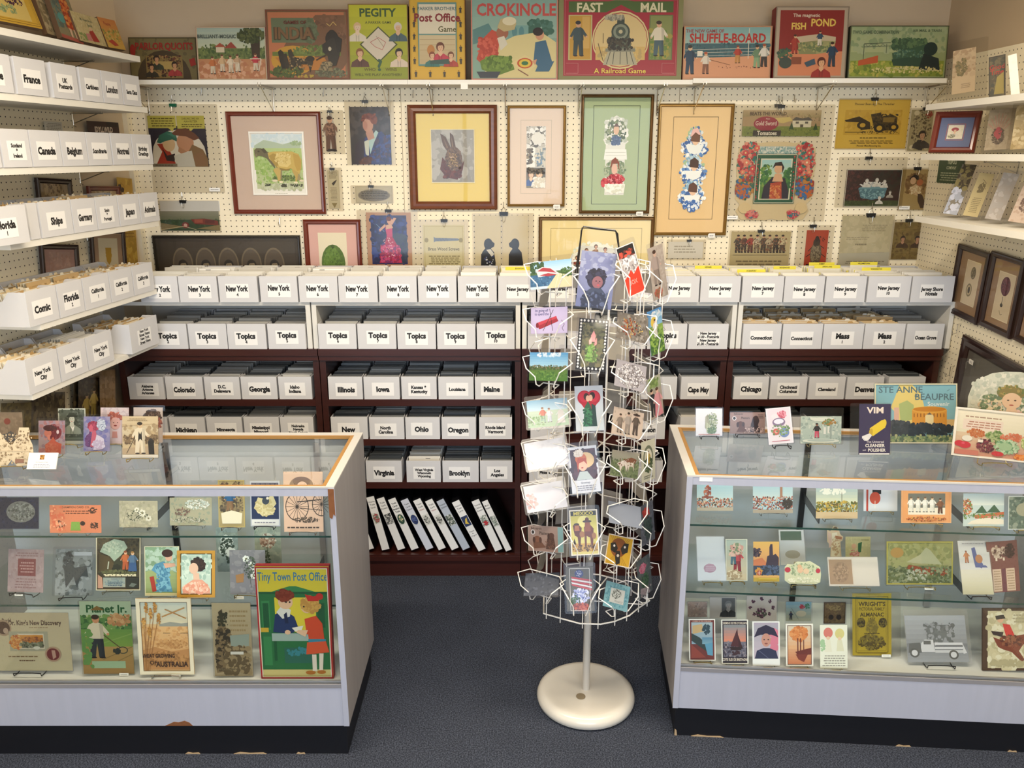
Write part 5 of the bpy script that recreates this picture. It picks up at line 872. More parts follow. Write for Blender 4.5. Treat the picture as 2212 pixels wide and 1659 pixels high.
PKL = pocket_mb(.118, .085).mesh('pocket', RACKW); PKP = pocket_mb(.080, .115).mesh('pocket', RACKW)
def facept(k, px, py):
    a = PHI[k]; n = Vector((sin(a), -cos(a), 0)); return hitP(px, py, Vector((RCX, RCY, 0))+n*(AP+.02), n)
def rcard(k, px, py, w, h, roll, label, prog, bg, tilt=14, seed=1, holder=RIGID, pad=.007, dz=0, pocket=True, twist=0):
    a = PHI[k]; land = k % 2 == 1
    p = facept(k, px, py) if px is not None else Vector((RCX+facexy(k, 0, AP+.02)[0], RCY+facexy(k, 0, AP+.02)[1], py))
    t = radians(tilt); R = Matrix.Rotation(a+radians(twist), 4, 'Z') @ Matrix.Rotation(-t, 4, 'X') @ Matrix.Rotation(radians(roll), 4, 'Y')
    M = Matrix.Translation(p) @ R @ Matrix.Translation((0, 0, -h/2-pad))
    if prog is not None or label: flat('postcard', label, 'postcard', M, w, h, prog or '', bg, .0008, seed, holder, (pad, pad*2, pad, pad), group='postcards in the spinner rack')
    if pocket:
        d = Vector((RCX, RCY, 0)); n = Vector((sin(a), -cos(a), 0)); s = (p-d).dot(Vector((cos(a), sin(a), 0)))
        link('pocket', PKL if w > h else PKP, rack, Matrix.Rotation(a, 4, 'Z') @ Matrix.Translation((s, -AP, p.z-h/2-.012)))
L_, P_ = (.140, .090), (.086, .138)
K1, K2, K3, K4 = 7, 0, 1, 2
# facing the wall-side counter (landscape cards)
rcard(K1, 1190, 593, .136, .082, -9, 'landscape postcard of a red and white streamlined train by a road, topmost in its column', 'g 8fc0dc c8dce0 0 0 100 40;r 4c6a3c 0 38 100 60;d 2c4a2c,3c5c34 0 2 34 40 50 7;r 3c6a8c 0 48 60 90;d 2f5a7c,5a88a4 2 50 50 88 30 5;p d8cca0 66 46 100 60 100 100 40 100;l f0ecd8 1 70 48 60 100;l f0ecd8 1 74 50 96 98;p d8d4d0 14 30 30 20 52 26 72 50 20 56;p a83840 18 34 32 22 50 28 64 46 40 38;p a83840 22 50 44 44 66 52 44 56;d 3c5c2c,587c3c 76 30 100 60 30 5', 'c8dce0', seed=101)
rcard(K1, 1186, 692, .122, .08, -7, 'lilac joke postcard with a fat red log lettered Im going off', 't 2c3070 30 12 10 Im_going_off .8;t 2c3070 30 25 10 to_spend_the .8;p a02838 16 66 70 38 76 54 24 84;p c84050 18 58 70 34 72 42 20 70;e 7a1c28 18 68 4 10;l 3a2420 2 62 10 34 90;l 3a2420 2 52 6 60 90;l 3a2420 1.6 84 50 92 66 86 80 90 92;f b8a8c0 0 1.4', 'c8bcd8', seed=102)
rcard(K1, 1185, 792, .130, .088, -6, 'landscape postcard of bright blue sky over a green field', 'g 5aa4d0 a8d4e0 0 0 100 50;d e8f2f4,d0e8f0 20 2 80 14 16 7;r 4c6a34 0 50 100 72;d 3c5430,6a6a4c,8a8060 0 46 100 60 60 4;g 5a7c34 4c7c30 0 62 100 100;d 6a9440,3c6a2c 0 64 100 98 40 5;r e8e4dc 20 50 23 54', 'a8d4e0', seed=103)
rcard(K1, 1183, 892, .128, .086, -8, 'glossy postcard of figures and a windmill under blue sky', 'g 8ac4e0 c8e4ec 0 0 100 40;g c8dcc0 8ab48c 0 40 100 100;k e0b898 8a5a40 d86a50 88b0a0 38 56 60;k e0b898 8a5a40 e8e8e8 c8d0dc 54 58 54;l e0e4e8 2 70 20 94 60;l e0e4e8 2 94 20 70 60;p d8d4cc 76 44 88 44 92 90 72 90;d 6a9c5c,a8cc98 0 60 40 96 30 5', 'c8e4ec', seed=104, tilt=24, twist=19, holder=SHINY)
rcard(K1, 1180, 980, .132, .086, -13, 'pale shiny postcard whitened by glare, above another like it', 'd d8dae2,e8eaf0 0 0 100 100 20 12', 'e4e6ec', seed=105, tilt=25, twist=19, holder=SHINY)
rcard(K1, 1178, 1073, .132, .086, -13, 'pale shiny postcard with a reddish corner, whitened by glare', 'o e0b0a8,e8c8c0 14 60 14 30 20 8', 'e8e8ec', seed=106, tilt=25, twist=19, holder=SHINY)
rcard(K1, 1179, 1164, .128, .084, -9, 'brown postcard of two spaniels with a bell emblem', 'g a89080 947868 0 0 84 100;g 88b0ac 7ca49c 84 0 100 100;t 3c2c24 24 10 9 Bell-cap-sic .8;e e8e4dc 14 26 6 10;e 2a2420 14 26 4 7;t 3c2c24 46 28 12 Plasters .8;p 6a4430 14 60 22 44 36 46 38 62 50 84 16 90;e 7c5038 26 52 9 12;e 4a2c20 17 56 4 12;e 4a2c20 35 56 4 12;p 4c3024 50 90 54 50 60 34 72 34 74 50 78 90;e 54362a 66 36 8 11;e 3a221a 58 40 3 12;o 5a3a2c,7a5440 60 70 14 18 30 3;f c4b0a0 0 1.4', 'a89080', seed=107)
rcard(K1, 1170, 1262, .12, .08, -16, 'dark clear sleeve seen edge on in the lowest slot', 'd 3c4450,5c6470 0 0 100 100 30 8', '4a525c', seed=108, tilt=50)
# facing front (portrait cards)
rcard(K2, 1288, 605, .104, .165, 6, 'large purple sleeved card with a dim dark haired child', 'g 8a90a8 6c7498 0 0 100 100;d 9aa0b4,7a80a0 0 0 100 50 40 8;e 2c2c3c 50 50 26 17;o 24242f,343448 50 44 26 14 60 5;e 8a5c60 54 54 15 11;p 3a4458 14 100 22 74 40 64 66 64 84 76 92 100;e b05058 57 59 4 2;e 1c1418 50 52 2 1.2;e 1c1418 60 52 2 1.2;e 6c4448 56 55 1.4 1.4;d 54607c,2c3448 16 72 88 98 50 5', '7c84a0', seed=111, tilt=17)
rcard(K2, 1279, 745, .088, .155, 4, 'portrait postcard of pink tulips inside a dark dotted border', 'r 1c1c1c 0 0 100 100;'+';'.join('e e8e4d8 %d %d 3.4 2.3' % (x, y) for x in (7, 93) for y in range(4, 100, 6))+';'+';'.join('e e8e4d8 %d %d 3.4 2.3' % (x, y) for y in (4, 96) for x in range(18, 90, 13))+';r 5c5c44 14 8 86 92;d 6c6c4c,4a4c3c,7a7450 14 9 86 91 80 7;p 6a9444 48 84 44 50 52 46 56 84;p 7cac4c 30 80 40 50 46 58 50 84;p e8a098 44 32 52 22 60 32 58 44 46 44;p f0b8a8 38 42 46 34 48 48 40 50;p e89890 58 42 64 36 66 48 58 52;d 8aa85c,5c7c3c 30 52 70 84 40 3', '4a4a3c', seed=112, tilt=17)
rcard(K2, 1273, 882, .086, .138, -3, 'valentine postcard of a couple in green kissing before a red heart', 'g b8c0c4 c4ccc8 0 0 100 100;e a81c2c 34 26 25 16;e a81c2c 66 26 25 16;p a81c2c 11 30 89 30 50 66;e c02c3c 34 24 20 12;e c02c3c 66 24 20 12;e 3a2418 41 24 10 8;e 2a1c14 62 22 10 8;e e0b090 46 28 7 7;e e0b090 56 27 7 7;p e0b090 48 26 54 26 53 33 48 33;p 2c5c3c 26 90 34 46 46 34 56 46 60 90;p 1f3c34 58 40 72 44 76 90 56 90;d 3c7a50,24503a 30 50 58 88 40 4', 'bcc4c4', seed=113, tilt=17)
rcard(K2, 1262, 1014, .090, .145, -7, 'portrait postcard of a red haired girl in a flowered hat', 'r 4a3038 6 6 94 72;d 5c3c44,3a262e 6 6 94 70 40 6;e e0c088 58 30 30 17;e c86a3c 42 26 20 12;o e8e0d0,d8ccb8 36 14 16 7 30 4;e e8b898 46 40 17 13;p b04a2c 26 34 32 24 60 26 62 40 52 32 34 36 28 56;p b8c4bc 20 72 34 54 60 54 78 72;e b04040 44 46 4 1.6;t 7a7a80 50 78 4 Greetings .9;s 8a8a90 14 83 88 96 3', 'd8dcdc', seed=114, tilt=17)
rcard(K2, 1262, 1150, .090, .145, -4, 'yellow travel postcard lettered Mexico with two riders on donkeys', 'r 1c1a14 5 3 95 13;B d8c850 50 8 7.4 MEXICO 1.1;g c8c050 d8d078 5 13 95 76;e e8e088 50 26 22 13;r c8a04c 5 74 95 92;p 5c2c1c 10 34 28 30 42 40 38 58 34 84 28 84 26 60 16 56;p 6a341f 50 38 70 32 84 42 82 60 78 86 72 86 70 62 58 58 56 84 50 84;e 3a2418 62 26 16 3;e 5c2c1c 62 22 7 5;p 8a4c2c 54 28 72 28 74 48 52 48;e 3a2418 24 32 10 3;p a8683c 18 34 32 34 34 46 16 46;e 9c6c3c 42 54 9 7;e 9c6c3c 84 58 8 7;p 2c1c10 8 76 14 62 20 76;d 7c5c2c,4c341c 8 78 92 91 30 3;f efe8d4 0 2.4', 'd8cc74', seed=115, tilt=17)
rcard(K2, 1253, 1272, .090, .145, -3, 'postcard of white blossoms under a striped flag and stars', 'r 5a5648 0 0 100 100;e 2c3c74 48 16 16 9;d e8e8f0 38 10 58 22 10 1.4;'+';'.join('p %s %d %d 92 %d 94 %d %d %d' % (c, 18, 22+i*4, 30+i*5, 34+i*5, 22, 26+i*4) for i, c in enumerate(('c83c44', 'ece4e0', 'c83c44', 'ece4e0', 'c83c44')))+';o e8ecf4,c8d0e8,a8b0d8 50 66 32 16 60 5;o 5a6aa8,7c88c0 50 64 24 10 14 3;o 4a6c3c,3c5a34 30 76 20 12 20 4;o b04830,c86444,8a3424 50 90 30 8 40 4;l efeadc 1 14 4 86 4 86 98 14 98 14 4', '6a6450', seed=116, tilt=17)
# facing the vegetable counter (landscape, second column)
rcard(K3, 1362, 583, .070, .150, -14, 'tall narrow card with matches over a bright red ground lettered Box', 'r 1c1a1c 0 0 100 24;d c8503c,7a3024 10 12 90 30 20 5;r d8d2c8 0 24 100 60;d b8b0a8,8a8480,f0ece4 0 24 100 60 60 5;p d83a20 0 66 30 58 50 50 60 60 100 46 100 100 0 100;t e8a090 48 74 9 BOX .8;f eee8dc 0 2', 'd8d2c8', seed=121, tilt=10)
rcard(K3, 1366, 708, .118, .080, 16, 'brown sleeved postcard with gold curling shapes', 'd 8a8478,6c6458,a49c8c 0 0 100 100 60 9;l c89838 3 20 20 34 40 30 70 46 90;l c89838 2.4 40 14 50 50 44 80;o 8a3c28,b0583c 40 50 26 34 30 5;o e0c060,3a3428 60 50 24 30 24 3', '7c7466', seed=122, tilt=18)
rcard(K3, 1362, 812, .118, .082, 20, 'silvery postcard covered with white leaves', 'o e8e4dc,c4beb8,f4f0ea,9c948e,7c746e 50 50 46 44 260 5', 'b4aeac', seed=123, tilt=18)
rcard(K3, 1356, 914, .120, .084, 20, 'sepia postcard of three standing people in long coats', 'd c8b8a0,b8a890 0 0 100 100 30 9;k c8a890 4a3a2c 8a7c6c 7c6c5c 24 56 74;k c8a890 3a2c20 a89c8c 94887a 50 50 84;k c8a890 3a2c20 5c5044 4c4038 76 48 84;e 3a2c24 76 14 12 4', 'd0bca4', seed=124, tilt=18)
rcard(K3, 1350, 1003, .112, .080, 18, 'green postcard of a pack of brown and white hounds', 'g a8a088 8c9078 0 0 100 44;r 6a7850 0 44 100 100;d 5a6844,7c8a5c,4c5a3c 0 30 100 100 70 7;p d8ccb8 20 50 46 34 60 40 56 80 50 56 40 60 34 84 30 60;p 7a4a30 44 34 70 20 90 26 84 44 62 46;p c8bca4 56 40 80 40 84 76 78 56 66 56 62 80;d 6a3c24,e0d8c8 24 30 86 56 24 4', '8c9078', seed=125, tilt=16)
rcard(K3, 1350, 1112, .122, .074, 24, 'nearly empty clear sleeve tipped forward in its pocket', '', '8c949c', seed=126, tilt=40)
rcard(K3, 1337, 1190, .104, .096, 24, 'square card of a stylised brown face with black eyes on yellow', 'r d8a828 4 4 96 96;'+';'.join('l 7a4c14 1 %d 4 %d 96' % (x, 96-x) for x in range(8, 96, 9))+';e 8a4c1c 46 40 32 32;p 141414 12 30 30 24 44 42 36 60 16 52;p 141414 84 20 66 22 54 42 64 60 84 50;e f0e8d8 28 36 4 4;e f0e8d8 70 34 4 4;p 141414 38 52 54 50 60 90 46 98 38 74;e d8cbb0 48 66 5 5;f efe6d0 0 3', 'd8a828', seed=127, tilt=18)
rcard(K3, 1332, 1288, .100, .082, 28, 'teal bordered card with a grey vignette and a torn edge', 'o 6aa4ac,84bcc0,5c949c 50 50 48 48 120 6;r c8ccc0 22 22 80 78;o 4c5048,7c8478,a8b0a4 46 42 20 18 40 4;s 8a9088 40 66 76 74 2', '7cb0b4', seed=128, tilt=24, pad=.012)
# portrait column turned to the big counter
rcard(K4, 1421, 588, .080, .160, -8, 'tall faded card of a lady standing with roses at her feet', 'd b8ac9c,a89c8c 0 0 100 100 40 7;k c8a890 4a3428 a8988c 8a7c70 40 40 70;o b05a48,8a5c3c 40 88 26 9 30 4', 'b0a494', seed=131, tilt=6)
rcard(K4, 1417, 716, .076, .140, -6, 'bright card of a woman in white on a green field, blue clouds', 'g 4a90c8 8ac0d8 0 0 100 36;o e8f0f0,b8d8e4 60 14 34 9 20 6;e e8c850 40 28 22 12;g 8aac4c 4c7c34 0 36 100 100;d 9cc054,3c6a2c 0 44 100 98 60 5;k e0b898 5a3a28 e8e4d8 e0dccc 46 42 44', '7caccc', seed=132, tilt=6)
rcard(K4, 1415, 858, .076, .135, -6, 'card of a dark suited man beside a lady in pink', 'g b8b89c 9ca484 0 0 100 30;d 6a8444,8aa45c 20 4 80 24 30 6;r a89c88 0 30 100 100;k e0b898 2a1c18 24242c 1c1c24 28 60 70;k e8b8a0 4a2c20 e09c9c dc8c90 66 64 76;p dc8c90 44 66 86 66 96 98 36 98', 'b0a890', seed=133, tilt=6)
rcard(K4, 1400, 995, .076, .135, 3, 'cream card of a pointed arch with a yellow figure', 'e 6a7054 50 42 36 30;e d8d4b8 50 44 28 24;o 3c4c30,54643c 50 60 30 18 60 4;o c8a838,e0c860 50 44 8 8 14 3;k d8b090 4a3828 c8a848 b89838 50 42 34;s 6a6c54 14 84 84 94 2', 'd4d0b0', seed=134, tilt=6)
rcard(K4, 1398, 1130, .076, .140, -2, 'dark sleeved card with a red flower shape over grey leaves', 'd 6a6c70,54585c 0 0 100 100 40 8;o a83830,c85040 44 22 26 13 40 5;o 3c5048,2a3834 50 60 30 30 50 6', '5c6064', seed=135, tilt=6)
rcard(K4, 1392, 1245, .076, .140, -4, 'sleeved card with pink lilies low in the rack', 'd 5c6460,6c746c 0 0 100 60 40 8;o c85c70,e08c98 40 26 22 12 30 5;o 3c5c40,547c50 50 60 26 22 40 5;d a89894,b8a8a0 10 78 90 98 30 5', '5c6460', seed=136, tilt=6)
# cards on the far sides, seen from behind
b = 0
for k in (3, 4, 5, 6):
    zs = [1.50, 1.30, 1.10, .90, .70, .52] if k % 2 == 0 else [1.53, 1.38, 1.24, 1.09, .95, .80, .66, .52]
    for z in zs:
        b += 1; w, h = (P_ if k % 2 == 0 else L_)
        if b % 7 == 5: rcard(k, None, z, w*.9, h*.9, 0, '', None, '999', pocket=True); continue
        rcard(k, None, z, w*.9, h*.9, rnd.uniform(-7, 7), 'grey back of a sleeved card on the wall side of the rack', None, ('b4aca0', 'a09a94', 'c4bcae', '8c8a88')[b % 4], tilt=12, seed=200+b)
# ================================================================ white binders leaning in the bottom bay
BND = mat('black_binder', '0e0e12', rough=.35)
bd = [((758, 1085), (803, 1200), 'half hidden first binder with a rose picture behind the counter corner', 'Trade', '#7a2c2c'), ((801, 1082), (836, 1199), 'spine with a red flower picture, lettered Appraisal', 'Trade', ''),
      ((822, 1081), (870, 1196), 'spine with a grey rose picture lettered Trade Cards', '', ''), ((847, 1074), (899, 1185), 'spine with a green oval portrait in bold black letters', '', ''), ((873, 1078), (931, 1189), 'bluish spine with a dark blue oval picture', '', ''),
      ((899, 1080), (958, 1193), 'spine with red letters over a grey dog drawing', '', ''), ((926, 1083), (986, 1192), 'spine with red letters over a second grey dog drawing', '', ''), ((951, 1078), (1010, 1186), 'grey spine set back, with a dull green picture', '', ''),
      ((984, 1091), (1044, 1200), 'spine with a yellow bird on dark blue, lettered Pianos and Organs', '', ''), ((1026, 1086), (1080, 1199), 'spine with a red poinsettia picture lettered Flowers', '', ''), ((1052, 1089), (1105, 1198), 'narrow spine with a grey landscape, last before the bookcase side', '', '')]
pics = ['o a83838,7a8a6c 50 50 40 40 30 12', 'o b04048,8a9078,6a6a60 50 50 44 44 40 10', 'd 6a6a68,a8a8a4,3c3c3c 0 0 100 100 40 10', 'e 2c4a38 50 50 46 48;o 6a8a70,e0d0a8 50 46 24 28 20 8', 'e 2c3c6c 50 50 46 48;o 4c5c90,1c2448 50 50 30 30 20 9', 'o 5c5c58,8a8a84,c8c8c0 50 50 36 36 40 9', 'o 4c4c48,8a8a84,c8c8c0 50 50 36 36 40 9',
        'd 6a7468,4a544a 0 0 100 100 30 12', 'r 28365c 0 0 100 100;p e0c04c 20 70 50 30 80 20 60 60 74 84', 'd 6a7464,8a948a 0 0 100 100 30 10;o b83038 50 74 26 18 14 10', 'd 8a9488,a8b0a8,5c645c 0 0 100 100 40 9']
txt = ['Trade|Cards|Roses', 'Victorian|Trade|Cards', 'Trade|Cards|Flowers', 'Trade|Cards|Medallion|Trade', 'Trade|Cards|Children', 'Trade|Cards|Home', 'Trade|Cards|Home', 'Victorian|Children', 'Victorian|Trade|Cards', 'Victorian|Children|Flowers', 'Music|Posters']
for i, ((tx_, ty), (bx_, by), lab, _, _) in enumerate(bd):
    Y = 3.49 + (0 if i in (8, 9, 10) else .012); tp, bt = hitY(tx_, ty, Y), hitY(bx_, by, Y); L = .283; ang = atan2(tp.x-bt.x, tp.z-bt.z); wd = .040 if i != 10 else .032
    Rm = Matrix.Rotation(ang, 4, 'Y'); low = wd/2*abs(sin(ang)); M = Matrix.Translation((bt.x-(.012 if i == 10 else .004), Y, .1165+low)) @ Rm
    o = MB().box(-wd/2, 0, 0, wd/2, .26, L, '101014').obj('binder', BND, None, M); tag(o, 'white ring binder, ' + lab, 'binder', 'trade card binders')
    A = Art(wd-.004, L-.006, -.0006, 300+i); A.mb.box(-wd/2+.002, -.0006, 0, wd/2-.002, 0, L-.006, 'b8c0cc' if i == 7 else ('d4d8e4' if i == 4 else 'ecebe8'))
    v = 9
    for q in txt[i].split('|'): A.text('9c3030' if (i in (5, 6) and q == 'Home') else '2a2a30', 50, v, 3.0, q, .8, 0, .03 if i == 3 else .01, 84); v += 5.4
    A.mb.obj('spine_label', INK, o, Matrix.Translation((0, 0, .003)))
    sheet('spine_picture', wd-.008, .055, pics[i], o, Matrix.Translation((0, -.0009, L*.50)), .0004, 'd8d8d0', 330+i)
    if i == 8: sheet('spine_text', wd-.01, .04, 't 2a2a30 50 20 16 Pianos 1;t 2a2a30 50 50 16 & 1;t 2a2a30 50 80 16 Organs 1', o, Matrix.Translation((0, -.0009, L*.28)), .0003, 'ecebe8', 3)
for i, (px, lab) in enumerate(((1180, 'black folder standing behind the card rack, first of a few'), (1395, 'dark blue folder standing by the counter behind the rack'))):
    p = hitY(px, 1170, 3.5); M = Matrix.Translation((p.x, 3.5, .125)) @ Matrix.Rotation(radians(-14), 4, 'Y')
    o = MB().box(-.02, 0, 0, .02, .25, .28, '16161c').obj('folder', BND, None, M); tag(o, lab, 'binder')
# ================================================================ goods on and in the glass counters
def onz(name, label, q, z, prog, bg, seed, yaw=0, tilt=14, holder=None, pad=(.008, .008, .008, .002), ease=None, cat='card', outline=None, t=.0009, tagp=None, matl=None, pull=0):
    M, w, h = lean(q, z+(.007 if ease else 0), yaw, tilt)
    o = flat(name, label, cat, M, w, h, prog, bg, t, seed, holder, pad, outline, None, tagp, matl)
    if ease:
        U = uprightM(M, tilt); U.translation.z = z+.001
        ws = label.split()[:9]
        while ws[-1].strip(',') in ('and', 'with', 'a', 'an', 'the', 'of', 'in', 'on', 'under', 'behind', 'beside', 'to', 'by', 'lettered', 'white', 'black', 'dark', 'small', 'red', 'blue', 'two', 'at', 'its', 'as'): ws.pop()
        easel(U, w, {'b': BLACKW, 'g': GOLDW, 's': STEEL}[ease], 'small %s easel under the %s' % ({'b': 'black', 'g': 'gilt', 's': 'clear'}[ease], ' '.join(ws).strip(',')), h < .1, tilt)
    return o
ZT = CH+.0012
G = lambda *a, **k: onz(*a, **k)
# --- on the near side counter with portraits
G('bottle_card', 'pair of cut-out bottle shaped cards with faint brown scenes', (-22, 925, 73, 1010), ZT, 'd b8a484,8a7456,cbb898 4 20 96 96 110 4;r c8b494 6 60 94 63;d 7a6448 52 8 96 40 14 3;r 8a6450 58 82 78 92', 'd2c0a0', 501, 8, 12, ease='g', outline=[(4,4),(22,4),(24,14),(36,34),(50,50),(60,32),(66,14),(68,2),(90,2),(92,12),(90,26),(98,46),(100,66),(96,84),(86,98),(62,100),(50,84),(40,98),(14,100),(2,86),(0,50),(6,28)])
G('portrait_card', 'sleeved card of a woman with dark hair in soft red light', (84, 912, 141, 984), ZT, 'g a89098 b0a098 0 0 100 100;e 8a3c40 60 34 28 24;d b07a78,c09088,988088 0 0 100 100 40 9;o 7a2c30,6a2428 56 34 26 20 40 6;e c87860 36 38 14 12;e 5c2c2c 42 22 24 9;o 4a2424 44 22 24 8 24 4;p c8644c 28 98 26 72 44 62 56 48 68 64 88 70 84 96;o c86850,d07c60 52 82 26 14 50 6;p d88870 34 44 46 42 44 62 36 56;e e8d0c8 74 34 5 6', 'a89098', 502, -6, 16, RIGID, ease='g')
G('portrait_card', 'sleeved lilac card of a woman facing sideways with a white headdress', (181, 903, 238, 978), ZT, 'g 7c7ca0 8c84a0 0 0 100 100;d 8884a4,7070a0,9890a8 0 0 100 100 50 9;p 5a2c5c 14 66 24 40 40 60 30 86;o 5a3060,6c3c6c 26 70 18 20 40 6;o 9c3048,8a2840,b04058 38 28 20 14 50 5;p c85868 22 28 30 22 36 30 36 44 26 44 20 36;p c05868 34 40 46 40 52 58 60 74 44 90 26 86;o c8d0d4,a8b4bc 68 24 16 16 50 4;p d0c8d0 50 52 62 56 78 64 80 78 60 96 38 96;o c0b0c0,d8d0d8 58 80 22 14 40 6', '7c7ca0', 503, 6, 16, RIGID, ease='g')
G('photo_card', 'black and white photo card of an officer in a cap', (127, 885, 186, 962), ZT, 'g 4c544c 3c443c 4 4 96 82;d 5c645c,343c34 4 4 96 80 50 6;m b8bcb0 3c443c 7c8478 50 42 60;p 2c342c 34 20 42 12 60 12 68 20;r 1f2620 32 20 70 24;p e0e0d8 44 48 52 54 60 48 54 66;g 5c665c 444c44 4 82 96 90', 'a8aca0', 504, -10, 14, ease='g')
G('portrait_card', 'sleeved pale card of a laughing red haired face behind the lilac one', (218, 884, 279, 962), ZT, 'd d8ccc4,c8b8b4 0 0 100 40 40 7;o c87860,a85c48 50 26 26 14 40 5;e e0b0a0 52 44 18 17;p c89080 42 66 58 66 60 84 40 84;e 8a3c34 52 50 6 2;e 4a3028 46 42 2 1.4;e 4a3028 60 42 2 1.4', 'dcc8c0', 505, 8, 14, RIGID, ease='g')
G('portrait_card', 'sleeved card of a shaded figure behind the sailor boy photo', (289, 884, 352, 960), ZT, 'g c8bcae b8a898 0 0 100 100;o 4a3c34,6c5a4c 66 26 30 20 60 6;o a0604c,7a4c44 80 44 16 18 30 5', 'c8bca8', 506, 10, 14, RIGID, ease='g')
G('photo_card', 'sepia photo card of a sailor suited boy beside a dark milk churn', (265, 904, 342, 993), ZT, 'g d8c8a8 cfbc98 0 0 100 100;d c8b490,d8ccb0,b09c7c 0 22 100 62 60 8;d 6a5844,8a7458 4 46 100 66 60 5;p c0ac90 0 78 100 70 100 92 0 92;s a08c6c 14 4 70 12 2;l a89474 .6 0 24 90 18;k e0c4a0 2a2018 efe6d0 ece2cc 50 52 80;p 1c1816 46 36 50 44 54 36 56 60 50 54 44 62;l 3a2c20 1.4 34 52 12 90;p 1c1a1a 72 60 88 58 90 92 74 92;e 1c1a1a 81 60 8 3;e 2c2828 80 56 5 3;r e8e4dc 0 93 100 100', 'd8c8a8', 507, 4, 14, SLEEVE, ease='g', pad=(.004,)*4)
G('portrait_card', 'dull sleeved card with a red seal, behind the bottle cards', (0, 893, 50, 968), ZT, 'd 8a7868,9c8a78 0 0 100 100 40 8;e 8a4038 34 26 14 9;o 5c5c60 40 70 30 14 30 6', '8f7e6c', 508, 0, 12, SLEEVE)
bc = thing('business_card_holder', 'small clear holder with a stack of white shop cards', 'card holder', lean((58, 985, 132, 1020), ZT, -8, 30)[0])
MB().box(-.058, -.012, 0, .058, .02, .004).obj('base', PANE, bc); sheet('business_card', .098, .052, 'r 9a6a34 40 14 56 42;o 6a4a2c,c89850 48 28 7 12 10 5;t 8a8a90 50 58 7 Old_Postcards_&_Paper .9;s 9a9aa4 20 68 80 92 3', bc, T(0, -.004, .004), .004, 'f4f4f2', 3)
# --- inside it
Z1, Z2, Z0 = .7302, .5002, .2622
G('sleeved_card', 'dark blue sleeved card with a grey oval vignette', (-8, 1078, 84, 1146), Z1, 'd 141c3c,1c2850 0 0 100 100 20 8;e 8a8c84 58 46 34 34;o 6c7068,a8aca0,545850 58 46 30 28 70 5;f 2c3454 0 2', '161e40', 511, 0, 16, RIGID, pad=(.004,)*4)
G('trade_card', 'orange red trade card with birds and a green pillar', (108, 1092, 219, 1152), Z1, 't 4a2418 50 8 7 CHAMPION_CARD_CO. 1;s 5a2c1c 26 18 76 34 2;p 7ca448 42 60 58 60 60 92 40 92;o 3a2018 84 20 8 10 16 4;o 3a2018 86 74 8 12 20 4;o 5a3424,e8b090 18 70 14 14 26 4;e 2c1814 64 66 5 8;d f0a078,d86c4c 0 0 30 90 20 8', 'd8805c', 512, 0, 14, ease='s')
G('trade_card', 'grey embossed card with daisies, beside the orange one', (258, 1083, 341, 1140), Z1, 'd c0baa0,a8a48c 0 0 100 100 50 8;w e8e4d4,8a8460 60 46 14;w dcd8c8,7a7454 76 66 12;w e8e4d4,8a8460 46 34 10;o 5c6450,3c4438 46 56 30 20 40 3;l 7a7860 .8 10 84 20 30 40 40', 'b4ae98', 513, 0, 14, ease='s')
G('trade_card', 'grey green card with a cat and a cloud of white blossom', (367, 1076, 458, 1136), Z1, 'd a8a890,98a08c 0 0 100 100 50 8;o e8e8e0,d0d8d0,b8c4bc 66 24 30 18 80 4;o 8a6a5c,6c5c54 30 50 20 14 30 4;o c8c4b8,6a7060 40 80 44 10 50 3;l 5c5444 .8 10 30 18 60 14 80', 'aca890', 514, 0, 14, ease='s')
G('trade_card', 'upright card with a blue clad figure and a white scroll foot', (472, 1038, 529, 1140), Z1, 'd 6a5c48,8a7858,4c4438 8 6 92 66 70 5;k d8a888 3a2c24 2c6090 8a6a4c 44 42 50;p e8e0c8 10 70 50 64 90 70 86 92 14 92;f b8a468 0 2.4', 'a8986c', 515, 0, 12, ease='s')
G('trade_card', 'navy card with a bird on a cream map shape, black easel below', (541, 1040, 605, 1138), Z1, 'r 1c2c54 4 4 96 84;p d8cc9c 12 60 26 36 52 40 76 30 88 50 70 64 78 74 40 78;o e0d4a8,c8b884 50 58 32 18 40 5;e 3c4450 52 44 12 8;e e8e0d0 58 38 4 3;r e0e0e0 4 85 96 98;s 8a8a98 12 88 88 95 1', 'b8bcc8', 516, 0, 12, ease='b')
G('catalogue_page', 'pinkish engraving of a big spoked wheel rake', (613, 1020, 698, 1150), Z1, 'e 3c3028 34 58 30 24;e dcb8a0 34 58 28 22.4;'+';'.join('l 3c3028 .7 34 58 %.1f %.1f' % (34+29*cos(a*pi/8), 58+23*sin(a*pi/8)) for a in range(16))+';e 3c3028 34 58 4 3;e 3c3028 96 54 24 20;e dcb8a0 96 54 22 18.6;'+';'.join('l 3c3028 .7 96 54 %.1f %.1f' % (96+23*cos(a*pi/8), 54+19*sin(a*pi/8)) for a in range(16))+';l 3c3028 1.6 34 50 96 46;l 3c3028 1 40 60 98 64;o 6a5848,4c3c30 56 80 36 4 40 2;s 3c3028 8 90 94 95 1;e 8a6a50 46 22 30 14;e 6a4838 46 16 22 8;e e0b8a0 48 26 14 10;e 2c1c18 44 25 2 1;e 2c1c18 54 25 2 1', 'dcb8a0', 517, 0, 12, ease='s')
G('trade_card', 'reddish oblong card tilted on the middle shelf', (28, 1190, 112, 1188, 78, 1284, 8, 1278), Z2, 'd a89498,9a8488 0 0 100 100 30 8;r 7c4448 28 22 78 62;s b08c8c 32 28 74 56 4;s 8a6c70 20 66 80 92 4;s 8a6c70 20 6 84 18 2', 'a08c90', 518, -8, 18, ease='b', tagp=(-.02, -.012))
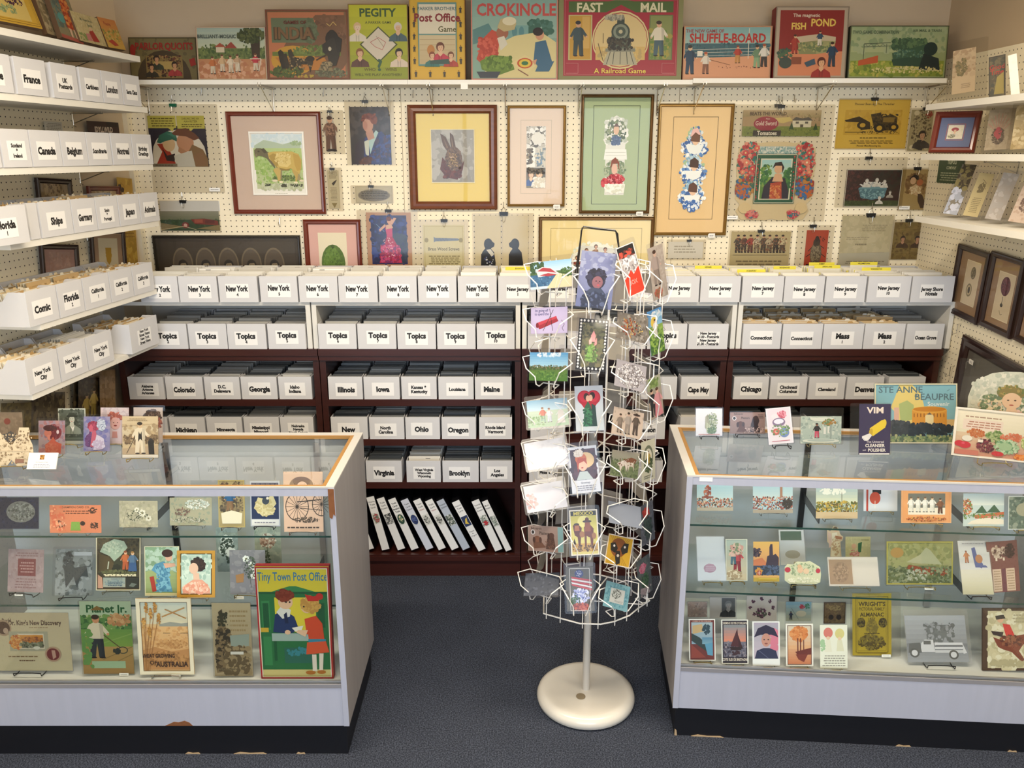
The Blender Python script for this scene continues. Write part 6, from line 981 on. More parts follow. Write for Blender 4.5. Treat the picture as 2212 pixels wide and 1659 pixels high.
G('trade_card', 'grey sleeved engraving of a rider on a horse', (120, 1190, 200, 1290), Z2, 'd 7c8480,9ca4a0,5c6460 0 0 100 100 60 8;o 2c3030,444a48 36 30 14 22 40 5;p 3c4240 24 40 40 24 52 40 84 36 90 60 70 58 60 84 50 60 30 84 26 62;r c8d0d0 50 6 98 14', '8c9490', 519, 6, 16, RIGID, ease='b')
G('book_cover', 'tall dark mountain booklet with two children in the corner', (209, 1162, 305, 1277), Z2, 'r 4c4430 4 3 96 96;d 3c3424,54482c,5c5034 4 3 96 60 120 4;p a8b8a4 8 28 16 14 40 4 62 8 70 20 56 34 40 46 30 36;o b4c4b0,9cac98,c4ccb8 38 20 22 11 60 3;p 5c4c30 6 32 26 36 40 50 44 66 6 66;p 3c3c28 40 46 58 38 66 66 36 66;o 2c2c1c 46 58 9 6 30 3;l c8ccb8 2 28 46 26 60;o 5c5c3c,6c6c44 50 66 44 4 60 3;k e0b090 8a4c2c c86c3c b85c34 66 44 38;k e0b898 a87c48 5c7898 3c5c8c 82 46 40;p 3c5c8c 74 48 90 48 92 64 72 64;'
 's e8dcb8 16 68 90 73 1;s e8dcb8 16 70 90 75 1;g 98a49c a8a89c 16 76 66 94;o 7c8c90,8c9c9c 42 86 22 6 40 3;s 5c6c78 34 77 60 80 1;s 4c5c6c 24 83 60 92 3;p c89880 4 70 14 76 16 96 4 96;r 2c2c22 68 76 96 96;p 6c746c 74 92 80 86 92 88 84 94;f e8dcbc 0 1.8', '5c4c34', 520, 4, 14, ease='s')
G('trade_card', 'narrow card of a lady in a light blue dress and red cushion', (313, 1181, 388, 1288), Z2, 'g a8c4b4 9cb08c 0 0 100 50;g a0b078 8c9c68 0 50 100 100;d b8d0c0,88a888 0 0 100 50 40 7;p 5c98b8 30 36 56 30 74 44 70 62 80 92 30 92 44 60 20 48;d 7cb4cc,4880a4 34 40 70 90 50 5;e e0b098 70 22 10 8;e 3c2018 66 14 16 8;p a8382c 14 62 26 60 34 90 22 92;p e0b098 54 34 86 34 90 40 60 44;r d8d0a0 0 94 100 100;f d8d4b8 0 1.6', 'a8c4b4', 521, 0, 14, ease='s')
G('portrait_card', 'gold framed card of a dark haired woman in profile', (383, 1191, 465, 1292), Z2, 'r 2c2014 9 6 91 94;r c8dcd0 11 8 89 92;d d8e8dc,a8c4b8 11 8 89 60 30 7;o 2c1c18,3c2820 56 30 18 14 70 5;e e8c0a8 44 38 12 12;p e8c0a8 42 46 58 48 60 66 44 66;p e8a890 14 92 20 74 42 62 66 62 84 76 88 92;o f0b8a0,e89c84,f4d0bc 50 80 34 12 60 5;f c89438 0 6', 'c8963c', 522, 2, 14, ease='s')
G('trade_card', 'tall pale card with white flowers at the shelf back', (468, 1140, 515, 1236), Z2, 'd 8c9c9c,a0b0b0 0 0 100 100 40 8;w e8f0f0,6a7a70 50 30 14;w dce8e8,6a7a70 34 50 12;o 3c4c44 50 50 30 30 40 4;w e8f0f0,6a7a70 66 56 12', '94a4a4', 523, 0, 8)
G('trade_card', 'second pale card with a spray of small flowers at the back', (551, 1140, 608, 1238), Z2, 'd 98a498,b0b8a8 0 0 100 100 40 8;o 8c6c5c,b89888,e0dcd0 50 30 30 16 60 4;l 5c5c44 1 50 36 40 96;o 4c5c44 40 70 20 20 20 4', 'a4aca0', 524, 0, 8)
G('trade_card', 'grey violet card with small white flowers and a brown leaf', (497, 1190, 574, 1286), Z2, 'd 7c7c84,8a8a90 0 0 100 100 50 9;w e8ece8,8a8450 46 20 8;w e8ece8,8a8450 62 34 8;w e8ece8,8a8450 74 46 9;w dce0dc,8a8450 66 58 7;o 4c5c4c,3c4840 58 40 18 26 40 3;p 9c7448 16 56 40 52 38 72 18 74;l 4c5444 1 50 26 60 84', '7c7c84', 525, -3, 14, ease='g', tagp=(-.028, -.014))
G('trade_booklet', 'wide cream booklet lettered Dr Kings New Discovery on a black easel', (-30, 1327, 153, 1452), Z0, 'g c4b48c c8bc90 0 0 100 100;B 4a2c18 60 17 8 Dr._King\'s_New_Discovery .7;s 8a7048 50 24 76 27 1;B 5c3c24 27 13 6 Buckl .8;e a88c6c 22.5 26 9.4 14;e 4c2c1c 22.5 26 7.6 11;e b89c80 25 31 3 5;r a8a484 28 32 74 66;p c86c24 29 58 34 44 42 36 46 38 44 60 38 64;r d8ccac 38 36 69 62;g d89030 a86c34 39 38 68 50;r 5c5c40 39 49 68 60;o b85c20,e09838,c87828,d8a860 36 50 7 12 60 3;o 4c4c34,6c7450,8c8c70 54 54 14 5 60 3;o 8a4c24,c07830 56 46 12 4 30 3;e d8d4b8 60 60 4 3;e b09070 78.5 71 9.6 13;e 6c1f1c 78.5 71 7.6 10.4;p b89078 77 64 81 64 82 76 78 80;s 7a5c34 22 73 60 77 1;s 6a4c28 36 80 58 84 1', 'ccbc98', 526, 0, 7, RIGID, ease='b', pad=(.004,)*4)
G('seed_catalogue', 'tall catalogue lettered Planet Jr with a man pushing a wheel hoe', (177, 1304, 287, 1460), Z0, 'g b8d0b4 c8cc9c 0 0 100 30;r b8d0b4 0 0 100 19;B 1c5c30 52 10 10 Planet_Jr. 1;d 5c8c4c,3c6c3c,7ca45c 0 20 100 40 60 5;d c89868,b88458,d8b080 56 18 98 32 30 4;g 6c9c4c 84a84c 0 38 100 62;g b8985c a8844c 0 62 100 100;l 8cb05c 1.4 30 60 100 44;l 8c7444 1 40 80 100 62;l 8c7444 1 40 92 100 72;k d89c74 3a2818 e8e0c8 2c343c 30 48 62;p 8c6c34 20 12 34 6 48 12;l 5c4c34 1.2 44 46 76 64;e 3c4438 80 67 10 5;e b8985c 80 67 8 3.8;o 2c3430 68 68 7 4 20 2;r a8c8a4 18 82 84 92;d 6a9c54 2 40 20 90 14 5', 'c0cc98', 527, 3, 6, SLEEVE, pad=(.004,)*4, tagp=(.05, -.0))
G('travel_booklet', 'cream bordered booklet lettered Wheat Growing Australia', (299, 1294, 417, 1458), Z0, 'g c4ccc0 d8ccac 7 5 93 34;p 98988c 40 34 60 31 80 33 93 32 93 37 40 37;g e0b47c c8945c 7 37 93 94;d d8a468,cc9860,dcac74 7 38 93 66 60 3;o c08c54,b07c48,cc9c64 60 60 30 5 70 2.4;p b88450 7 68 30 64 60 70 93 66 93 94 7 94;o 9c6c3c,a87844,c08c54 50 80 42 10 90 2.6;'+';'.join('l 9c6c3c .7 %d 96 %d %d' % (a, b, c) for a, b, c in ((10, 18, 10), (11, 26, 18), (13, 12, 30), (14, 34, 8), (15, 40, 22), (10, 22, 40), (18, 30, 50), (12, 16, 56)))+';'+';'.join('o b8843c,d0a05c,a06c34 %d %d 3 7 24 1.6' % (b, c) for b, c in ((18, 12), (26, 20), (12, 32), (34, 12), (40, 26), (22, 44)))+';l b08450 1.6 46 24 88 12;l a87844 1.2 52 14 90 26;s 6c5840 46 44 60 46 1;s 6c5840 78 44 92 46 1;B 3c2418 34 75 5 WHEAT_GROWING .72;t 3c2418 26 84 5 OF 1;B 3c2418 60 86 6.6 AUSTRALIA .8;f e8dcc0 0 5;f 5c4430 4.6 .5', 'd8b480', 528, 2, 6, ease='s', tagp=(.03, -.006))
G('travel_booklet', 'narrow brown booklet of a rocky gorge with a small price sticker', (461, 1307, 544, 1464), Z0, 'g c8bc9c b8a888 0 0 100 50;s a8946c 40 8 92 40 5;p 8c7858 8 40 22 24 34 30 36 60 30 94 6 96;d 5c4c34,8c7858,3c3424 8 36 44 94 60 4;p a0b0a8 44 44 94 42 92 62 46 60;d 6c5c40,a89470 30 60 92 96 70 5;p 4c4430 16 12 26 8 30 24 22 28;d 3c3c28 16 12 40 30 14 3;r f0f0ec 44 66 78 70;s 7a6c50 10 88 60 93 1', 'b8a888', 529, 2, 6, SLEEVE, pad=(.004,)*4)
tt = ('r e8d840 3 2 97 24;t 3c84b4 50 8.5 7.4 Tiny_Town_Post_Office .66;r 2c7444 3 22 97 92;p 3c8c54 12 24 30 20 46 17 54 17 70 20 90 24;r 1f5c38 3 22 97 24;r e8d840 24 27 80 58;r 2c7444 3 24 20 92;r 3c8c54 6 30 17 56;r 3c8c54 6 62 17 88;r 1f5c38 7.5 32 15.5 54;r 2c7444 80 24 97 92;r 1f5c38 82 32 92 54;r d8b83c 3 54 14 58;r a8c0bc 18 59 74 66;r 1f5c38 20 66 24 84;r 2f6c5c 34 72 76 86;o 3c8c9c 54 76 16 4 16 2;r d8cc88 3 92 97 98;'
      'p 24386c 20 58 24 42 36 38 50 44 56 56 44 59;p e8ecec 26 40 34 34 46 38 44 44 34 46;e f0c8a8 39 31 10 6.4;o 8a3c24,7c3018 38 25 12 4.4 50 2.6;e 2c1c18 40 31 1.2 .8;e 2c1c18 45 31 1.2 .8;p 1c2850 36 42 40 40 42 50 37 50;e f0c8a8 40 58 4 2;p f4f4ec 46 54 62 52 58 58 50 57;'
      'e f0c8a8 68 34 9 7;o d8ac58,c8984c 74 33 12 7 60 2.8;p c83024 66 24 78 26 90 24 84 30 70 30;e c83024 86 26 5 3;e 2c1c18 64 35 1.2 .8;p d8502c 64 46 80 43 88 50 90 64 92 74 70 76 68 60;p d8502c 64 46 72 48 74 58 66 60;p f0c8a8 64 56 68 56 64 62 52 58 54 56;r 3c8cac 68 64 92 67.6;p e05c34 66 67 92 66 96 76 64 78;p f0e8dc 72 78 78 78 78 93 72 93;p f0e8dc 82 77 88 77 86 93 81 93;e b8742c 69 94.5 7 1.8;e b8742c 84 94 6 1.8;f b8242c 0 1.2;f f4ecd8 1.2 .8')
M, w, h = lean((557, 1224, 716, 1466), Z0, 0, 5); M.translation.x = min(M.translation.x, -.535-.0195-w/2); o = MB().box(-w/2, 0, 0, w/2, .022, h, '9c2228').obj('game_box', INK, None, M); tag(o, 'red edged game box lettered Tiny Town Post Office, children at green counter', 'game box')
A = Art(w-.002, h-.002, -.0005, 530); A.mb.box(-w/2+.001, -.0005, .001, w/2-.001, 0, h-.001, 'e8d840'); A.run(tt); A.mb.obj('lid_picture', CARD, o)
# --- on the far counter
YR = -4
G('seed_card', 'sleeved tall card of a pale green romaine lettuce on a black easel', (1503, 886, 1560, 945), ZT, 'g ecece6 e4e6e4 0 0 100 100;o 8a9c6c,a8b48c,6a7c50,c0c8a0 62 50 20 34 120 4;p a8a888 36 30 46 20 52 60 46 84 34 70;p c0c8a0 40 50 54 60 66 90 40 88;o 5c7c54,7c9464 60 80 18 12 50 4;l 6a6c50 .8 44 24 48 84;l 6a6c50 .8 60 20 58 84;r d8a8a0 10 93 90 96', 'eceae6', 541, YR, 14, RIGID, ease='b', pad=(.004, .006, .004, .003))
G('trade_card', 'brown card of two spaniels on the counter beside the lettuce card', (1577, 895, 1652, 941), ZT, 'g a08478 8c7468 0 0 100 100;t 2c201c 24 7 8 Bell-cap-sic .8;e e8e4dc 12 28 6 10;e 1c1818 12 28 4 7;t 2c201c 44 26 11 Plasters .8;e 5a3424 30 56 10 14;e 3a2018 22 58 4 13;e 3a2018 38 58 4 13;p 5c3828 18 92 26 68 42 66 48 92;p 2c1c18 56 94 60 54 66 22 80 20 84 40 80 60 90 94;e 3c2820 74 26 7 10;d c0a494,7c6458 40 70 98 96 30 5;s 4c3c34 80 8 96 30 3', '9c8074', 542, YR, 14, RIGID, ease='b', pad=(.004,)*4)
G('seed_card', 'tilted sleeved card of pink, white and blue round blossoms', (1650, 890, 1702, 886, 1719, 962, 1664, 968), ZT, 'g ecdcdc e8e4e0 5 3 95 97;o d87c84,e8a0a8,c86070 62 20 18 9 40 4;e e8e4e0 34 24 14 8;e 8c7890 48 40 26 12;e e8e8ec 48 38 20 7;e c86858 34 66 15 9;e e8a894 34 66 6 4;e 7890b8 66 70 20 13;e a0b4d0 66 70 8 5;o 6c8c5c,8ca870 52 62 36 18 24 4;r c87c84 14 91 86 93', 'eee9e6', 543, YR, 15, RIGID, ease='b', pad=(.004,)*4)
G('cutout_card', 'cut-out card shaped as a pale cup and saucer with a tiny dancing man', (1729, 903, 1817, 962), ZT, 'g b8c8c0 a8bcb8 0 0 100 100;d c8d4cc,98aca8 0 0 100 100 60 7;p dce4dc 22 2 30 5 74 4 84 10 80 22 36 18 24 12;o 6a8a5c,a87c3c 70 22 18 12 30 5;k 8a5c44 1c1c1c 1c1c20 c8506c 40 52 56;r e0e4e0 56 40 62 66;r e0e4e0 66 36 70 62;r 98a8a4 72 30 76 80;e d8e0d8 50 90 46 8;e b0c0bc 50 88 34 5', 'b4c4bc', 544, YR, 12, SLEEVE, ease='g', pad=(.004, .03, .006, .003), outline=[(20,0),(34,6),(60,8),(86,14),(98,22),(86,54),(80,80),(94,82),(99,88),(88,97),(50,100),(14,92),(2,80),(6,74),(14,78),(22,80),(20,50),(22,20)])
G('trade_card', 'dark blue card lettered Vim with a yellow canister pouring powder', (1855, 876, 1923, 985), ZT, 'B f0e4dc 50 12 12 VIM 1.15;p e8cc2c 34 48 74 31 84 46 44 64;E e8cc2c 80 38 7 8 20;E c8a81c 38 56 6 8 20;'+';'.join('p e8e8ec 34 58 42 62 %d %d %d %d' % (x, y, x-5, y-2) for x, y in ((14, 66), (18, 70), (24, 72), (30, 72)))+';o f0f0f4 22 68 12 4 30 1.6;t e0d8e0 52 74.5 4.2 The_Universal 1;B f0ece8 52 82 6 CLEANSER .92;t e0d8e0 18 91 3 and 1;B f0ece8 58 91 6 POLISHER .9;r e8e8ec 2 97.4 98 100', '2a1f50', 545, YR, 12, SLEEVE, pad=(.03, .004, .003, .002))
G('souvenir_booklet', 'sky blue booklet lettered Ste Anne de Beaupre Souvenir with a round domed hall', (1888, 834, 2066, 963), ZT, 'g 7cb4c8 8cbccc 2 2 98 98;p e0cc7c 30 2 46 2 56 16 60 34 62 52 60 70 26 70 24 46 20 40 26 20;p a8b878 30 34 40 28 48 36 48 60 32 64;p d8b0a0 24 40 30 40 30 62 24 66;t 4c6c7c 32 10 10.5 STE_ANNE 1.05;t 5c7880 52 20 6 de 1;t 4c6c7c 73 22 10.5 BEAUPRE 1.05;l 4c6c7c .8 88 13 91 10;t e0ecf0 78 34 7 Souvenir 1;r d8983c 46 44 88 72;e e0a848 67 44 21 6;e c8842c 67 43 20 4;'+';'.join('r 8a5424 %d 50 %d 56' % (x, x+1) for x in range(48, 88, 4))+';p e8d8a8 62 54 67 48 72 54 72 72 62 72;p 6c5c54 64 52 67 48 70 52;r d8b880 88 60 98 72;o 2c3844,24303c,3c4450 26 72 22 9 70 5;o 2c3844,24303c,3c4450 60 76 36 9 110 4.4;d 2c3844,24303c 4 72 98 88 80 5;r 6c8464 2 88 98 98;d 8c9c6c,4c6450,a8ac7c 2 86 98 97 50 4;f d8d4b8 0 2', '7cb4c8', 546, YR, 15, SLEEVE, pad=(.004,)*4)
G('seed_print', 'large white bordered vegetable print with cabbage, radishes and carrots', (2062, 888, 2252, 908, 2240, 1012, 2054, 993), ZT, 'g f0ead8 e0dcc4 3 4 97 50;g d8c4a8 c88c74 3 50 97 96;s a88c7c 12 14 58 20 1;r e8d8cc 10 22 56 44;s b07c6c 12 25 54 40 3;o b86438,c87c4c 26 50 10 8 40 4;o 7c9c5c,a8b884,5c7c44 48 54 10 12 60 4;o c86c4c,d8886c 68 52 14 7 40 4;o b0c07c,94ac5c,d0d4a0 88 58 10 16 70 4;e c8283c 14 76 7 7;e c8283c 8 74 6 6;e e0506c 12 73 2 2;e e8e4d8 16 62 6 6;o 6c2838,8a3848,4c1c2c 38 74 10 14 60 3.4;o 8cb48c,a8c8a0,6c9c74,c0d4b4 62 72 14 14 120 4;e a0c098 60 72 8 8;e c8303c 52 88 7 5;o e07c30,c86424,e89850 80 90 9 5 40 4;o e09048,e8b078,d87c38 94 80 7 12 40 4;r c87868 3 86 30 96;r f4ece0 28 62 34 68;f f6f2ea 0 3', 'f4f0e6', 547, YR, 16, SLEEVE, ease='g', pad=(.003,)*4)
G('lace_valentine', 'large lace edged valentine of a flower crowned girl, behind the vegetable print', (2092, 800, 2280, 812, 2276, 955, 2080, 950), ZT, 'o e8e8dc,d0d4c8,c0c8bc 50 30 46 26 140 5;o dcdccc,c8ccbc 50 60 46 34 140 5;o 8ca07c,6c8464,e8d8b8,d8bca0 30 52 16 16 60 4;o 8ca07c,6c8464,f0ead8,e8c8b0 76 48 18 18 80 4;e 8a7c44 50 32 16 10;o 8a7c44,b09c58,6c7c44 50 30 16 9 40 3;e ecc8a8 51 44 11 12;e 4c3428 47 43 1.4 1;e 4c3428 55 43 1.4 1;e b05048 51 50 2.6 1;e d8983c 30 74 14 12;o d8983c,e8b050 30 74 12 10 30 4;o e0a89c,ecc4b8,d89488 54 70 14 12 50 4;p ecc8a8 46 54 56 54 60 64 44 64', 'd8dccf', 548, -12, 14, SLEEVE, pad=(.03, .04, .02, .003), outline=[(2,40),(6,24),(16,12),(28,4),(44,1),(60,1),(76,5),(90,14),(98,28),(100,50),(98,80),(92,100),(8,100),(2,80)])
# --- inside it
def R(name, label, q, z, prog, bg, seed, **k): return onz(name, label, q, z, prog, bg, seed, k.pop('yaw', YR), k.pop('tilt', 13), **k)
R('view_card', 'park view card with a red bandstand tower and crowd', (1505, 1046, 1583, 1105), Z1, 'g a8ccd8 c8dcdc 0 0 100 60;o a85840,c87858,8a4838 30 32 10 24 50 4;r 8c4c3c 14 48 46 54;d b86850,e0c0a0,7c5c48,c89078,3c4438 0 54 100 88 150 4;r b8ac98 0 88 100 100', 'b8d0d4', 561)
R('view_card', 'view card of a busy red fairground street', (1626, 1050, 1712, 1110), Z1, 'g a8c8d4 c8d8d8 0 0 100 50;d a85848,8a4840,6a4c40,c88870,e0c8a8,3c3434 0 42 100 88 170 4;r a87c64 68 4 74 44;o 3c342c 86 66 12 18 40 5;r a89c8c 0 88 100 100', 'a8c8d4', 562, ease='s')
R('view_card', 'autumn view card of yellow trees under cloudy sky', (1762, 1052, 1852, 1122), Z1, 'g a0b8c0 d8d8b8 0 0 100 56;o e8e8dc 40 16 30 10 20 7;d 8a8448,b89c44,5c6430,c8a84c,6c5830 0 48 100 80 130 5;r c8b08c 0 80 100 100;l 4c4428 1 62 20 62 50', 'b8c4b8', 563, ease='s')
R('trade_card', 'red bordered card with a black hat figure and a red disc', (1865, 1050, 1938, 1106), Z1, 'r d8dce4 0 0 100 100;r b84838 8 0 14 100;r 1c1c20 26 0 52 34;e c85038 34 50 16 24;l f0e8dc 2 34 60 34 90', 'd0d4e0', 564, ease='g')
R('trade_card', 'orange bordered card of five white ladies in a row', (1946, 1058, 2054, 1132), Z1, 'r 6c6c64 14 14 88 70;r e8dcc8 14 56 88 76;'+';'.join('k e8c8a8 6a4c34 e8e4dc dcd8cc %d 46 46' % x for x in (20, 34, 48, 62))+';k d8a888 3a2418 7c4c30 5c3420 78 50 46;o c86c34,d8a050,8a4c2c 50 88 40 6 70 3;f e0a878 0 3', 'e09c64', 565, ease='g')
R('view_card', 'greenhouse garden view card with long red flower beds', (2080, 1068, 2168, 1139), Z1, 'g b8ccd4 d8dcd4 0 0 100 36;p 3c5c44 30 60 46 36 60 60;p 3c5c44 58 58 76 34 92 58;p c86840 24 66 100 56 100 66 30 76;p e8dcc8 20 84 60 70 100 80 100 94 10 94;l c8503c 2 30 76 100 70;o a84838,6c8444,d88858 8 40 14 24 60 4;d 5c7c44,7c9454 0 60 100 76 30 4', 'c0ccc8', 566, ease='g')
R('view_card', 'dull green card at the counter end of the upper glass shelf', (2177, 1074, 2262, 1146), Z1, 'd 4c5c50,6c7c6c,8c9484 0 0 100 100 60 8;e 9c9880 40 40 20 20;f d8dcd8 0 2', '5c6c60', 567, ease='g')
R('blank_envelope', 'white shiny sleeve with a faint purple postmark', (1506, 1163, 1566, 1258), Z2, 'e a87890 44 72 22 10;o b888a0 44 72 18 8 20 5;s c8b0c0 26 66 62 78 3', 'e0e8ec', 568, holder=SHINY, ease='g', tilt=26, pad=(.003,)*4)
R('trade_card', 'card of ladies in red and blue robes dancing in a garden', (1567, 1166, 1614, 1256), Z2, 'g a8b8b0 c8b898 0 0 100 100;k e0b090 6a3c24 b84850 8a2c38 54 50 60;k e0b090 4a3024 e0b8a8 4c6c7c 36 40 44;o d8b8a8,c8988c,7c8c6c 50 24 30 14 50 4;o d8ccb0,a89474 40 86 34 10 40 5;f d8d8c8 0 2', 'b8b8a0', 569, ease='g')
R('travel_card', 'sunset card of a castle rock above a crest', (1627, 1172, 1683, 1258), Z2, 'g d8ac5c d89c68 0 0 100 50;p c87850 0 46 34 40 52 54 52 60 0 60;p 3c3040 48 60 54 36 62 34 62 14 66 6 74 6 76 34 86 30 98 40 98 62;d 2c2434,4c3c48 0 18 30 36 20 5;r 3c4458 0 60 100 84;d 4c5c7c,2c3444 30 60 100 84 30 5;o c88c3c 20 74 12 9 20 4;e a84830 22 78 8 7;l f0e8dc 1 22 72 22 84;l f0e8dc 1 16 78 28 78;r b89c3c 0 90 100 100;l e0c850 1.4 20 93 90 93', 'd8a860', 570, ease='g')
R('greeting_card', 'green topped glossy card behind the cherub cut-out', (1684, 1148, 1738, 1224), Z2, 'r 2c5c44 6 4 90 30;g e8f0f0 f0f0e8 0 34 100 100;e b8b49c 50 70 30 12', 'e8ecec', 571, holder=SHINY, tilt=27, pad=(.003,)*4)  # white below the green is glare painted into the card's colour
R('cutout_card', 'scalloped cut-out card with two cherubs and red flowers', (1693, 1212, 1773, 1264), Z2, 'o a8b490,8c9c7c,c8ccac 50 40 40 26 90 6;e e0b898 44 40 8 14;e d8b08c 42 26 6 8;e e0c0a0 60 46 8 12;e b83848 10 40 8 11;e b83848 92 44 6 10;o d8d8b8,e8e4cc 50 84 44 10 50 6', 'd0d0b0', 572, ease='g', outline=[(2,30),(10,16),(24,20),(36,6),(54,8),(70,4),(84,16),(98,30),(100,60),(98,92),(86,100),(14,98),(2,84)])
R('cutout_card', 'cut-out of a standing angel playing music', (1786, 1138, 1822, 1206), Z2, 'p e8dcc4 30 22 60 20 80 96 26 96;e e0b898 54 12 12 7;e 3a2418 50 7 13 5;p d8b8a8 2 16 26 24 30 60 14 70;o c8a888,e8d8b8 54 60 22 30 40 5;p b07858 50 30 90 34 88 42 52 40', 'd8c0a0', 573, outline=[(40,0),(66,4),(80,26),(98,34),(92,46),(80,50),(88,98),(20,100),(24,60),(2,50),(0,10),(20,16)])
R('trade_card', 'yellow green card of a lady with holly behind the tan card', (1826, 1161, 1880, 1208), Z2, 'd c8c090,d8cc9c 0 0 100 100 30 8;p 3c6c44 50 30 66 24 62 70 50 76;e e0b090 34 44 10 12;o c87c70,e0a898 36 76 20 16 30 5;s 9c9464 60 10 94 20 1', 'ccc494', 574)
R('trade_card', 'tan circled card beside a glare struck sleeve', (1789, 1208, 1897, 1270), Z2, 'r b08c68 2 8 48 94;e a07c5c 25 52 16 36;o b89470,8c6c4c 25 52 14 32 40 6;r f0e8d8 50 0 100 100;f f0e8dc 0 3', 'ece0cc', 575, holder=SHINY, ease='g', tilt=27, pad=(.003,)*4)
R('sea_print', 'wide green gold print of a red sailing vessel at sea', (1914, 1175, 2057, 1268), Z2, 'g a8ac68 b8b888 0 0 100 56;g 7c8c64 6c7848 0 56 100 100;d b8bc84,98a068 0 0 100 60 60 8;e c8a05c 16 26 10 12;p c8ccac 40 50 60 14 66 20 84 54;p d0d0b0 30 48 52 30 54 52;p a85434 34 54 92 72 92 80 56 76 30 62;d 8c4830,c87850 46 60 92 76 30 3;d 8c9c7c,5c6c4c,a8b08c 0 60 100 98 100 5;d c8d0c0 30 66 60 90 20 4;f c8c060 0 3', 'a0a468', 576, holder=SLEEVE, ease='g', pad=(.006, .03, .02, .004), tagp=(.03, -.012))
R('theatre_card', 'white scalloped card with orange and blue performers', (2074, 1172, 2140, 1288), Z2, 'k c87040 8a4024 d87c3c c86c30 24 30 24;p 2c4c9c 42 14 54 12 60 30 76 44 70 52 48 44;e c87c44 64 34 12 8;p 2c4c9c 48 44 84 46 90 50 50 50;g f4f0dc f0e8b8 0 54 100 100;s 8c8c94 10 4 84 7 1', 'ecebe4', 577, ease='b', holder=SHINY, tilt=27, pad=(.003,)*4)
R('programme_card', 'brown and cream die-cut card with two tall text columns', (2124, 1176, 2190, 1172, 2208, 1280, 2142, 1286), Z2, 'r d0b49c 14 54 42 98;r d0b49c 58 54 86 98;s a08468 16 56 40 96 8;s a08468 60 56 84 96 8;r 6c3c44 44 54 56 100;o c8b09c,a88c78,5c3c34 40 20 24 12 50 4;o 4c2c24,3c241c 74 20 14 14 40 4;r e0ccb8 26 32 32 38;r e0ccb8 50 32 56 38', '7c4c44', 578)
for i, (q, lab, bg, pr) in enumerate((((1488, 1303, 1530, 1336), 'grey peach envelope card behind the bridge poster card', 'c0aca0', 'p d0b8a8 0 0 100 0 50 60;d a89c94,d8c8bc 0 0 100 100 20 9'), ((1536, 1293, 1592, 1338), 'photo card of a grey haired bust beside white paper', 'dcd8cc', 'r dcd8cc 0 0 44 100;r 6c7070 46 4 98 96;m b8b8b4 8c9090 3c4040 72 54 80'),
    ((1616, 1290, 1681, 1344), 'cream wreath card with purple flowers', 'd8d0c4', ';'.join('o 6c3c54,4c2c3c %.0f %.0f 5 7 8 4' % (50+38*cos(a), 46+36*sin(a)) for a in (0, .8, 1.6, 2.3, 3.1, 3.9, 4.7, 5.5))+';o 5c2c4c,8c6478,4c5c44 48 68 18 20 50 5'), ((1701, 1303, 1756, 1345), 'blue card with a red kite and a soldier', 'a8bcbc', 'g 7ca8b8 c8ccb0 0 0 100 100;o b83848 64 24 10 12 20 5;o 3c7c5c 84 24 8 14 16 5;l 3c3c3c 1 20 30 50 90;k 8a5c44 2c2c34 2c3c54 2c3444 20 70 44;e d8d4b8 60 60 20 16'),
    ((1783, 1304, 1830, 1350), 'dark gilt square card behind the balloon girls', '7c6444', 'd 6c5838,8c7448 0 0 100 100 40 8;e 2c2018 34 70 12 12;e 2c2018 70 70 12 12;o a8905c 50 26 30 12 30 5;f 4c3824 0 3'))):
    M, w, h = lean(q, .338, YR, 8); M.translation.z = Z0+.075; o = flat('trade_card', lab, 'card', M, w, h, pr, bg, .0009, 580+i, RIGID, (.004, .004, .004, .074))
    M2 = M.copy(); M2.translation.z = Z0+.002; o.matrix_basis = M2
R('poster_card', 'poster card of a pale bridge over blue water, maroon border', (1488, 1339, 1545, 1429), Z0, 'r 6c2c28 5 3 95 97;g a8b8c0 88a4b8 10 8 90 60;p c8a878 14 16 50 12 56 30 14 36;o 2c4450 66 24 12 12 20 5;p 2c3c3c 10 34 40 44 70 62 80 84 10 52;g 5c8cac 7ca4b8 50 44 90 60;p 5c98b8 60 60 90 56 90 88 70 86;p 8c3c30 8 60 64 92 8 94;t d8a898 50 5.4 3 CHEMIN_DE_FER_D\'ORLEANS .8;f f0eee8 0 2.4', '6c2c28', 591, ease='g')
R('poster_card', 'poster card of a dark sailing boat at sunset lettered Bretagne', (1558, 1340, 1616, 1436), Z0, 'r 2c2430 5 3 95 97;g 7c8890 d88468 9 12 91 50;r 6c6878 9 50 91 84;d 5c5868,8c8088,3c3444 9 50 91 84 40 4;p 4c2024 34 60 60 20 66 62;p 3c181c 62 34 78 62 64 62;p 2c1818 30 62 80 62 72 69 38 69;o 3c2028 54 76 14 6 20 3;t e8d8c8 50 8 4.4 CHEMINS_DE_FER_D\'ORLEANS .7;t f0e0d0 50 90 5.4 COTE_SUD_DE_BRETAGNE .8;f f0eee8 0 2.4', '2c2430', 592, ease='g')
R('poster_card', 'card of a smiling soldier in a dark cocked hat', (1625, 1344, 1684, 1440), Z0, 'g a8a4b4 c8b8c8 5 8 95 84;o d87c94 80 44 14 26 40 7;p 2c2440 6 36 20 16 50 8 80 16 95 36 70 30 30 30;e c89080 50 42 17 15;e 3c2c34 43 41 3 1.4;e 3c2c34 58 41 3 1.4;e 8c4c44 50 50 6 1.6;p 2c3050 8 84 16 66 40 60 62 60 86 66 94 84;l 5c6080 1.4 24 66 60 84;r f0f0f0 0 84 100 100;f f0f0f0 0 3', 'b0a4b8', 593, ease='g', tilt=12)
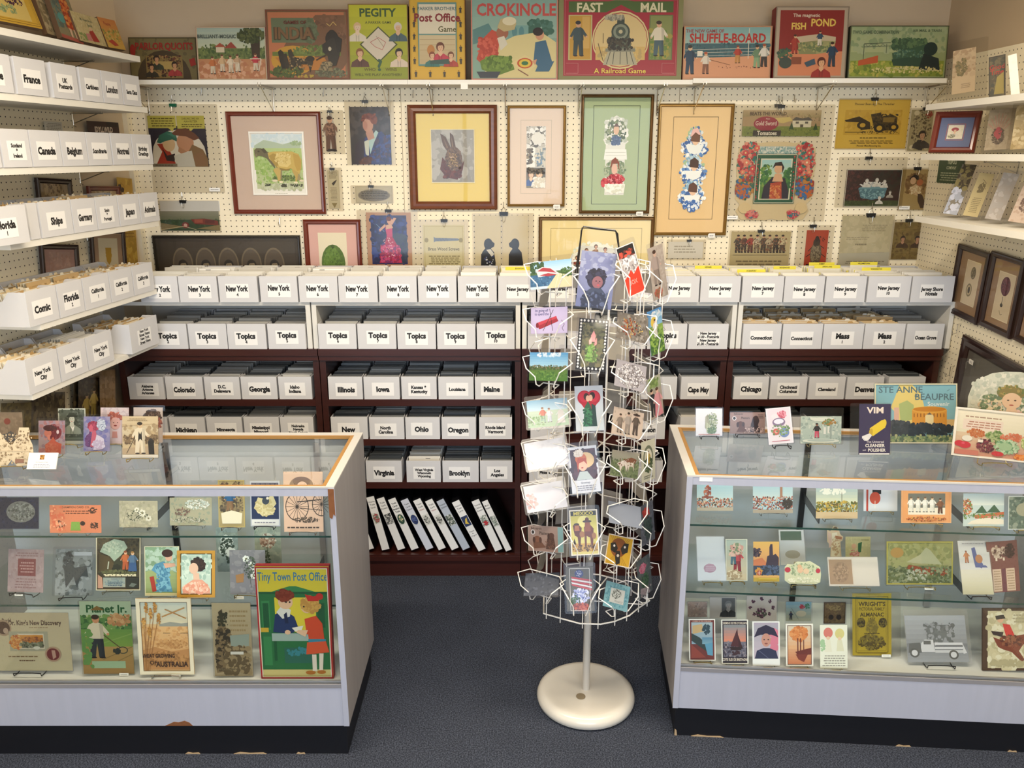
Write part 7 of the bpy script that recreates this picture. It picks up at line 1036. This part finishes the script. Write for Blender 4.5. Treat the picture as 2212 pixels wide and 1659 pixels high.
R('poster_card', 'card of orange trees mirrored in red water', (1697, 1349, 1756, 1441), Z0, 'g d8ccb8 e0a878 5 7 95 60;g d8a078 c87850 5 60 95 95;o d88448,e0985c,c8743c 50 24 30 16 80 6;r 6c3028 42 34 46 66;r 6c3028 52 34 56 66;r 6c3028 64 38 67 64;p 6c2c24 34 66 95 56 95 72 44 74;p 7c3428 36 72 80 72 66 90 46 84;f 5c2420 4 1;f f0ece4 0 3.4', 'd8ccb8', 594, ease='g')
R('greeting_card', 'cream card of two little girls under apple and peach hats', (1771, 1352, 1830, 1446), Z0, 'e d87c70 30 18 17 12;e d8cc88 72 20 17 12;p e8e4d0 22 34 38 34 44 62 16 62;p e0dcc0 64 34 80 34 88 60 60 60;e e8c8a8 30 30 7 4;e e8c8a8 72 31 7 4;o a8c8a0 10 46 8 14 16 4;s 9c988c 8 68 92 96 5', 'ecebdc', 595, ease='g')
R('almanac', 'yellow almanac lettered Wrights Pictorial Family Almanac', (1841, 1286, 1925, 1420), Z0, 'f 5c4c10 5 .8;f 5c4c10 8 .4;B 4c3c10 50 17 6.6 WRIGHT\'S .95;t 5c4c14 50 25 5 PICTORIAL_FAMILY .66;B 4c3c10 50 34 6 ALMANAC .9;t 4c3c10 50 41 4 1877 1;e 5c4c14 22 47 11 8;e 5c4c14 78 47 11 8;o 7c6c24,3c3008 22 47 9 7 20 3;o 7c6c24,3c3008 78 47 9 7 20 3;o 8c7c30,a89438 50 54 14 12 40 3;o 5c4c14,8c7c30 50 78 34 12 110 3;s 5c4c14 30 62 70 66 1;l 5c4c10 .6 12 96 88 96', 'c8b030', 596, holder=SLEEVE, pad=(.008, .004, .03, .003), tagp=(.045, 0))
R('photo_card', 'black and white photo of a white flatbed truck in a clear stand', (1957, 1335, 2088, 1436), Z0, 'g c8ccd0 8c9094 0 0 100 60;g 6c7078 a0a4a8 0 60 100 100;r 5c6468 34 20 74 56;d 4c5458,9ca0a4 30 16 80 56 40 6;p e8e8e8 24 60 30 52 44 52 46 78 22 78;r f0f0f0 46 58 92 64;r f0f0f0 46 68 92 72;r e0e0e0 46 74 94 80;p 3c4044 4 60 22 58 24 80 2 80;e 1c2024 12 80 8 10;e e8e8e8 12 80 5 6.4;e 1c2024 76 84 8 10;e e8e8e8 76 84 5 6.4;r 3c4044 28 54 40 62;p e8e8e8 92 60 98 80 92 82;l 2c3034 1 48 64 92 64', 'a8acb0', 597, holder=SHINY, ease='b', tilt=26, pad=(.004, .02, .01, .004))
R('book_cover', 'brown cornered card of a red coated rider on a leaping horse', (2120, 1316, 2232, 1450), Z0, 'r c8bc98 10 4 100 96;d d0c4a0,b8ac88,dcd4b8 10 4 100 96 60 8;p 7c3c28 20 46 40 52 62 44 90 40 96 50 78 58 70 68 84 86 78 88 56 70 40 66 30 62 26 56;p c8302c 38 24 52 26 62 44 50 52 44 42;e d8a888 34 18 6 5;p 2c2420 24 12 40 10 44 16 26 18;p 3c2c28 16 36 40 38 38 46 20 42;p 6c3424 60 68 84 84 92 92 86 92;o 8c5438,5c2c20 56 52 22 9 30 4;s a89c7c 56 8 94 24 3;o b0a480 50 88 34 6 40 4', '4c3424', 598, outline=[(0,0),(100,0),(100,100),(0,100)], t=.006)
